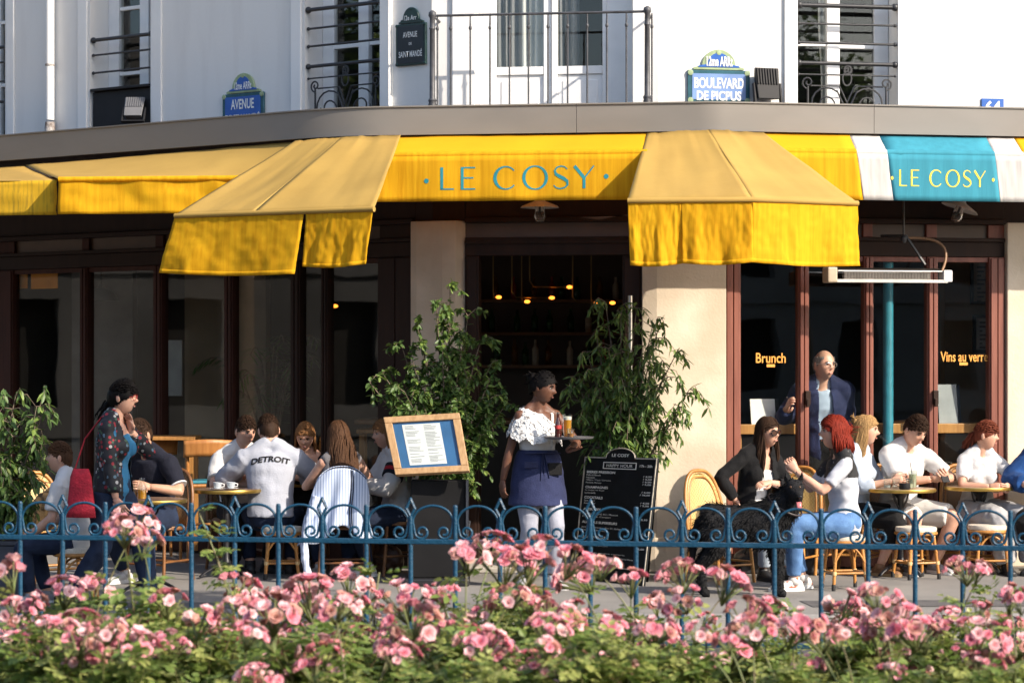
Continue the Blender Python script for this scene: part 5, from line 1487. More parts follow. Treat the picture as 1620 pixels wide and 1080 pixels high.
def add_hair(name, M, style, mat, root, k=1.0):
    """cap + locks; style: vol, len, n, part, fringe"""
    rnd = random.Random(style.get('seed', 1)); vol = style.get('vol', 1.10)
    mb = MB(); n, m = 48, 36; D = sphere_dirs(n, m); vs = []; keep = []
    for row in D:
        for d in row:
            h = .004 * noise.noise(V(d[0] * 6, d[1] * 6, d[2] * 3)) + .003 * noise.noise(V(d[0] * 17, d[1] * 17, d[2] * 6))
            e = vol + (style.get('top', 0) * max(0, d[2]) ** 2) + style.get('backvol', 0) * max(0, d[1]) * max(0, 1 - d[2] * d[2])
            bd = Vector(d); base = Vector((d[0] * .0745, d[1] * .094 * (1.06 if d[1] > 0 else 1), d[2] * .116))
            if d[2] < 0: base.x *= 1 - .2 * (-d[2]); 
            vs.append(base * e + bd * h); keep.append(scalp_ok(d, style))
    fs = []
    for i in range(m):
        for q in range(n):
            q2 = (q + 1) % n; f = (i * n + q, (i + 1) * n + q, (i + 1) * n + q2, i * n + q2)
            if sum(keep[j] for j in f) >= 2: fs.append(f)
    mb.add(vs, fs, 0, M)
    # locks
    L = style.get('len', .05); N = int(style.get('n', 120) * (1.9 if style.get('len', .05) >= .12 else 1)); part = style.get('part', 0.0)
    for i in range(N):
        az = rnd.uniform(0, 2 * math.pi); pol = rnd.uniform(.1, 1.25) if L < .12 else rnd.uniform(.25, 1.15)
        d = Vector((math.sin(pol) * math.sin(az), math.sin(pol) * math.cos(az), math.cos(pol)))
        if not scalp_ok(d, style): continue
        if L < .12:                                             # short tufts
            base = Vector((d.x * .0745, d.y * .096, d.z * .116)) * (vol + style.get('top', 0) * max(0, d.z) ** 2)
            tang = Vector((rnd.gauss(0, .12), .35 + rnd.gauss(0, .12), -.25)) if style.get('back') else Vector((.15 + rnd.gauss(0, .14), -.45 + rnd.gauss(0, .14), .0))
            tang = (tang - d * tang.dot(d))
            p0 = base * .96; p1 = base + d * L * .16 + tang * L * .5; p2 = base + d * L * style.get('lift', .18) + tang * L * 1.2
            mb.tube([p0, p1, p2], [.0055, .0045, .001], 4, 0, M)
        else:                                                    # long locks hang down
            d0 = d.copy(); sgn = 1 if d.x > part else -1
            out = Vector((d.x if abs(d.x) > .15 else sgn * .15, d.y, 0)).normalized()
            if out.y < -.25:                                     # sweep front locks to the side
                out = Vector((sgn * .97, .12, 0)).normalized()
            pts = []
            th0 = pol; p = None
            for s in range(5):
                th = th0 + (1.62 - th0) * s / 4
                q = Vector((math.sin(th) * out.x, math.sin(th) * out.y, math.cos(th)))
                dd = d.lerp(q, s / 4).normalized()
                p = Vector((dd.x * .0745, dd.y * .097, dd.z * .116)) * (vol + .03 + rnd.uniform(-.02, .04)); pts.append(p)
            ln = L * rnd.uniform(.75, 1.1); st = max(3, int(ln / .05)); w = style.get('wave', .008)
            ph = rnd.uniform(0, 6)
            drop = style.get('drift', (0, .01))
            for s in range(st):
                p = p + Vector((w * math.sin(ph + s * 1.1) + out.x * .004 - p.x * style.get('gather', .0) + drop[0] * .3, w * math.cos(ph + s * 1.3) + drop[1], -ln / st)); pts.append(p)
            r = style.get('r', .0058)
            rr = [r * .8] * 3 + [r] * (len(pts) - 5) + [r * .7, r * .15]
            mb.tube(pts, rr, 5, 0, M)
    for c, r in style.get('buns', []):
        mb.ell(c, r, 14, 10, 0, M)
        for i in range(16):
            a = rnd.uniform(0, 6.28); b = rnd.uniform(-1, 1)
            q = Vector(c) + Vector((r[0] * math.cos(a), r[1] * math.sin(a) * .9, r[2] * b)) * .95
            mb.tube([q, q + Vector((rnd.gauss(0, .012), rnd.gauss(0, .012), rnd.gauss(0, .012))), q + Vector((rnd.gauss(0, .025), rnd.gauss(0, .025), rnd.gauss(0, .025)))], [.006, .005, .001], 5, 0, M)
    if 'tail' in style:                                          # pony tail
        c, dirs, ln = style['tail']
        for i in range(40):
            q = Vector(c) + Vector((rnd.gauss(0, .012), rnd.gauss(0, .012), rnd.gauss(0, .012))); pts = [q]
            dv = Vector(dirs)
            for s in range(6):
                dv = dv + Vector((0, 0, -.30)); q = q + dv.normalized() * ln / 6 + Vector((rnd.gauss(0, .006), rnd.gauss(0, .006), 0)); pts.append(q)
            mb.tube(pts, [.007, .008, .008, .007, .006, .004, .001], 5, 0, M)
    return mb.build(name, mat, root, smooth=180)

def person(label, loc, yaw, H=1.70, sex='f', pel=(0, 0, .93), lean=(0, 0, 0), head=(0, 0, 0), hands=None, feet=None, elbows=None, knees=None,
           skin='fair', hair='brown', style=None, top=None, bottom=None, shoes=None, hand_pose=None, brow=None, headoff=(0, 0, 0), shirt2=None, heavy=1.0):
    root = thing('person', label, 'person', loc, yaw, None)
    s = H / 1.70
    M = TR(*loc) @ RZ(yaw) @ SCL(s, s, s)
    fem = sex == 'f'
    pelv = Vector(pel)
    up = lambda a, r: (RZ(0) @ RX(a) @ RY(r)).to_3x3()
    Mh_ = RX(R(lean[0] * .5)).to_3x3() @ RY(R(lean[1] * .5)).to_3x3() @ RZ(R(lean[2] * .4)).to_3x3()
    Mc = RX(R(lean[0])).to_3x3() @ RY(R(lean[1])).to_3x3() @ RZ(R(lean[2])).to_3x3()
    Mp = RX(R(lean[0] * .15)).to_3x3()
    p0 = pelv; p1 = p0 + Mh_ @ Vector((0, 0, .20)); p2 = p1 + Mc @ Vector((0, 0, .33))
    def spine(z):
        """point and axes at height z above the pelvis along the spine"""
        if z < 0: return p0 + Mp @ Vector((0, 0, z)), Mp
        if z < .2:
            t = z / .2; return p0.lerp(p1, t), Mh_
        t = (z - .2) / .33; return p1 + (p2 - p1) * t, Mc
    sw = (.155 if fem else .178) * (1 if heavy <= 1 else 1.03)
    sh = {+1: p2 + Mc @ Vector((sw, .0, -.090)), -1: p2 + Mc @ Vector((-sw, .0, -.090))}
    hp = {+1: p0 + Vector((.088, 0, -.04)), -1: p0 + Vector((-.088, 0, -.04))}
    hands = hands or {}; feet = feet or {}; elbows = elbows or {}; knees = knees or {}; hand_pose = hand_pose or {}
    arm = {}; leg = {}
    for sd in (1, -1):
        t = Vector(hands.get(sd, (sd * .23, .02, pelv.z - .10)))
        e, w = ik(sh[sd], t, .285, .25, Vector(elbows.get(sd, (sd * .6, .8, -.5))))
        arm[sd] = (sh[sd], e, w)
        t = Vector(feet.get(sd, (sd * .10, .0, .085)))
        kx, a = ik(hp[sd], t, .43, .42, Vector(knees.get(sd, (0, -1, .15))))
        leg[sd] = (hp[sd], kx, a)
    W = {-.11: (.125, .095), -.03: (.170 if fem else .162, .118), .06: (.150 if fem else .150, .108), .13: (.128 if fem else .148, .096), .22: (.134 if fem else .155, .102), .32: (.146 if fem else .168, .110), .41: (.146 if fem else .160, .092), .465: (.105, .076)}
    def torso(mb, z0, z1, inf, top_inf=None):
        rings = []
        lv = [z for z in sorted(W) if z0 - .001 <= z <= z1 + .001]
        if z0 not in lv: lv = [z0] + lv
        if z1 not in lv: lv = lv + [z1]
        ks = sorted(W)
        for z in lv:
            if z in W: rx, ry = W[z]
            else:
                a = max([q for q in ks if q < z], default=ks[0]); b = min([q for q in ks if q > z], default=ks[-1])
                t = 0 if a == b else (z - a) / (b - a); rx = W[a][0] * (1 - t) + W[b][0] * t; ry = W[a][1] * (1 - t) + W[b][1] * t
            c, Q = spine(z); inf_ = inf
            rings.append((c, Q @ Vector((1, 0, 0)), Q @ Vector((0, 1, 0)), rx * heavy + inf_, ry * heavy + inf_))
        loft(mb, rings, 20)
        if fem and z1 > .3:
            for sd in (1, -1):
                c, Q = spine(.295); mb.ell(c + Q @ Vector((sd * .068, -.078, 0)), (.060 + inf, .058 + inf, .060 + inf), 12, 8)
    def traps(mb, inf):
        for sd in (1, -1):
            mb.tube([p2 + Mc @ Vector((0, .012, .020)), p2 + Mc @ Vector((sd * .07, .008, -.030)), sh[sd] + Mc @ Vector((-sd * .01, 0, .005))], [.052 + inf * .7, .054 + inf, .046 + inf], 12)
    def limb(mb, chain, r, t0, t1, inf, n=12):
        a, b, c = chain; pts = []; rad = []
        L1, L2 = (b - a).length, (c - b).length; T = L1 + L2
        ts = sorted({t0, t1, *[q / 10 for q in range(11) if t0 < q / 10 < t1], min(max(L1 / T, t0), t1)})
        for t in ts:
            dlen = t * T
            p = a.lerp(b, dlen / L1) if dlen <= L1 else b.lerp(c, (dlen - L1) / L2)
            x = t * (len(r) - 1); i = min(int(x), len(r) - 2); rad.append(r[i] + (r[i + 1] - r[i]) * (x - i) + inf); pts.append(p)
        mb.tube(pts, rad, n)
    ra = [.046, .044, .040, .036, .038, .033, .025] if fem else [.054, .052, .046, .041, .042, .037, .029]
    rl = [.098, .092, .078, .064, .062, .052, .038] if fem else [.098, .092, .078, .063, .062, .052, .040]
    # ---- body (one surface), head and hands
    mb = MB()
    torso(mb, -.11, .465, -.008); traps(mb, -.014)
    c2, Q = spine(.44)
    Mhd = (RZ(R(head[0])) @ RX(R(head[1])) @ RY(R(head[2]))).to_3x3()
    hc = p2 + Mc @ Vector((0, -.020, .050)) + Mhd @ Vector((0, -.022, .085)) + Vector(headoff)
    nb = hc + Mhd @ Vector((0, .022, -.055))
    mb.tube([c2, p2 + Mc @ Vector((0, 0, -.01)), p2.lerp(nb, .5), nb], [.056, .054, .051, .050] if fem else [.064, .062, .060, .058], 14)
    for sd in (1, -1):
        limb(mb, arm[sd], ra, 0, 1, 0); limb(mb, leg[sd], rl, 0, 1, -.004)
        mb.ell(sh[sd], (ra[0] * 1.08,) * 3, 10, 8)
    base = remesh(mb, .0135, 3)
    body = MB()
    co = mesh_arrays(base)
    body.add([Vector(q) for q in co.tolist()], [tuple(p.vertices) for p in base.polygons], SKIN)
    bpy.data.meshes.remove(base)
    MH = Matrix.Translation(hc) @ Mhd.to_4x4() @ SCL(1.05, 1.05, 1.05)
    add_head(body, MH)
    for sd in (1, -1):
        S_, e, w = arm[sd]; hpz = hand_pose.get(sd, {})
        dv = Vector(hpz.get('d', (w - e).normalized())); nv = Vector(hpz.get('n', (-sd * 1.0, -.2, -.1)))
        add_hand(body, w, dv, nv, sd, hpz.get('curl', .45), k=.95 if fem else 1.06, thumb_in=hpz.get('thumb', .4))
    if not shoes or shoes.get('bare'):
        pass
    bo = body.build('body', [SKINS[skin], EYEM, IRISM, LIPM[skin], HAIR[brow or hair]], root, smooth=180, M=None, keep=True)
    bo.matrix_basis = SCL(s, s, s)
    G = {}
    def garment(name, mbx, mat, amp=.004, sc=11, voxel=.0125, sm=3, cut=None, solid=0, parent=None):
        me = remesh(mbx, voxel, sm); wrinkle(me, amp, sc, random.uniform(0, 50))
        if cut:
            bm = bmesh.new(); bm.from_mesh(me)
            bad = [f for f in bm.faces if cut(f.calc_center_median())]
            bmesh.ops.delete(bm, geom=bad, context='FACES'); bm.to_mesh(me); bm.free()
        me.polygons.foreach_set('use_smooth', [True] * len(me.polygons)); me.materials.append(mat); me.name = name
        o = bpy.data.objects.new(name, me); COL.objects.link(o); o.parent = parent or root
        o.matrix_basis = SCL(s, s, s)
        if parent is not None: o.matrix_basis = Matrix.Identity(4)
        if solid:
            md = o.modifiers.new('solid', 'SOLIDIFY'); md.thickness = solid; md.offset = 0
        G[name] = o
        return o
    if bottom:
        mb = MB(); torso(mb, -.11, bottom.get('waist', .07), bottom.get('inf', .012))
        for sd in (1, -1): limb(mb, leg[sd], rl, 0, bottom.get('len', .96), bottom.get('inf', .012) + bottom.get('loose', 0))
        garment(bottom.get('name', 'trousers'), mb, bottom['mat'], bottom.get('amp', .005), 10)
    if bottom and bottom.get('skirt'):
        mb = MB()
        zs, ze = bottom['skirt']
        c0, Q0 = spine(zs)
        rings = [(c0, V(1, 0, 0), V(0, 1, 0), .160, .128)]
        for i in range(1, 6):
            t = i / 5; rings.append((Vector((pelv.x, pelv.y, 0)) + V(0, -.015 * t, pelv.z + zs + (ze - zs) * t), V(1, 0, 0), V(0, 1, 0), .168 + .072 * t ** .6, .138 + .078 * t))
        loft(mb, rings, 24); garment('apron', mb, bottom['skirtmat'], .006, 9)
    if top:
        inf = top.get('inf', .014); mb = MB(); torso(mb, top.get('hem', -.06), top.get('neck', .468), inf)
        sl = top.get('sleeve', .4)
        if sl >= 0 and top.get('neck', .468) > .40: traps(mb, inf)
        if sl > 0:
            for sd in (1, -1):
                limb(mb, arm[sd], ra, 0, sl, inf + top.get('loose', .004)); mb.ell(sh[sd], (ra[0] + inf * .8,) * 3, 10, 8)
        elif sl == 0:
            for sd in (1, -1): mb.ell(sh[sd] + Vector((-sd * .03, 0, .02)), (.040 + inf,) * 3, 10, 8)
        garment(top.get('name', 'shirt'), mb, top['mat'], top.get('amp', .010), top.get('sc', 9), cut=None)
    if shirt2:                                                   # jacket over the shirt, open at the front
        inf = shirt2.get('inf', .030); mb = MB(); torso(mb, shirt2.get('hem', -.12), shirt2.get('neck', .46), inf)
        traps(mb, inf * .8)
        for sd in (1, -1):
            limb(mb, arm[sd], ra, 0, shirt2.get('sleeve', .93), inf - .006); mb.ell(sh[sd], (ra[0] + inf,) * 3, 10, 8)
        op = shirt2.get('open', (.07, .03))
        iMc = Mc.inverted()
        def cutf(c):
            q = iMc @ (c - p1)
            if q.z > .30: return q.y < -.02 and abs(q.x) < op[0] * .95 and q.z > .1
            return q.y < -.03 and abs(q.x - op[1]) < op[0] and q.z > -.45
        garment(shirt2.get('name', 'jacket'), mb, shirt2['mat'], shirt2.get('amp', .008), 9, cut=cutf if op[0] > 0 else None, solid=.004)
    if shoes:
        for sd in (1, -1):
            h_, k_, a = leg[sd]
            fd = Vector(shoes.get('dir', {}).get(sd, (sd * .15, -1, 0))).normalized(); fx = fd.cross(V(0, 0, 1)).normalized()
            lowz = a.z - .085
            mb = MB(); rings = []
            for t, wd, ht in ((-.075, .018, .02), (-.06, .032, .062), (-.02, .037, .085), (.03, .038, .075), (.09, .044, .052), (.14, .046, .040), (.18, .036, .030), (.195, .015, .015)):
                c = Vector((a.x, a.y, lowz)) + fd * t + V(0, 0, .012 + ht / 2); rings.append((c, fx, V(0, 0, 1), wd, ht / 2 + .004))
            loft(mb, rings, 14); mb.tube([Vector((a.x, a.y, lowz + .05)), Vector((a.x, a.y, lowz + .105))], [.045, .043], 12)
            o = mb.build('shoe', shoes['mat'], root, smooth=180, keep=True); o.matrix_basis = SCL(s, s, s)
            mb = MB(); out = []
            for t, wd in ((-.078, .02), (-.06, .036), (.0, .040), (.09, .048), (.15, .048), (.19, .034), (.205, .012)):
                out.append((t, wd))
            poly = [Vector((a.x, a.y, 0)) + fd * t + fx * wd for t, wd in out] + [Vector((a.x, a.y, 0)) + fd * t - fx * wd for t, wd in reversed(out)]
            mb.prism([(q.x, q.y) for q in poly], lowz + .002, lowz + .026); so = mb.build('sole', shoes.get('sole', MT['white']), o, keep=True)
    if style:
        ho = add_hair('hair', MH, style, HAIR[hair], root); ho.matrix_parent_inverse = Matrix.Identity(4); ho.matrix_basis = SCL(s, s, s)
    return dict(root=root, M=M, MH=M @ MH, arm=arm, leg=leg, s=s, G=G, spine=spine, p2=p2, Mc=Mc, hc=hc)

def glasses(P, mat, lens=None, big=1.0):
    MH = P['MH']; mb = MB()
    for s in (-1, 1):
        c = V(s * .031, -.094, .008)
        ring = [MH @ (c + V(.024 * big * math.cos(a), .006 * abs(math.cos(a)) if False else .004 * (s * math.cos(a)) * 1.5, .018 * big * math.sin(a))) for a in [2 * math.pi * i / 16 for i in range(17)]]
        mb.tube(ring, .0024 if lens is None else .004, 6)
        mb.tube([MH @ V(s * .055, -.086, .012), MH @ V(s * .078, -.02, .014), MH @ V(s * .078, .03, .006)], .0025, 6)
    mb.tube([MH @ V(-.009, -.097, .010), MH @ V(.009, -.097, .010)], .0025, 6)
    g = mb.build('glasses', mat, P['root'], smooth=60)
    if lens is not None:
        for s in (-1, 1):
            mb = MB(); c = V(s * .031, -.094, .008)
            mb.add([MH @ (c + V(.023 * big * math.cos(a), .006 * s * math.cos(a), .017 * big * math.sin(a))) for a in [2 * math.pi * i / 16 for i in range(16)]], [tuple(range(16))]); mb.build('lens', lens, g)
    return g
def W(P, *q):
    return P['M'] @ Vector(q)
# ---------------------------------------------------------------- fabrics
def cloth(name, c, var=.10, rough=.85, sc=5, bump=.25, sheen=.04):
    return pm(name, c, rough, var=var, scale=sc, bump=bump, bscale=90, spec=.2, sheen=sheen)
CL = dict(white=cloth('white cotton', (.60, .59, .58), .04), greysw=cloth('shaded grey sweatshirt', (.37, .39, .45), .06), grey=cloth('grey cotton', (.17, .16, .165)), black=cloth('black cloth', (.007, .007, .008)),  # greysw: tree shade on the sweatshirt is put into its blue grey colour
          navy=cloth('navy cotton', (.022, .028, .075), .25), navyd=cloth('dark navy', (.010, .011, .020)), denim=pm('blue denim', (.13, .25, .46), .85, c2=(.07, .15, .32), scale=7, bump=.3, bscale=120, spec=.2),
          denimd=pm('dark denim', (.020, .032, .065), .85, c2=(.012, .018, .038), scale=7, bump=.3, bscale=120, spec=.2), denimp=pm('pale denim', (.46, .52, .60), .85, c2=(.36, .43, .52), scale=7, bump=.3, bscale=120, spec=.2),
          greyj=pm('grey blue jeans', (.36, .37, .43), .85, c2=(.27, .28, .34), scale=8, bump=.3, bscale=120, spec=.2), blue=cloth('petrol blue cotton', (.035, .16, .30), .08), lgrey=cloth('light heather grey', (.52, .52, .53), .08, sc=40),
          jacketblue=cloth('bright blue jacket', (.014, .060, .20), .12), shorts=cloth('pale chino', (.60, .58, .55), .05), skirt=pm('washed grey cotton', (.38, .37, .37), .85, c2=(.25, .25, .26), scale=6, bump=.3), brownj=cloth('brown jacket', (.10, .065, .03), .2))
def floral():
    m = bpy.data.materials.new('black floral print'); m.use_nodes = True; nt = m.node_tree; N = nt.nodes; L = nt.links; b = N['Principled BSDF']
    tc = N.new('ShaderNodeTexCoord'); vo = N.new('ShaderNodeTexVoronoi'); vo.inputs['Scale'].default_value = 34; L.new(tc.outputs['Object'], vo.inputs[0])
    lt = N.new('ShaderNodeMath'); lt.operation = 'LESS_THAN'; lt.inputs[1].default_value = .45; L.new(vo.outputs['Distance'], lt.inputs[0])
    rp = N.new('ShaderNodeValToRGB'); rp.color_ramp.interpolation = 'CONSTANT'
    el = rp.color_ramp.elements; el[0].color = (.010, .010, .014, 1); el[1].position = .36; el[1].color = (.30, .02, .03, 1)
    for p, c in ((.55, (.10, .17, .22, 1)), (.68, (.42, .40, .38, 1)), (.78, (.05, .10, .06, 1)), (.9, (.012, .012, .016, 1))):
        q = el.new(p); q.color = c
    sx = N.new('ShaderNodeSeparateColor'); L.new(vo.outputs['Color'], sx.inputs[0]); L.new(sx.outputs[0], rp.inputs[0])
    mx = N.new('ShaderNodeMix'); mx.data_type = 'RGBA'; mx.inputs[6].default_value = (.010, .010, .014, 1)
    L.new(lt.outputs[0], mx.inputs[0]); L.new(rp.outputs[0], mx.inputs[7]); L.new(mx.outputs[2], b.inputs['Base Color']); b.inputs['Roughness'].default_value = .7
    return m
CL['floral'] = floral()
def stripes(name, c, c2, sc, axis):
    m = bpy.data.materials.new(name); m.use_nodes = True; nt = m.node_tree; N = nt.nodes; L = nt.links; b = N['Principled BSDF']
    tc = N.new('ShaderNodeTexCoord'); wv = N.new('ShaderNodeTexWave'); wv.bands_direction = axis; wv.inputs['Scale'].default_value = sc; wv.inputs['Distortion'].default_value = .3
    rp = N.new('ShaderNodeValToRGB'); rp.color_ramp.elements[0].color = (*c2, 1); rp.color_ramp.elements[1].color = (*c, 1); rp.color_ramp.elements[0].position = .12; rp.color_ramp.elements[1].position = .25
    L.new(tc.outputs['Object'], wv.inputs[0]); L.new(wv.outputs[1], rp.inputs[0]); L.new(rp.outputs[0], b.inputs['Base Color']); b.inputs['Roughness'].default_value = .85
    return m
CL['pinstripe'] = stripes('pale blue pinstripe cotton', (.52, .59, .72), (.20, .27, .44), 14, 'X')
CL['finestripe'] = stripes('fine grey striped jersey', (.55, .56, .60), (.36, .38, .45), 32, 'Z')
whiteshoe = dict(mat=pm('white sneaker', (.62, .61, .60), .6), sole=MT['white']); blackshoe = dict(mat=pm('black shoe', (.02, .02, .022), .5), sole=MT['rubber']); greyshoe = dict(mat=pm('grey sneaker', (.25, .25, .27), .7), sole=MT['white'])

SHORT = dict(vol=1.07, len=.030, n=700, fringe=.50, nape=-.55, side=.02, top=.06)
def conform(o, target, off=.003):
    """press flat print onto a garment from outside"""
    bpy.context.view_layer.update()
    dg = bpy.context.evaluated_depsgraph_get(); ev = target.evaluated_get(dg); me = ev.to_mesh()
    Mt = target.matrix_world; bv = BVHTree.FromPolygons([Mt @ v.co for v in me.vertices], [tuple(p.vertices) for p in me.polygons])
    Mo = o.matrix_world; inv = Mo.inverted()
    for v in o.data.vertices:
        w = Mo @ v.co; d = V(w.x, w.y, 0).normalized()
        h = bv.ray_cast(w - d * .6, d)
        if h[0] is not None: v.co = inv @ (h[0] - d * off)
    ev.to_mesh_clear()
def sub_mesh(o, cuts=2):
    bm = bmesh.new(); bm.from_mesh(o.data); bmesh.ops.triangulate(bm, faces=bm.faces); bmesh.ops.subdivide_edges(bm, edges=[e for e in bm.edges if e.calc_length() > .006], cuts=cuts); bm.to_mesh(o.data); bm.free()

# ---------------------------------------------------------------- waitress
wl_ = lin(850, 19.2)
P = person('waitress in white lace blouse and navy apron carrying a drinks tray', wl_, R(18), 1.69, 'f', (0, 0, .93), (2, 0, 6), (46, 10, 4),
           hands={-1: (-.30, .02, .80), 1: (.16, -.30, 1.10)}, elbows={-1: (-.6, .8, 0), 1: (1, .3, -.6)}, feet={-1: (-.10, .10, .09), 1: (.10, -.12, .085)},
           skin='dark', hair='black', style=dict(vol=1.12, len=.04, n=90, fringe=.50, nape=-.5, side=-.05, backvol=.10, back=True, buns=[((0, .10, .05), (.055, .05, .055))]),
           top=dict(mat=CL['white'], sleeve=-1, hem=-.02, neck=.36, inf=.016), bottom=dict(mat=CL['greyj'], inf=.008, name='jeans', skirt=(.17, -.27), skirtmat=CL['navy']), shoes=whiteshoe,
           hand_pose={1: dict(d=(.35, -.9, .15), n=(0, -.1, 1), curl=.15), -1: dict(d=(-.05, -.15, -1), n=(.8, .3, 0), curl=.5)})
WAIT = P
# lace ruffle: off the shoulder on one side, built of petals
lace = pm('white lace', (.70, .70, .69), .85, c2=(.22, .21, .21), scale=38, lo=.36, hi=.44, bump=.8, bscale=40)
def lace_ring():
    mb = MB(); M = P['M']; sp = P['spine']; c, Q = sp(.40)
    rnd = random.Random(3)
    def f(a, b):
        th = 2 * math.pi * a
        # upper edge slants from one bare shoulder to the covered one
        x, y = math.cos(th), math.sin(th)
        zt = .515 - .115 * max(0, x) ** 1.1 - .055 * max(0, -y)
        L = .22 + .05 * math.sin(th * 9) * .25
        r_x = (.100 + .150 * b ** .5) if x < 0 else (.125 + .065 * b ** .5); r_y = .085 + .090 * b ** .7
        z = zt - L * b * (1.0 if x < .3 else .75)
        cc, QQ = sp(max(.05, z))
        return M @ (cc + QQ @ V(x * r_x, y * r_y, 0) + V(0, 0, .008 * math.sin(th * 16) * b))
    mb.grid(f, 72, 12)
    for i in range(420):                                         # petals over the ruffle and along its hem
        a = rnd.random(); b = rnd.random() ** .8 if i > 130 else 1.0
        p = f(a, b); e1 = (f(a + .01, b) - p).normalized(); e2 = (f(a, max(0, b - .05)) - p).normalized(); n = e1.cross(e2).normalized()
        if n.dot(p - M @ c) < 0: n = -n
        k = rnd.uniform(.011, .019); pts = [p + n * .006]
        for j in range(10):
            t = 2 * math.pi * j / 10; rr = k * (1 if j % 2 else .55); pts.append(p + e1 * rr * math.cos(t) + e2 * rr * math.sin(t) + n * (.004 + rnd.uniform(0, .006)))
        mb.add(pts, [(0, 1 + j, 1 + (j + 1) % 10) for j in range(10)])
    o = mb.build('lace_ruffle', lace, P['root'], smooth=30)
lace_ring()
mb = MB(); sp = P['spine']; c, Q = sp(.40); mb.tube([P['M'] @ (c + Q @ V(.09, -.085, -.01)), P['M'] @ (c + Q @ V(.105, -.05, .055)), P['M'] @ (c + Q @ V(.10, .0, .075)), P['M'] @ (c + Q @ V(.09, .07, .0))], .010, 6, flat=.4); mb.build('shoulder_strap', CL['white'], P['root'], smooth=60)
M = P['M']; mb = MB()
for dx in (-.02, .0, .025): mb.tube([M @ V(dx * .5, -.150, 1.07), M @ V(dx, -.168, .98), M @ V(dx * 1.6, -.182, .78 + abs(dx) * 4)], .012, 6, flat=.3)
mb.tube([M @ V(-.145 + .29 * i / 10, -.135 - .02 * math.sin(math.pi * i / 10), 1.075) for i in range(11)], .014, 6, flat=.35)
mb.build('apron_tie', CL['navy'], P['root'], smooth=60)
mb = MB(); mb.box(.03, .15, -.185, -.155, .90, 1.00, 0, M); mb.build('apron_pouch', CL['black'], P['root'], bevel=.01)
mb = MB(); mb.box(-.165, -.05, -.170, -.158, .96, 1.01, 0, M); mb.build('apron_pocket', CL['navy'], P['root'], bevel=.004)
# tray and drinks
tc_ = W(P, .23, -.38, 0); tz = at(900, 693, tc_.y).z
tr = thing('serving_tray', 'round dark serving tray balanced on the waitress hand', 'tray', (tc_.x, tc_.y, tz))
tc_ = V(at(900, 693, tc_.y).x, tc_.y, tz)
mb = MB(); mb.lathe([(.0, -.006), (.17, -.006), (.190, .0), (.198, .014), (.193, .014), (.17, .002), (.0, .002)], 40, M=TR(*tc_), caps=False); mb.build('plate', pm('grey tray', (.12, .12, .13), .35), tr, smooth=40)
mb = MB(); mb.lathe([(.193, .0142), (.198, .0146), (.198, .0152), (.193, .0150)], 40, M=TR(*tc_), caps=False); mb.build('rim', MT['steel'], tr, smooth=40)
clear = glass_thin('drinking glass', (.93, .95, .94), 1.6)
beer = pm('golden beer', (.85, .42, .03), .12, var=.05, spec=.6, transl=.5); cola = pm('dark cola', (.05, .010, .008), .1, spec=.8)
foam = pm('beer foam', (.80, .76, .66), .8, bump=.2, bscale=200); amberd = pm('amber drink', (.30, .12, .03), .15)
def tumbler(name, label, cat, loc, r0, r1, h, fill=None, ft=.8, head=None, straw=False):
    t = thing(name, label, cat, loc)
    mb = MB(); mb.lathe([(r0 * .95, .002), (r0, .004), (r1, h), (r1 - .002, h), (r0 - .002, .010), (.0, .010)], 20, caps=False); local_build(mb, 'glass', clear, t, 50)
    if fill is not None:
        rr = r0 + (r1 - r0) * ft - .003
        mb = MB(); mb.lathe([(r0 - .003, .0105), (rr, h * ft)], 20); local_build(mb, 'drink', fill, t, 50)
        if head is not None: mb = MB(); mb.lathe([(rr, h * ft + .001), (rr + .001, h * ft + .024), (rr * .6, h * ft + .028)], 20); local_build(mb, 'foam', head, t, 50)
    if straw: mb = MB(); mb.tube([(.01, 0, .02), (-.02, .01, h * 1.45)], .003, 6); local_build(mb, 'straw', MT['blackplastic'], t, 60)
    return t
tumbler('beer_glass', 'tall glass of golden beer with white foam on the tray', 'glass', tc_ + V(-.012, -.02, .003), .028, .037, .185, beer, .76, foam)
tumbler('tumbler', 'short glass of amber drink on the tray', 'glass', tc_ + V(.012, -.075, .003), .026, .030, .075, amberd, .5)
bt = thing('cola_bottle', 'small dark cola bottle with red label on the tray', 'bottle', tc_ + V(-.085, -.02, .003))
mb = MB(); mb.lathe([(.024, .0), (.027, .006), (.027, .05), (.025, .065), (.027, .085), (.022, .12), (.012, .155), (.011, .185), (.013, .188), (.012, .198)], 16); local_build(mb, 'glass', cola, bt, 50)
mb = MB(); mb.lathe([(.0275, .072), (.0272, .100)], 16, caps=False); local_build(mb, 'label', pm('red paper label', (.45, .03, .03), .6), bt)
mb = MB(); mb.lathe([(.0122, .186), (.0135, .200), (.0, .203)], 14, caps=False); local_build(mb, 'cap', MT['steel'], bt, 40)

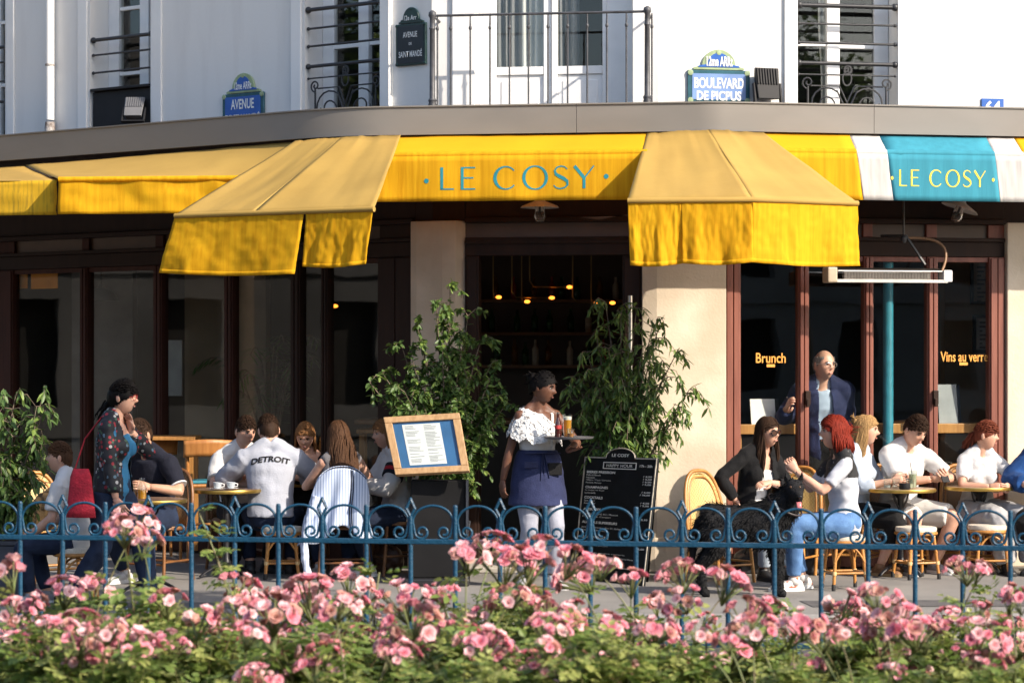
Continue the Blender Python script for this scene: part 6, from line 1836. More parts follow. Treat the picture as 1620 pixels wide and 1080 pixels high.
# ---------------------------------------------------------------- walking woman
P = person('woman in black floral jacket and blue tee walking past with hand at her cheek', lin(178, 17.5), R(76), 1.645, 'f', (0, 0, .92), (4, 0, 0), (8, 4, 0),
           hands={1: (.085, -.115, 1.33), -1: (-.19, -.11, .83)}, elbows={1: (.5, -1, -1.2), -1: (-.6, 1, .1)}, feet={-1: (-.08, .30, .11), 1: (.08, -.27, .085)}, knees={-1: (0, -1, .1)},
           hair='black', style=dict(vol=1.10, len=.05, n=480, fringe=.30, nape=-.75, side=-.25, backvol=.06, tail=((0, .10, -.05), (0, .5, -.5), .14)),
           top=dict(mat=CL['blue'], sleeve=.2, hem=-.12, inf=.012, neck=.40), shirt2=dict(mat=CL['floral'], hem=-.10, open=(.085, .0), sleeve=.90, inf=.026), bottom=dict(mat=CL['denimd'], inf=.010, name='jeans', loose=.008), shoes=blackshoe,
           hand_pose={1: dict(d=(-.1, .12, 1), n=(-.9, .4, 0), curl=.35), -1: dict(d=(.1, -.55, -.8), n=(.9, 0, 0), curl=.3)})
glasses(P, pm('red glasses', (.30, .02, .02), .3))
M = P['M']
bag = thing('shoulder_bag', 'red cloth shoulder bag hanging at the walking woman side', 'bag', W(P, -.22, .20, .80))
mb = MB(); rings = []
for i in range(7):
    t = i / 6; rings.append((V(-.235, .15, .70 + .36 * t), V(0, 1, 0), V(1, 0, 0), .120 * (1 - .35 * t) * (1 if t < .95 else .8), .045 * (1.1 - .7 * t)))
loft(mb, rings, 18, 0, M); o = mb.build('bag_body', pm('crimson cloth', (.40, .012, .030), .8, var=.2, scale=30, bump=.5, bscale=60), bag, smooth=180)
mb = MB(); mb.tube([M @ V(-.235, .20, 1.05), M @ V(-.185, .14, 1.28), M @ V(-.13, .03, 1.44), M @ V(-.12, -.05, 1.40)], .016, 6, flat=.3); mb.build('bag_strap', pm('crimson strap', (.36, .012, .030), .8), bag, smooth=60)

# ---------------------------------------------------------------- left tables
P = person('young person in white tee seated on a rattan stool facing away along the avenue', V(ST4.x, ST4.y, 0), R(-98), 1.50, 'm', (0, 0, .575), (14, 0, 0), (8, -4, 0),
           hands={1: (.16, -.34, .60), -1: (-.12, -.36, .62)}, elbows={1: (.6, .4, -1), -1: (-.6, .4, -1)}, feet={1: (.12, -.36, .085), -1: (-.12, -.30, .085)}, knees={1: (.2, -1, .6), -1: (-.2, -1, .6)},
           hair='brown', style=dict(SHORT, len=.034, seed=4), top=dict(mat=CL['white'], sleeve=.42, hem=-.12, inf=.020, loose=.012), bottom=dict(mat=CL['denimd'], inf=.012, name='trousers'), shoes=greyshoe)
P = person('man in navy polo shirt seated behind the orange juice table', lin(250, 19.75), R(-28), 1.74, 'm', (0, 0, .54), (20, 0, 0), (-10, 14, 0),
           hands={1: (.16, -.33, .77), -1: (-.10, -.36, .78)}, elbows={1: (.8, .4, -.6), -1: (-.8, .4, -.6)}, feet={1: (.14, -.30, .085), -1: (-.14, -.25, .085)}, knees={1: (.2, -1, .6), -1: (-.2, -1, .6)},
           skin='tan', hair='dark', style=dict(SHORT, seed=5), top=dict(mat=CL['navyd'], sleeve=.42, hem=-.10, inf=.016, loose=.010, name='polo_shirt'), bottom=dict(mat=CL['denimd'], inf=.012), shoes=whiteshoe)
glasses(P, MT['blackplastic'])
for sd in (1, -1):
    a, b, c = P['arm'][sd]; q = a.lerp(b, .80); d = (b - a).normalized()
    mb = MB(); mb.tube([P['M'] @ (q - d * .006), P['M'] @ (q + d * .006)], .076, 14); mb.build('sleeve_trim', CL['white'], P['root'], smooth=60)
for o_, l_ in ((CH8, P),):
    pass
P = person('young man in white tee seated behind the coffee cups', lin(376, 20.75), R(30), 1.70, 'm', (0, 0, .54), (10, 0, 0), (10, 12, 0),
           hands={1: (.08, -.36, .76), -1: (-.14, -.36, .76)}, elbows={1: (.8, .4, -.6), -1: (-.8, .4, -.6)}, feet={1: (.14, -.30, .085), -1: (-.14, -.25, .085)}, knees={1: (.2, -1, .6), -1: (-.2, -1, .6)},
           hair='dark', style=dict(SHORT, top=.10, len=.036, seed=6), top=dict(mat=CL['white'], sleeve=.42, hem=-.10, inf=.018, loose=.012), bottom=dict(mat=CL['black'], inf=.012), shoes=blackshoe)
# man in lettered sweatshirt
P = person('man in shaded grey sweatshirt lettered DETROIT seated with his back turned', V(lin(428, 20.15).x, 20.15, 0), R(186), 1.80, 'm', (0, 0, .50), (13, 0, 0), (10, 18, 4),
           hands={1: (.20, -.40, .76), -1: (-.20, -.40, .76)}, elbows={1: (1, .5, -.3), -1: (-1, .5, -.3)}, feet={1: (.16, -.30, .085), -1: (-.16, -.25, .085)}, knees={1: (.3, -1, .6), -1: (-.3, -1, .6)},
           hair='dark', style=dict(SHORT, nape=-.62, len=.034, n=700, back=True, seed=7), top=dict(mat=CL['greysw'], sleeve=.78, hem=-.03, inf=.030, loose=.008, amp=.009, sc=8, name='sweatshirt'), bottom=dict(mat=CL['denimd'], inf=.012), shoes=blackshoe)
class LocalFr:
    def __init__(s, M): s.M = M
    def p(s, u, v, z): return s.M @ V(-u, v, z)
zc_ = P['spine'](.40)[0]
t_ = fit_text('DETROIT', 'lettering', LocalFr(P['M']), -.155, .155, zc_.z - .015, zc_.z + .030, zc_.y + .19, MT['blackplastic'], P['root'], .035, arc=.028, shear=.15)
sub_mesh(t_, 1); bpy.context.view_layer.update(); conform(t_, P['G']['sweatshirt'], .007)
P = person('blond woman in black top looking down at her cards', lin(484, 20.95), R(2), 1.64, 'f', (0, 0, .55), (8, 0, 0), (-4, 26, 3),
           hands={1: (.075, -.30, .86), -1: (-.055, -.31, .86)}, elbows={1: (1, .3, -.5), -1: (-1, .3, -.5)}, feet={1: (.10, -.30, .085), -1: (-.10, -.25, .085)}, knees={1: (.1, -1, .6), -1: (-.1, -1, .6)},
           hair='strawberry', style=dict(vol=1.07, len=.26, n=170, fringe=.55, nape=-.5, side=-.05, part=.0, gather=.04, wave=.004, seed=8), top=dict(mat=CL['black'], sleeve=.35, hem=-.08, inf=.012, neck=.38), bottom=dict(mat=CL['black'], inf=.012), shoes=blackshoe,
           hand_pose={1: dict(d=(-.5, -.3, .8), n=(-.6, .5, .3), curl=.9), -1: dict(d=(.5, -.3, .8), n=(.6, .5, .3), curl=.9)})
cp = W(P, .01, -.36, .93)
pc = thing('playing_cards', 'fan of white playing cards held by the blond woman', 'cards', cp)
cardm = pm('white card', (.74, .73, .71), .5, var=.03); redm = pm('red pip', (.5, .02, .02), .5)
for k in range(6):
    a = R(-35 + 14 * k); M_ = TR(*cp) @ RX(R(-20)) @ RY(a)
    mb = MB(); mb.box(-.03, .03, -.0006 + .0016 * k, .0006 + .0016 * k, -.01, .085, 0, M_); mb.build('card', cardm, pc)
    mb = MB(); mb.box(-.026, -.018, -.0012 + .0016 * k, -.0008 + .0016 * k, .060, .075, 0, M_); mb.build('pip', redm, pc)
P = person('woman with long wavy brown hair and grey sleeveless top seated with her back turned', V(lin(541, 19.95).x, 19.95, 0), R(198), 1.66, 'f', (0, 0, .54), (5, 0, 0), (8, 12, 0),
           hands={1: (.10, -.36, .80), -1: (-.16, -.34, .78)}, elbows={1: (1, .5, -.5), -1: (-1, .5, -.5)}, feet={1: (.12, -.30, .085), -1: (-.12, -.25, .085)}, knees={1: (.2, -1, .6), -1: (-.2, -1, .6)},
           hair='brown', style=dict(vol=1.12, len=.40, n=260, fringe=.45, nape=-.6, side=-.2, wave=.012, drift=(0, .012), r=.0065, seed=9), top=dict(mat=CL['grey'], sleeve=0, hem=-.08, inf=.014, neck=.42), bottom=dict(mat=CL['denimd'], inf=.012), shoes=whiteshoe)
# striped jacket over the chair back
jk = thing('striped_jacket', 'pale blue pinstriped jacket draped over the chair back with one sleeve hanging', 'jacket', (CH5.x, CH5.y - .2, .3))
mb = MB(); cx, cy = CH5.x, CH5.y - .285
def jf(a, b):
    w = (.20 + .10 * b) * (1 + .05 * math.sin(b * 7)); x = (a - .5) * 2
    zt = .93 - .10 * abs(x) ** 2.6
    sag = .05 * math.sin(a * 19 + 2 * b) * b + .02 * noise.noise(V(a * 5, b * 4, 1))
    return V(cx + x * w - .05 * b, cy - .02 - .035 * (1 - x * x) - .05 * b + sag * .6, zt - b * (.52 - .05 * math.cos(a * 11) - .06 * x))
mb.grid(jf, 44, 26); mb.build('body_panel', CL['pinstripe'], jk, smooth=180, solid=.006)
mb = MB()
mb.grid(lambda a, b: V(cx + (a - .5) * .40, cy + .02 + .12 * b, .93 - .10 * abs((a - .5) * 2) ** 2.6 + .012 - .16 * b * b), 20, 6); mb.build('collar_fold', CL['pinstripe'], jk, smooth=180, solid=.006)
mb = MB(); pts = [V(cx - .20, cy - .07, .70), V(cx - .26, cy - .10, .52), V(cx - .30, cy - .09, .33), V(cx - .29, cy - .08, .16), V(cx - .265, cy - .08, .06)]
me_ = MB(); me_.tube(pts, [.075, .072, .062, .055, .048], 14, flat=.55); sl = remesh(me_, .012, 3); wrinkle(sl, .010, 12); sl.polygons.foreach_set('use_smooth', [True] * len(sl.polygons)); sl.materials.append(CL['pinstripe'])
o = bpy.data.objects.new('hanging_sleeve', sl); COL.objects.link(o); o.parent = jk; o.matrix_parent_inverse = world_of(jk).inverted()
for dx in (.085, .10):
    mb = MB()
    mb.grid(lambda a, b: jf(.5 + dx * 2.2 + .018 * a, b) + V(0, -.008, 0), 2, 20); mb.build('side_stripe', CL['navyd'], jk, smooth=180)
P = person('person in white tracksuit top with red and navy sleeve bands behind the menu lectern', lin(630, 20.35), R(-70), 1.68, 'f', (0, 0, .54), (8, 0, 0), (0, 6, 0),
           hands={1: (.10, -.36, .78), -1: (-.10, -.36, .78)}, elbows={1: (.8, .5, -.6), -1: (-.8, .5, -.6)}, feet={1: (.12, -.30, .085), -1: (-.12, -.25, .085)}, knees={1: (.2, -1, .6), -1: (-.2, -1, .6)},
           hair='strawberry', style=dict(vol=1.09, len=.24, n=160, fringe=.5, nape=-.5, side=-.1, seed=10), top=dict(mat=CL['white'], sleeve=.93, hem=-.12, inf=.030, loose=.008, name='tracksuit_top'), bottom=dict(mat=CL['denimd'], inf=.012), shoes=whiteshoe)
a, b, c = P['arm'][1]; d = (b - a).normalized()
for t_, m_ in ((.30, CL['navyd']), (.42, cloth('red band', (.40, .02, .03))), (.54, CL['navyd'])):
    q = a.lerp(b, t_); mb = MB(); mb.tube([P['M'] @ (q - d * .016), P['M'] @ (q + d * .016)], .091, 16); mb.build('sleeve_band', m_, P['root'], smooth=60)

# ---------------------------------------------------------------- right tables
P = person('woman in black blazer and sunglasses leaning on the chair back', lin(1190, 20.1), R(30), 1.70, 'f', (0, 0, .55), (6, 10, 0), (16, 4, -4),
           hands={-1: (-.20, -.06, .63), 1: (-.02, -.27, .80)}, elbows={-1: (-1.0, .4, .35), 1: (1, -.1, -.5)}, feet={1: (.10, -.36, .085), -1: (-.10, -.30, .085)}, knees={1: (.1, -1, .6), -1: (-.2, -1, .6)},
           hair='dark', style=dict(vol=1.08, len=.34, n=220, fringe=.52, nape=-.5, side=-.1, wave=.009, drift=(-.008, -.006), seed=11, part=.1), top=dict(mat=CL['white'], sleeve=-1, hem=-.10, inf=.010, neck=.36), shirt2=dict(mat=CL['black'], open=(.055, .0), sleeve=.93, hem=-.10, inf=.022, name='blazer'),
           bottom=dict(mat=CL['denimp'], inf=.010, name='jeans'), shoes=blackshoe, hand_pose={1: dict(d=(-1, -.1, -.1), n=(0, .5, -1), curl=.5), -1: dict(d=(.2, -.1, -1), n=(.9, 0, 0), curl=.4)})
glasses(P, MT['blackplastic'], pm('brown sunglass lens', (.05, .018, .008), .08, spec=.9), 1.15)
P = person('red haired woman in striped tee with black lace shoulders seated on a stool', V(ST1.x, ST1.y, 0), R(-82), 1.76, 'f', (0, .0, .525), (5, 0, 0), (-6, -2, 0),
           hands={1: (.10, -.40, .90), -1: (-.10, -.36, .92)}, elbows={1: (.4, .3, -1), -1: (-.5, .3, -1)}, feet={1: (.10, -.42, .085), -1: (-.10, -.30, .085)}, knees={1: (.15, -1, .6), -1: (-.2, -1, .6)},
           hair='red', style=dict(vol=1.13, len=.10 + .03, n=230, fringe=.45, nape=-.75, side=-.2, r=.0062, wave=.010, buns=[((0, .105, .03), (.032, .03, .03))], seed=12), top=dict(mat=CL['finestripe'], sleeve=.40, hem=-.10, inf=.012, loose=.006), bottom=dict(mat=CL['denim'], inf=.012, name='jeans'),
           shoes=dict(mat=pm('white and orange sneaker', (.60, .58, .56), .6, c2=(.50, .10, .04), scale=16, lo=.36, hi=.42), sole=MT['white']), hand_pose={1: dict(d=(-.1, -.6, .8), n=(-.8, 0, .2), curl=.9)})
sp = P['spine']; mb = MB()
black_lace = pm('black lace', (.012, .012, .013), .8, c2=(.25, .22, .22), scale=60, lo=.30, hi=.36)
c37, Q37 = sp(.35); iq = Q37.inverted(); sh_ = P['G']['shirt']
bm = bmesh.new(); bm.from_mesh(sh_.data); bm.normal_update()
def in_yoke(c):
    q = iq @ (c - c37); return q.z > .012 * math.sin(q.x * 60) + .01 * math.sin(q.y * 70) - (.03 if q.y > 0 else 0) and abs(q.x) < .185
bmesh.ops.delete(bm, geom=[f for f in bm.faces if not in_yoke(f.calc_center_median())], context='FACES')
for v in bm.verts: v.co += v.normal * .004
ym = bpy.data.meshes.new('lace_yoke'); bm.to_mesh(ym); bm.free(); ym.materials.clear(); ym.materials.append(black_lace)
yo = part('lace_yoke', ym, P['root'], SCL(P['s'], P['s'], P['s']))

P = person('blond woman in pale denim shirt seated beside the drinks table', lin(1352, 20.42), R(62), 1.70, 'f', (0, 0, .55), (6, 0, 0), (14, 4, 0),
           hands={1: (.12, -.36, .80), -1: (-.14, -.38, .80)}, elbows={1: (.6, .5, -1), -1: (-.6, .5, -1)}, feet={1: (.10, -.32, .085), -1: (-.10, -.26, .085)}, knees={1: (.1, -1, .6), -1: (-.1, -1, .6)},
           hair='blond', style=dict(vol=1.08, len=.30, n=190, fringe=.52, nape=-.5, side=-.05, part=0, gather=.03, drift=(0, .006), buns=[((-.02, .09, .075), (.03, .03, .028))], seed=13), top=dict(mat=CL['denimp'], sleeve=.72, hem=-.10, inf=.018, loose=.006, name='denim_shirt'),
           bottom=dict(mat=CL['black'], inf=.014, len=.78), shoes=dict(mat=pm('brown sandal', (.22, .11, .05), .6), sole=pm('tan sole', (.35, .22, .10), .7)))
P = person('young man in white tee and pale shorts looking at his phone', lin(1420, 20.6), R(24), 1.78, 'm', (0, 0, .52), (13, 4, 0), (10, 28, 0),
           hands={1: (.20, -.40, .77), -1: (.06, -.40, .77)}, elbows={1: (1, .1, -.5), -1: (-1, .2, -.6)}, feet={1: (.20, -.24, .085), -1: (-.08, -.26, .085)}, knees={1: (.55, -1, .5), -1: (-.1, -1, .6)},
           hair='dark', style=dict(SHORT, top=.11, len=.034, nape=-.4, side=.12, seed=14), top=dict(mat=CL['white'], sleeve=.42, hem=-.10, inf=.018, loose=.006), bottom=dict(mat=CL['shorts'], inf=.020, len=.46, name='shorts', loose=.012), shoes=greyshoe,
           hand_pose={1: dict(d=(-.6, -.6, .3), n=(-.3, .5, .6), curl=.8), -1: dict(d=(.8, -.5, .2), n=(.3, .5, .6), curl=.8)})
ph = W(P, .14, -.46, .80); t = thing('smartphone', 'dark smartphone held by the young man in white tee', 'phone', ph)
mb = MB(); mb.box(-.035, .035, -.004, .004, -.065, .065, 0, TR(*ph) @ RZ(R(20)) @ RX(R(-35))); mb.build('case', MT['blackplastic'], t, bevel=.003)
M = P['M']; mb = MB(); c, Q = P['spine'](.24)
mb.grid(lambda a, b: M @ (c + Q @ V(-.09 + .18 * a, -.145 + .03 * abs(a - .5), -.03 + .07 * b)), 6, 3); o = mb.build('shirt_print', pm('dark print', (.10, .09, .09), .8, c2=(.66, .65, .64), scale=40, lo=.42, hi=.5), P['root']); sub_mesh(o, 1); conform(o, P['G']['shirt'], .003)
P = person('woman with auburn hair in light grey tee gazing along the boulevard', lin(1545, 20.62), R(14), 1.62, 'f', (0, 0, .56), (8, 2, 0), (58, 4, 0),
           hands={1: (.16, -.34, .78), -1: (-.04, -.36, .78)}, elbows={1: (1, .2, -.5), -1: (-1, .3, -.5)}, feet={1: (.34, -.40, .085), -1: (.12, -.36, .085)}, knees={1: (.4, -1, .6), -1: (.1, -1, .6)},
           hair='auburn', style=dict(vol=1.09, len=.055, n=560, fringe=.34, nape=-.55, side=-.10, seed=15, tail=((0, .09, .02), (0, .6, -.2), .16)), top=dict(mat=CL['lgrey'], sleeve=.40, hem=-.08, inf=.014, loose=.006), bottom=dict(mat=CL['skirt'], inf=.022, loose=.030, amp=.014, name='loose_trousers'), shoes=blackshoe)
P = person('person in bright blue jacket seated at the last boulevard table', lin(1672, 20.5), R(-26), 1.74, 'm', (0, 0, .54), (10, 0, 0), (0, 0, 0),
           hands={1: (.10, -.36, .80), -1: (-.16, -.36, .74)}, elbows={1: (1, .3, -.5), -1: (-1, .2, -.4)}, feet={1: (.14, -.30, .085), -1: (-.14, -.25, .085)}, knees={1: (.2, -1, .6), -1: (-.2, -1, .6)},
           hair='dark', style=dict(SHORT, seed=16), top=dict(mat=CL['jacketblue'], sleeve=.93, hem=-.10, inf=.034, loose=.010, amp=.012, name='jacket'), bottom=dict(mat=CL['black'], inf=.014), shoes=blackshoe)
om = lin(1301, 21.10); om.z = .06
P = person('older man in navy jacket standing inside behind the counter', om, R(6), 1.82, 'm', (0, 0, .93), (10, -3, 0), (24, 2, 0),
           hands={-1: (-.34, -.20, 1.24), 1: (.20, -.16, .98)}, elbows={-1: (-.5, .5, -1), 1: (.25, 1, -.6)}, feet={1: (.12, 0, .085), -1: (-.12, 0, .085)}, skin='fair', hair='grey', brow='grey',
           style=dict(vol=1.035, len=.022, n=160, fringe=.9, nape=-.5, side=-.05, zmax=.55, back=True, seed=17), top=dict(mat=pm('pale blue shirt', (.42, .52, .66), .8), sleeve=.5, hem=0, inf=.012, neck=.465), shirt2=dict(mat=CL['navy'], open=(.055, .0), sleeve=.95, hem=-.12, inf=.036, amp=.010), bottom=dict(mat=CL['black'], inf=.012), shoes=blackshoe, heavy=1.04)
glasses(P, MT['steel'])

# ---------------------------------------------------------------- small things on the tables
def on_table(T, dx, dy, z=TZ): return V(T.x + dx, T.y + dy, z + .002)
def cup(loc, label):
    t = thing('coffee_cup', label, 'cup', loc)
    mb = MB(); mb.lathe([(.0, .003), (.055, .004), (.066, .012), (.055, .009), (.0, .008)], 22, caps=False); local_build(mb, 'saucer', MT['white'], t, 50)
    mb = MB(); mb.lathe([(.022, .010), (.030, .020), (.037, .062), (.034, .062), (.027, .022), (.0, .02)], 20, caps=False); local_build(mb, 'bowl', pm('grey blue china', (.40, .44, .48), .25, var=.03), t, 50)
    mb = MB(); mb.tube([(.034, 0, .052), (.055, 0, .048), (.054, 0, .028), (.031, 0, .024)], .004, 6); local_build(mb, 'handle', MT['white'], t, 60)
cup(on_table(TB5, -.05, -.19), 'grey coffee cup farther from the sweatshirted man elbow'); cup(on_table(TB5, .055, -.14), 'grey coffee cup beside the sweatshirted man elbow')
oj = pm('orange juice', (.85, .38, .02), .2, transl=.3)
t = thing('juice_carafe', 'small glass carafe half full of orange juice', 'carafe', on_table(TB4, -.04, -.10))
mb = MB(); mb.lathe([(.032, .002), (.036, .01), (.036, .09), (.018, .125), (.016, .15), (.024, .165), (.022, .165), (.014, .15), (.034, .09), (.034, .01)], 20, caps=False); local_build(mb, 'glass', clear, t, 50)
mb = MB(); mb.lathe([(.033, .008), (.033, .075)], 20); local_build(mb, 'juice', oj, t, 50)
tumbler('tumbler', 'empty clear glass beside the juice carafe', 'glass', on_table(TB4, -.13, -.03), .026, .032, .12)
lime = pm('cloudy lime drink', (.62, .64, .46), .15, transl=.5)
tumbler('tumbler', 'clear water glass by the blond woman', 'glass', on_table(TB1, -.13, -.12), .030, .034, .10, pm('clear water', (.6, .63, .62), .1, transl=.6), .3)
tumbler('tumbler', 'empty short glass in the middle of the drinks table', 'glass', on_table(TB1, -.06, -.14), .030, .034, .09)
tumbler('tumbler', 'tall mojito glass with straw on the drinks table', 'glass', on_table(TB1, .09, -.06), .030, .038, .15, lime, .8, None, True)
tumbler('tumbler', 'short glass with pale drink beside the mojito', 'glass', on_table(TB1, .05, -.15), .030, .035, .085, lime, .5)
t = thing('ashtray', 'black round ashtray on the drinks table', 'ashtray', on_table(TB1, .0, -.20)); mb = MB(); mb.lathe([(.04, 0), (.048, .01), (.045, .05), (.038, .05), (.036, .02), (.0, .018)], 18, caps=False); local_build(mb, 'bowl', MT['blackplastic'], t, 50)
# bags on the ground
def slouch_bag(name, label, loc, sx, sy, sz, mat):
    t = thing(name, label, 'bag', loc); mb = MB()
    mb.ell((0, 0, sz * .45), (sx, sy, sz * .5), 16, 12); mb.box(-sx * .8, sx * .8, -sy * .8, sy * .8, 0.0, sz * .5)
    me = remesh(mb, .015, 5); wrinkle(me, .03, 8, loc[0]); co = mesh_arrays(me); co[:, 2] = np.maximum(co[:, 2], .002); me.vertices.foreach_set('co', co.ravel()); me.polygons.foreach_set('use_smooth', [True] * len(me.polygons)); me.materials.append(mat)
    part('bag_body', me, t)
    mb = MB(); mb.tube([(-sx * .5, -sy * .5, sz * .7), (-sx * .3, -sy * .8, sz * 1.05), (sx * .2, -sy * .8, sz * 1.0), (sx * .5, -sy * .4, sz * .7)], .010, 6, flat=.5); local_build(mb, 'strap', mat, t, 60)
slouch_bag('handbag', 'slouched brown leather bag on the pavement beside the menu lectern', gnd(612, 906), .15, .11, .24, pm('brown leather', (.10, .042, .02), .5, var=.25, scale=9, bump=.2))
slouch_bag('backpack', 'black backpack on the pavement behind the orange sneakers', gnd(1284, 908), .13, .11, .30, pm('black nylon', (.015, .015, .018), .5, bump=.2))
slouch_bag('backpack', 'black backpack under the black dog', gnd(1192, 906), .16, .12, .24, pm('black nylon cloth', (.018, .018, .02), .5, bump=.2))
slouch_bag('brown_coat', 'brown jacket bundled over the cane chair behind the white tee', V(CH7.x + .06, CH7.y - .02, .46), .17, .13, .36, CL['brownj'])

# ---------------------------------------------------------------- dog
def dog():
    loc = lin(1182, 18.5); t = thing('dog', 'black long coated dog standing with its tongue out before the tables', 'dog', loc)
    B_ = MB(); X = lambda x, y, z: V(x, y, z)
    sp = [(-.36, 0, .58, .075, .10), (-.30, 0, .57, .115, .145), (-.18, 0, .555, .120, .145), (-.05, 0, .545, .125, .155), (.10, -.01, .54, .140, .185), (.22, -.02, .555, .135, .190), (.30, -.03, .60, .11, .16)]
    loft(B_, [(X(x, y, z), V(0, 1, 0), V(0, 0, 1), rx, rz) for x, y, z, rx, rz in sp], 18)
    B_.tube([X(.20, -.02, .62), X(.29, -.05, .70), X(.335, -.08, .80)], [.15, .125, .095], 14)          # neck
    hc = X(.345, -.11, .82)
    B_.ell(hc, (.080, .095, .080), 14, 10)
    B_.tube([hc + V(0, -.05, -.015), hc + V(.015, -.14, -.045), hc + V(.02, -.185, -.055)], [.058, .042, .032], 12)
    B_.tube([hc + V(0, -.05, -.05), hc + V(.015, -.14, -.085)], [.04, .022], 10)                           # jaw
    for s in (-1, 1):
        B_.tube([hc + V(s * .045, .01, .05), hc + V(s * .060, .005, .10), hc + V(s * .066, -.005, .155)], [.034, .026, .006], 10, flat=.45)
    for sy in (-.075, .075):
        B_.tube([X(.22, sy - .02, .46), X(.225, sy - .02, .28), X(.235, sy - .02, .20), X(.23, sy - .02, .06), X(.245, sy - .02, .03)], [.075, .050, .042, .036, .040], 12)
        B_.tube([X(.235, sy - .02, .028), X(.29, sy - .02, .024)], [.036, .030], 10)
        B_.tube([X(-.28, sy, .52), X(-.24, sy * 1.1, .36), X(-.36, sy * 1.1, .24), X(-.345, sy * 1.1, .06), X(-.335, sy * 1.1, .03)], [.115, .080, .042, .034, .038], 12)
        B_.tube([X(-.345, sy * 1.1, .028), X(-.29, sy * 1.1, .024)], [.036, .030], 10)
    B_.tube([X(-.36, 0, .58), X(-.40, 0, .48), X(-.415, .01, .36), X(-.41, .01, .24)], [.035, .038, .034, .012], 10)
    me = remesh(B_, .014, 3); co = mesh_arrays(me); co[:, 2] = np.maximum(co[:, 2], .002); me.vertices.foreach_set('co', co.ravel()); wrinkle(me, .008, 14)
    coat = pm('black dog coat', (.010, .010, .011), .75, var=.4, scale=9, stretch=(1, 1, 1), bump=.6, bscale=60, spec=.15)
    me.materials.append(coat); me.polygons.foreach_set('use_smooth', [True] * len(me.polygons)); part('body', me, t)
    # fur locks
    bv = BVHTree.FromPolygons([v.co for v in me.vertices], [tuple(p.vertices) for p in me.polygons]); rnd = random.Random(5); mb = MB()
    for i in range(2600):
        p = me.polygons[rnd.randrange(len(me.polygons))]; c = p.center.copy(); n = p.normal.copy()
        if c.z < .05: continue
        k = .022 if (c.x > .3 and c.z > .72) else (.045 if c.z > .3 else .025)
        g = V(-.6 if c.x < .25 else -.1, 0, -.8); d = (n * .35 + (g - n * g.dot(n)) * .9 + V(rnd.gauss(0, .15), rnd.gauss(0, .15), rnd.gauss(0, .15))).normalized()
        if c.x > .3 and c.y < -.17: continue
        sdv = d.cross(n).normalized() * .006
        q = c - n * .003; mb.add([q - sdv, q + sdv, q + d * k * .6 + sdv * .5 + n * .004, q + d * k, q + d * k * .6 - sdv * .5 + n * .004], [(0, 1, 2, 3, 4)])
    tag(local_build(mb, 'fur', coat, t), kind='stuff')
    for s in (-1, 1):
        mb = MB(); mb.ell(hc + V(s * .034, -.082, .022), (.010, .008, .010), 10, 8); local_build(mb, 'eye', pm('amber dog eye', (.08, .035, .01), .08, spec=.9), t, 180)
    mb = MB(); mb.ell(hc + V(.020, -.205, -.045), (.018, .014, .013), 10, 8); local_build(mb, 'nose', pm('wet black nose', (.008, .008, .008), .15), t, 180)
    mb = MB(); mb.tube([hc + V(.015, -.13, -.075), hc + V(.017, -.175, -.092), hc + V(.018, -.19, -.125), hc + V(.018, -.185, -.145)], [.018, .020, .019, .010], 10, flat=.35); local_build(mb, 'tongue', pm('pink tongue', (.55, .16, .17), .35), t, 180)
    mb = MB(); mb.tube([V(.285 + .125 * math.cos(a), -.05 + .125 * math.sin(a), .70 + .05 * math.sin(a) - .06 * math.cos(a)) for a in [2 * math.pi * i / 24 for i in range(25)]], .008, 6); local_build(mb, 'collar', pm('dark collar', (.03, .02, .02), .5), t, 60)
dog()
# ================================================================ plants
def leafmat(name, c, c2, rough=.45, tl=.3):
    return pm(name, c, rough, c2=c2, scale=30, transl=tl, spec=.45, lo=.3, hi=.7)
LF = [leafmat('ficus leaf', (.13, .21, .055), (.06, .12, .03)), leafmat('young ficus leaf', (.24, .33, .07), (.14, .22, .045))]
BARK = pm('grey brown bark', (.16, .12, .085), .9, var=.3, scale=18, bump=.5)
def leaf(mb, p, d, n, L, w, mi=0, droop=.15):
    d = d.normalized(); x = d.cross(n)
    x = x.normalized() if x.length > 1e-5 else V(1, 0, 0)
    n = x.cross(d).normalized(); g = V(0, 0, -droop * L)
    a, b, c, e = p, p + d * L * .35 + g * .3, p + d * L * .75 + g * .7, p + d * L + g
    mb.add([a, b + x * w * .5 + n * w * .15, c + x * w * .36 + n * w * .1, e, c - x * w * .36 + n * w * .1, b - x * w * .5 + n * w * .15, b, c],
           [(0, 1, 6), (0, 6, 5), (1, 2, 7, 6), (6, 7, 4, 5), (2, 3, 7), (7, 3, 4)], mi)
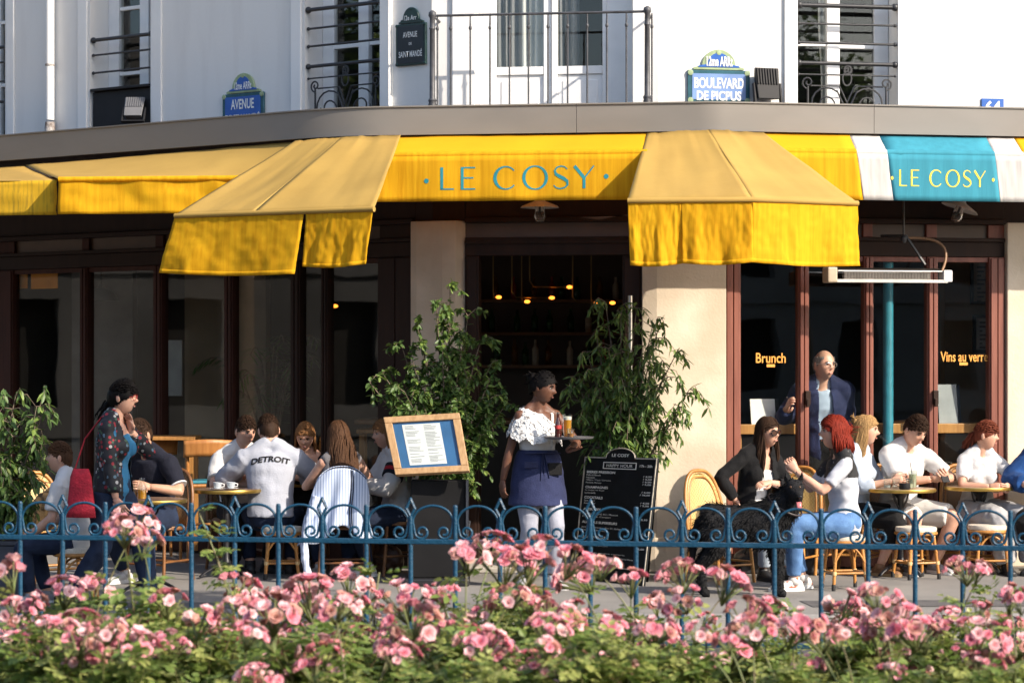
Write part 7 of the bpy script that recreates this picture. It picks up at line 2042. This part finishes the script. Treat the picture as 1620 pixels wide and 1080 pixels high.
def leafy_tree(name, label, base, top_pts, pot, seed, nleaf, L=.07, W_=.032, hang=.5, trunks=3):
    """branches from the pot to given tip points, twigs and leaves along them"""
    rnd = random.Random(seed); t = thing(name, label, 'plant', base)
    tb = MB(); lf = MB(); segs = []
    root_z = pot
    fork = base + V(0, 0, root_z)
    for i, tip in enumerate(top_pts):
        mid = fork.lerp(tip, .45) + V(rnd.gauss(0, .05), rnd.gauss(0, .05), .10); mid.x = fork.x + (mid.x - fork.x) * .6
        f0 = fork + V(rnd.gauss(0, .03), rnd.gauss(0, .03), 0)
        pts = bez(f0, mid, tip, 10); tb.tube(pts, [.012 * (1 - k / 11) + .0025 for k in range(11)], 6)
        for k in range(3, 11):
            segs.append((pts[k - 1], pts[k], k))
            for q in range(2 if k > 4 else 1):
                dv = V(rnd.gauss(0, 1), rnd.gauss(0, .8), rnd.gauss(.1, .5)).normalized() * rnd.uniform(.08, .20)
                s0 = pts[k]; s1 = s0 + dv * .5 + V(0, 0, .02); s2 = s0 + dv + V(0, 0, -.06 * hang * 2)
                tb.tube([s0, s1, s2], [.004, .003, .0015], 4); segs.append((s0, s1, 9)); segs.append((s1, s2, 9)); segs.append((s1, s2, 9))
    for i in range(nleaf):
        a, b, k = segs[rnd.randrange(len(segs))]
        p = a.lerp(b, rnd.random()); dv = (b - a).normalized() * .5 + V(rnd.gauss(0, .7), rnd.gauss(0, .7), rnd.gauss(-hang, .5))
        leaf(lf, p, dv, V(rnd.gauss(0, .4), rnd.gauss(0, .4), 1), L * rnd.uniform(.6, 1.15), W_ * rnd.uniform(.7, 1.1), 1 if rnd.random() < .25 else 0)
    tb.build('trunk', BARK, t, smooth=60)
    tag(lf.build('crown', LF, t), kind='stuff')
    return t
def planter(name, label, base, w, h, mat):
    t = thing(name, label, 'planter', base)
    mb = MB(); mb.hexa([base + V(*q) for q in ((-w * .85, -w * .85, 0), (w * .85, -w * .85, 0), (w * .85, w * .85, 0), (-w * .85, w * .85, 0), (-w, -w, h), (w, -w, h), (w, w, h), (-w, w, h))]); mb.build('tub', mat, t, bevel=.012)
    mb = MB(); mb.box(base.x - w - .015, base.x + w + .015, base.y - w - .015, base.y + w + .015, h + .001, h + .035); mb.build('rim', mat, t, bevel=.008)
    mb = MB(); mb.box(base.x - w + .02, base.x + w - .02, base.y - w + .02, base.y + w - .02, h + .036, h + .045); mb.build('soil', MT['soil'], t)
potm = pm('dark slate planter', (.035, .04, .05), .6, var=.15)
b1 = lin(705, 20.15); planter('planter', 'dark square planter behind the menu lectern', b1, .19, .42, potm)
tips = [at(*q) for q in ((712, 455, 20.1), (690, 480, 20.0), (660, 515, 20.0), (635, 545, 20.1), (605, 590, 20.1), (585, 605, 19.9), (640, 620, 19.8), (650, 650, 19.7), (700, 560, 19.9), (740, 500, 20.2), (760, 540, 20.2), (775, 600, 20.2), (790, 570, 20.3), (800, 640, 20.2), (720, 640, 19.8), (760, 690, 19.9), (690, 690, 19.7), (740, 600, 20.0), (675, 580, 20.0), (710, 520, 20.1), (630, 680, 19.8), (780, 680, 20.1), (730, 555, 20.0), (755, 640, 20.0), (665, 625, 19.9), (700, 610, 20.0), (785, 625, 20.1), (715, 680, 19.8), (650, 560, 20.0), (735, 530, 20.1))]
leafy_tree('ficus_tree', 'bushy ficus with bright outer leaves behind the menu lectern', b1, tips, .42, 21, 10500, .062, .034, .35)
b2 = lin(985, 20.42); planter('planter', 'dark square planter behind the sandwich board', b2, .19, .42, potm)
tips = [at(*q) for q in ((960, 480, 20.1), (985, 500, 20.0), (1010, 490, 20.0), (1035, 520, 19.9), (1050, 505, 19.9), (1075, 560, 19.8), (1095, 620, 19.8), (1085, 650, 19.8), (1060, 600, 19.8), (1040, 580, 19.9), (930, 560, 20.1), (910, 600, 20.1), (920, 640, 20.0), (950, 620, 19.9), (980, 600, 19.8), (1000, 650, 19.8), (990, 560, 20.0), (1030, 640, 19.8), (945, 530, 20.1), (1020, 550, 19.9), (940, 590, 20.0), (965, 555, 20.0), (985, 640, 19.8), (925, 610, 20.1), (1010, 610, 19.9), (960, 640, 19.9))]
leafy_tree('ficus_tree', 'loose drooping ficus with narrow leaves against the stone pier', b2, [q + V(0, .28, .02) for q in tips], .42, 22, 5200, .085, .027, .7)
b3 = lin(12, 18.2); planter('planter', 'blue grey planter at the avenue end of the terrace', b3, .17, .42, pm('blue grey tub', (.06, .065, .085), .6, var=.15))
tips = [at(*q) for q in ((5, 620, 18.2), (25, 625, 18.1), (50, 660, 18.0), (70, 620, 17.9), (60, 700, 18.0), (20, 690, 18.0), (-20, 640, 18.2), (-40, 700, 18.2), (40, 740, 18.0), (10, 760, 18.0), (65, 660, 17.9), (0, 720, 17.9), (45, 800, 18.0), (15, 800, 18.0), (30, 780, 17.9))]
leafy_tree('ficus_tree', 'green ficus with large glossy leaves at the avenue end of the terrace', b3, tips, .42, 23, 1900, .085, .036, .7)
# palm inside
pb = lin(430, 23.6); pb.z = .06
pl = thing('potted_palm', 'dark feathery palm standing inside the avenue windows', 'plant', pb); rnd = random.Random(9); st = MB(); fr_ = MB()
for i in range(16):
    a = rnd.uniform(0, 6.28); r = rnd.uniform(.35, .75); h = rnd.uniform(1.1, 1.85)
    pts = bez(pb + V(0, 0, .4), pb + V(math.cos(a) * r * .35, math.sin(a) * r * .35, h + .55), pb + V(math.cos(a) * r, math.sin(a) * r, h + .15), 14); st.tube(pts, [.009] * 10 + [.006] * 5, 5)
    for k in range(5, 15):
        for s in (-1, 1):
            d = (pts[k] - pts[k - 1]).normalized(); sd = d.cross(V(0, 0, 1)).normalized() * s
            leaf(fr_, pts[k], d * .6 + sd + V(0, 0, -.2), V(0, 0, 1), .28 * (1 - abs(k - 9) / 9), .022, 0, .4)
st.build('stem', BARK, pl, smooth=60); tag(fr_.build('crown', [LF[0]], pl), kind='stuff')
mb = MB(); mb.lathe([(.15, 0), (.19, .4), (.17, .4), (.16, .36), (0, .36)], 18, M=TR(*pb), caps=False); mb.build('pot', potm, pl, smooth=40)

# ---------------------------------------------------------------- blue fence
FN0, FN1 = Vector(xy(0, 13.76)), Vector(xy(1600, 12.92))
FN = Fr(FN0, FN1); SPC = (FN1 - FN0).length / 22.5
teal = pm('chipped petrol blue paint', (.005, .043, .088), .40, c2=(.008, .062, .122), scale=12, bump=.25, bscale=60, spec=.5, lo=.3, hi=.75)
ZR, ZLO = .80, .255
fence = thing('garden_fence', 'low petrol blue iron fence with scrolls and diamond finials along the rose bed', 'fence', FN.p(2.8, 0, 0))
n0, n1 = -10, 34
mb = MB(); mb.fbox(FN, (n0 - .5) * SPC, (n1 + .5) * SPC, -.014, .014, ZR - .016, ZR + .012); mb.build('top_rail', teal, fence, bevel=.004)
mb = MB(); mb.fbox(FN, (n0 - .5) * SPC, (n1 + .5) * SPC, -.014, .014, ZLO - .014, ZLO + .014); mb.build('bottom_rail', teal, fence, bevel=.004)
u_ref = FN.u(32)
L2 = lambda mb, pts, r, n=7: mb.tube([V(x, 0, z) for x, z in pts], r, n, up=(0, 1, 0))
mb = MB(); mb.tube([(0, 0, -.10), (0, 0, ZR + .19)], .0135, 10); mb.lathe([(.0135, ZR + .19), (.011, ZR + .2), (.0, ZR + .202)], 10, caps=False); plain = mb.mesh('bar', teal, 50)
mb = MB(); mb.tube([(0, 0, -.10), (0, 0, ZR + .135)], .0135, 10)
mb.tube([(-.020, 0, ZR + .012), (0, 0, ZR + .02), (.0, 0, ZR + .10)], [.006, .016, .0135], 8)
tall = mb.mesh('bar', teal, 50)
mb = MB()
zz = ZR + .135; dia = [(0, zz), (.024, zz + .045), (0, zz + .098), (-.024, zz + .045)]
for a, b in zip(dia, dia[1:] + dia[:1]): mb.tube([V(a[0], 0, a[1]), V(b[0], 0, b[1])], .0085, 6)
for a in dia: mb.ell((a[0], 0, a[1]), (.009,) * 3, 8, 6)
fin = mb.mesh('finial', teal, 50)
R_ = SPC * .455; zc2 = ZR + .105; pts = []
sx, sz, sr = -.062, ZR + .050, .036
half = []
for i in range(16): 
    t_ = i / 15; a = R(180) + t_ * R(470); r = sr * (1.15 - .75 * t_); half.append((sx + r * math.cos(a), sz + r * math.sin(a)))
arch = [(R_ * math.cos(a), zc2 + R_ * .80 * math.sin(a)) for a in [R(186 - 192 * i / 24) for i in range(25)]]
path = half[::-1] + arch[1:-1] + [(-x, z) for x, z in half]
mb = MB(); L2(mb, path, .0075, 7); scroll = mb.mesh('scroll', teal, 60)
mb = MB(); mb.tube([(0, 0, -.10), (0, 0, ZLO + .12), (0, 0, ZLO + .15)], [.011, .011, .004], 8); spike = mb.mesh('spike', teal, 50)
ang = math.atan2(FN.d.y, FN.d.x)
iF = world_of(fence).inverted()
for i in range(n0, n1):
    u = u_ref + i * SPC; q = FN.p(u, 0, 0); M_ = iF @ TR(*q) @ RZ(ang)
    b = part('bar', tall if i % 2 else plain, fence, M_)
    if i % 2: part('finial', fin, b)
    part('scroll', scroll, fence, iF @ TR(*FN.p(u + SPC / 2, 0, 0)) @ RZ(ang))
    part('spike', spike, fence, iF @ TR(*FN.p(u + SPC / 2, 0, 0)) @ RZ(ang))

# ---------------------------------------------------------------- roses
ROSEL = [pm('rose leaf', (.23, .31, .075), .45, c2=(.13, .20, .045), scale=25, transl=.42), pm('young rose leaf', (.44, .46, .15), .45, c2=(.29, .34, .09), scale=25, transl=.45)]
CANE = pm('green rose cane', (.15, .19, .06), .6, c2=(.12, .09, .04), scale=12)
PINK = [pm('pink petals', (.86, .42, .48), .6, c2=(.78, .27, .35), scale=18, transl=.3, spec=.2), pm('pale pink petals', (.90, .64, .64), .6, c2=(.84, .48, .51), scale=18, transl=.3, spec=.2), pm('faded petals', (.66, .40, .33), .7, c2=(.45, .17, .15), scale=25, transl=.25, spec=.15)]
def bloom(mb, c, ax, r, rnd, mi):
    ax = ax.normalized(); x = ax.orthogonal().normalized(); y = ax.cross(x)
    for ring, (n, op, k) in enumerate(((4, .25, .65), (5, .75, .9), (6, 1.25, 1.0))):
        off = rnd.uniform(0, 6.28)
        for j in range(n):
            a = off + 2 * math.pi * j / n; o = x * math.cos(a) + y * math.sin(a); s = x * -math.sin(a) + y * math.cos(a)
            L = r * k * rnd.uniform(.85, 1.1); w = r * rnd.uniform(.50, .65)
            u1 = ax * math.cos(op * .55) + o * math.sin(op * .55); u2 = ax * math.cos(op) + o * math.sin(op)
            p0, p1 = c + o * r * .08, c + u1 * L * .62; p2 = p1 + (u2 * .8 + o * .25).normalized() * L * .45
            mb.add([p0 - s * w * .25, p0 + s * w * .25, p1 - s * w, p1 + s * w, p2 - s * w * .7, p2 + s * w * .7, p1 + o * r * .10, p2 - ax * r * .06], [(0, 1, 6), (0, 6, 2), (1, 3, 6), (2, 6, 7, 4), (6, 3, 5, 7)], mi)
CLUST = []
for v in range(9):
    rnd = random.Random(100 + v); mb = MB(); n = rnd.randint(8, 17); R0 = .028 + .0026 * n
    for i in range(n):
        d = V(rnd.gauss(0, 1), rnd.gauss(0, 1), abs(rnd.gauss(.3, .7))).normalized(); c = V(d.x * R0, d.y * R0, d.z * R0 * .8)
        bloom(mb, c, d + V(0, 0, .35), rnd.uniform(.014, .027), rnd, rnd.choices((0, 1, 2), (6, 4, 1.5 if v % 3 else 4))[0])
        mb.tube([V(0, 0, -.05), c * .5 + V(0, 0, -.02), c], .0022, 4, 3)
    CLUST.append(mb.mesh('flower_cluster', PINK + [CANE], 180))
def sprig(mb, p, d, rnd, k=1.0):
    """compound leaf of five leaflets"""
    d = d.normalized(); mi = 1 if rnd.random() < .4 else 0; L = rnd.uniform(.09, .13) * k
    up = V(rnd.gauss(0, .4), rnd.gauss(0, .4), 1); s = d.cross(up).normalized()
    for a, b in ((.4, 1), (.4, -1), (.72, 1), (.72, -1), (1, 0)):
        q = p + d * L * a + V(0, 0, -.02 * a)
        leaf(mb, q, (d * .6 + s * b) if b else d, up, rnd.uniform(.040, .062) * k, rnd.uniform(.028, .042) * k, mi, .25)
BUSH = []
for v in range(7):
    rnd = random.Random(200 + v); cn = MB(); lf = MB()
    for i in range(17):
        a = rnd.uniform(0, 6.28); r = rnd.uniform(.05, .32); h = rnd.uniform(.62, 1.0)
        tip = V(math.cos(a) * r, math.sin(a) * r, h); pts = bez(V(rnd.gauss(0, .03), rnd.gauss(0, .03), 0), V(tip.x * .4, tip.y * .4, h * .6), tip, 7); cn.tube(pts, [.007, .006, .005, .0045, .004, .0035, .003, .002], 5)
        for k in range(2, 8):
            for q in range(4):
                sprig(lf, pts[k].lerp(pts[k - 1], rnd.random()), V(rnd.gauss(0, 1), rnd.gauss(0, 1), rnd.gauss(.25, .5)), rnd)
        for q in range(3):
            k = rnd.randint(4, 6); e_ = pts[k] + V(rnd.gauss(0, .10), rnd.gauss(0, .10), rnd.uniform(.02, .14)); cn.tube([pts[k], e_], [.003, .0015], 4)
            for z in range(4): sprig(lf, pts[k].lerp(e_, rnd.random()), V(rnd.gauss(0, 1), rnd.gauss(0, 1), rnd.gauss(.3, .5)), rnd)
    BUSH.append((cn.mesh('canes', CANE, 60), lf.mesh('leaves', ROSEL)))
rnd = random.Random(31); bushes = []
for row, (Y, zt) in enumerate(((12.45, .36), (11.6, .47), (10.8, .56), (10.0, .60), (9.3, .60))):
    w = .212 * Y + 1.3; x = -w + rnd.uniform(0, .2)
    while x < w:
        px = CX + x / Y * FPX
        h = zt * rnd.uniform(.72, 1.15) * (1 + .16 * math.exp(-((px - 860) / 130) ** 2) + .16 * math.exp(-((px - 300) / 150) ** 2) + .10 * math.exp(-((px - 1600) / 90) ** 2) - .10 * math.exp(-((px - 1170) / 130) ** 2) - .08 * math.exp(-((px - 600) / 90) ** 2))
        o = thing('rose_bush', 'pink flowering rose bush in the bed before the blue fence', 'rose bush', V(x, Y + rnd.uniform(-.2, .2), .02), 0, 'rose bushes in the flower bed')
        cn, lf = BUSH[rnd.randrange(7)]; rz = rnd.uniform(0, 6.28); sc_ = h / .92
        Mx = RZ(rz) @ SCL(max(.8, sc_ * 1.25), max(.8, sc_ * 1.25), sc_)
        part('canes', cn, o, Mx); tag(part('leaves', lf, o, Mx), kind='stuff')
        bushes.append(o); x += rnd.uniform(.40, .60)
def cluster_at(px, py, Y, k=1.0):
    p = at(px, py, Y); o = min(bushes, key=lambda q: (q.location.x - p.x) ** 2 + (q.location.y - p.y) ** 2)
    c = part('flower_cluster', CLUST[rnd.randrange(9)], o, TR(*(p - o.location)) @ RZ(rnd.uniform(0, 6.28)) @ RX(rnd.gauss(0, .25)) @ SCL(k, k, k))
    mb = MB(); b = o.location + V(rnd.gauss(0, .05), rnd.gauss(0, .05), .1); e_ = p + V(0, 0, -.03)
    m_ = b.lerp(e_, .6) + V(rnd.gauss(0, .05), rnd.gauss(0, .04), .08); m_.x = b.x + (e_.x - b.x) * .45
    pts = bez(b, m_, e_, 9); mb.tube(pts, [.006, .0055, .005, .005, .0045, .004, .004, .0035, .003, .003], 5); mb.build('stem', CANE, o, smooth=60)
    if py < 985:
        mb = MB()
        for q in range(7): kx = rnd.randint(3, 8); sprig(mb, pts[kx], V(rnd.gauss(0, 1), rnd.gauss(0, 1), .3), rnd, .9)
        tag(mb.build('stem_leaves', ROSEL, o), kind='stuff')
main = ((20, 908, 1.1), (212, 832, 1.0), (228, 862, .9), (196, 845, .8), (150, 936, 1.0), (42, 962, .8), (30, 992, .8), (125, 1003, 1), (88, 1016, 1), (232, 1012, 1), (272, 992, 1), (312, 985, 1), (200, 1042, 1.2), (210, 1065, 1), (375, 932, 1), (378, 970, .8), (432, 978, 1), (486, 953, 1.2), (470, 970, .8), (556, 922, 1.1), (532, 966, .8), (552, 957, .8), (300, 1004, 1), (642, 957, 1.1), (650, 988, 1), (640, 1046, 1), (697, 994, 1.1), (722, 1004, .9), (760, 1030, 1), (700, 942, .8), (738, 884, 1), (778, 872, .9), (800, 905, 1.1), (832, 898, 1.2), (852, 962, 1.1), (888, 985, 1.1), (902, 892, 1), (922, 912, 1.2), (950, 898, .8), (858, 870, .8), (998, 924, .9), (1080, 916, .9), (1146, 928, 1.1), (1182, 978, 1.1), (1192, 1002, .9), (1152, 1036, 1.1), (1204, 972, .8), (1256, 1000, 1), (1272, 988, .9), (1330, 957, 1), (1346, 972, .8), (1412, 988, 1.1), (1440, 1002, 1), (1462, 1012, .9), (1500, 1002, 1), (1530, 904, .9), (1546, 908, .7), (1600, 950, .9), (1582, 992, .9), (1402, 1020, 1), (1552, 1012, .9), (1300, 1012, .9), (1352, 1000, 1), (515, 1042, 1), (425, 1010, .9), (340, 1032, 1), (580, 1010, .8), (1040, 1000, .8), (960, 1000, 1), (1050, 1050, 1), (480, 1010, .8), (20, 1040, 1), (130, 1050, .9))
for i, (px, py, k) in enumerate(main):
    cluster_at(px, py, (9.6, 10.6, 11.3, 10.1)[i % 4] if py > 960 else (10.4, 11.2, 10.8)[i % 3], k * 1.5)
for i in range(45):
    cluster_at(rnd.uniform(0, 1620), rnd.uniform(940, 1010), rnd.uniform(10.0, 11.4), rnd.uniform(.8, 1.3))
for i in range(60):
    cluster_at(rnd.uniform(0, 1620), rnd.uniform(1000, 1080), rnd.uniform(9.2, 10.8), rnd.uniform(.9, 1.35))
for px, py in ((315, 812), (330, 850), (600, 905), (1010, 960), (1240, 960), (1575, 935)):          # flowerless shoots
    p = at(px, py, 11.2); o = min(bushes, key=lambda q: (q.location.x - p.x) ** 2 + (q.location.y - p.y) ** 2); b = o.location + V(0, 0, .1)
    pts = bez(b, b.lerp(p, .5) + V(.04, 0, .1), p, 10); mb = MB(); mb.tube(pts, .004, 5); mb.build('stem', CANE, o, smooth=60); mb = MB()
    for q in range(16): sprig(mb, pts[rnd.randint(4, 10)], V(rnd.gauss(0, 1), rnd.gauss(0, 1), .3), rnd, .85)
    tag(mb.build('stem_leaves', ROSEL, o), kind='stuff')

# ---------------------------------------------------------------- street tree: shades the avenue end of the terrace
tb_ = V(5.3, 11.4, 0); tr_ = thing('street_tree', 'leafy plane tree in the flower bed shading the terrace', 'tree', tb_); rnd = random.Random(77); tk = MB(); cr = MB(); cc = V(5.0, 11.6, 6.3)
tk.tube([tb_, tb_ + V(.05, 0, 1.5), tb_ + V(0, .05, 3.2), cc + V(0, 0, -1.0), cc + V(0, 0, 1.2)], [.17, .14, .12, .09, .03], 12)
for i in range(34):
    d = V(rnd.gauss(0, 1), rnd.gauss(0, 1), rnd.gauss(.1, .7)).normalized(); tip = cc + V(d.x * 1.65, d.y * 1.65, d.z * 1.5) * rnd.uniform(.6, 1.0)
    pts = bez(tb_ + V(0, .05, rnd.uniform(3.2, 5.6)), cc.lerp(tip, .5) + V(0, 0, .3), tip, 8); tk.tube(pts, [.045, .04, .034, .028, .022, .018, .014, .010, .005], 6)
    for k in range(150):
        q = pts[rnd.randint(3, 8)] + V(rnd.gauss(0, .26), rnd.gauss(0, .26), rnd.gauss(0, .24)); leaf(cr, q, V(rnd.gauss(0, 1), rnd.gauss(0, 1), rnd.gauss(-.3, .6)), V(rnd.gauss(0, .5), rnd.gauss(0, .5), 1), rnd.uniform(.12, .19), rnd.uniform(.11, .17), rnd.randint(0, 1))
tk.build('trunk', BARK, tr_, smooth=60); tag(cr.build('crown', LF, tr_), kind='stuff')

for loc_, lb_ in (((-11.5, 20.6, 0), 'leafy plane tree on the avenue pavement mirrored in the avenue windows'), ((12.5, 2.0, 0), 'leafy plane tree in the square mirrored in the boulevard windows')):
    t_ = copy_tree(tr_); t_.location = loc_; t_.rotation_euler = (0, 0, 1.3); t_['label'] = lb_
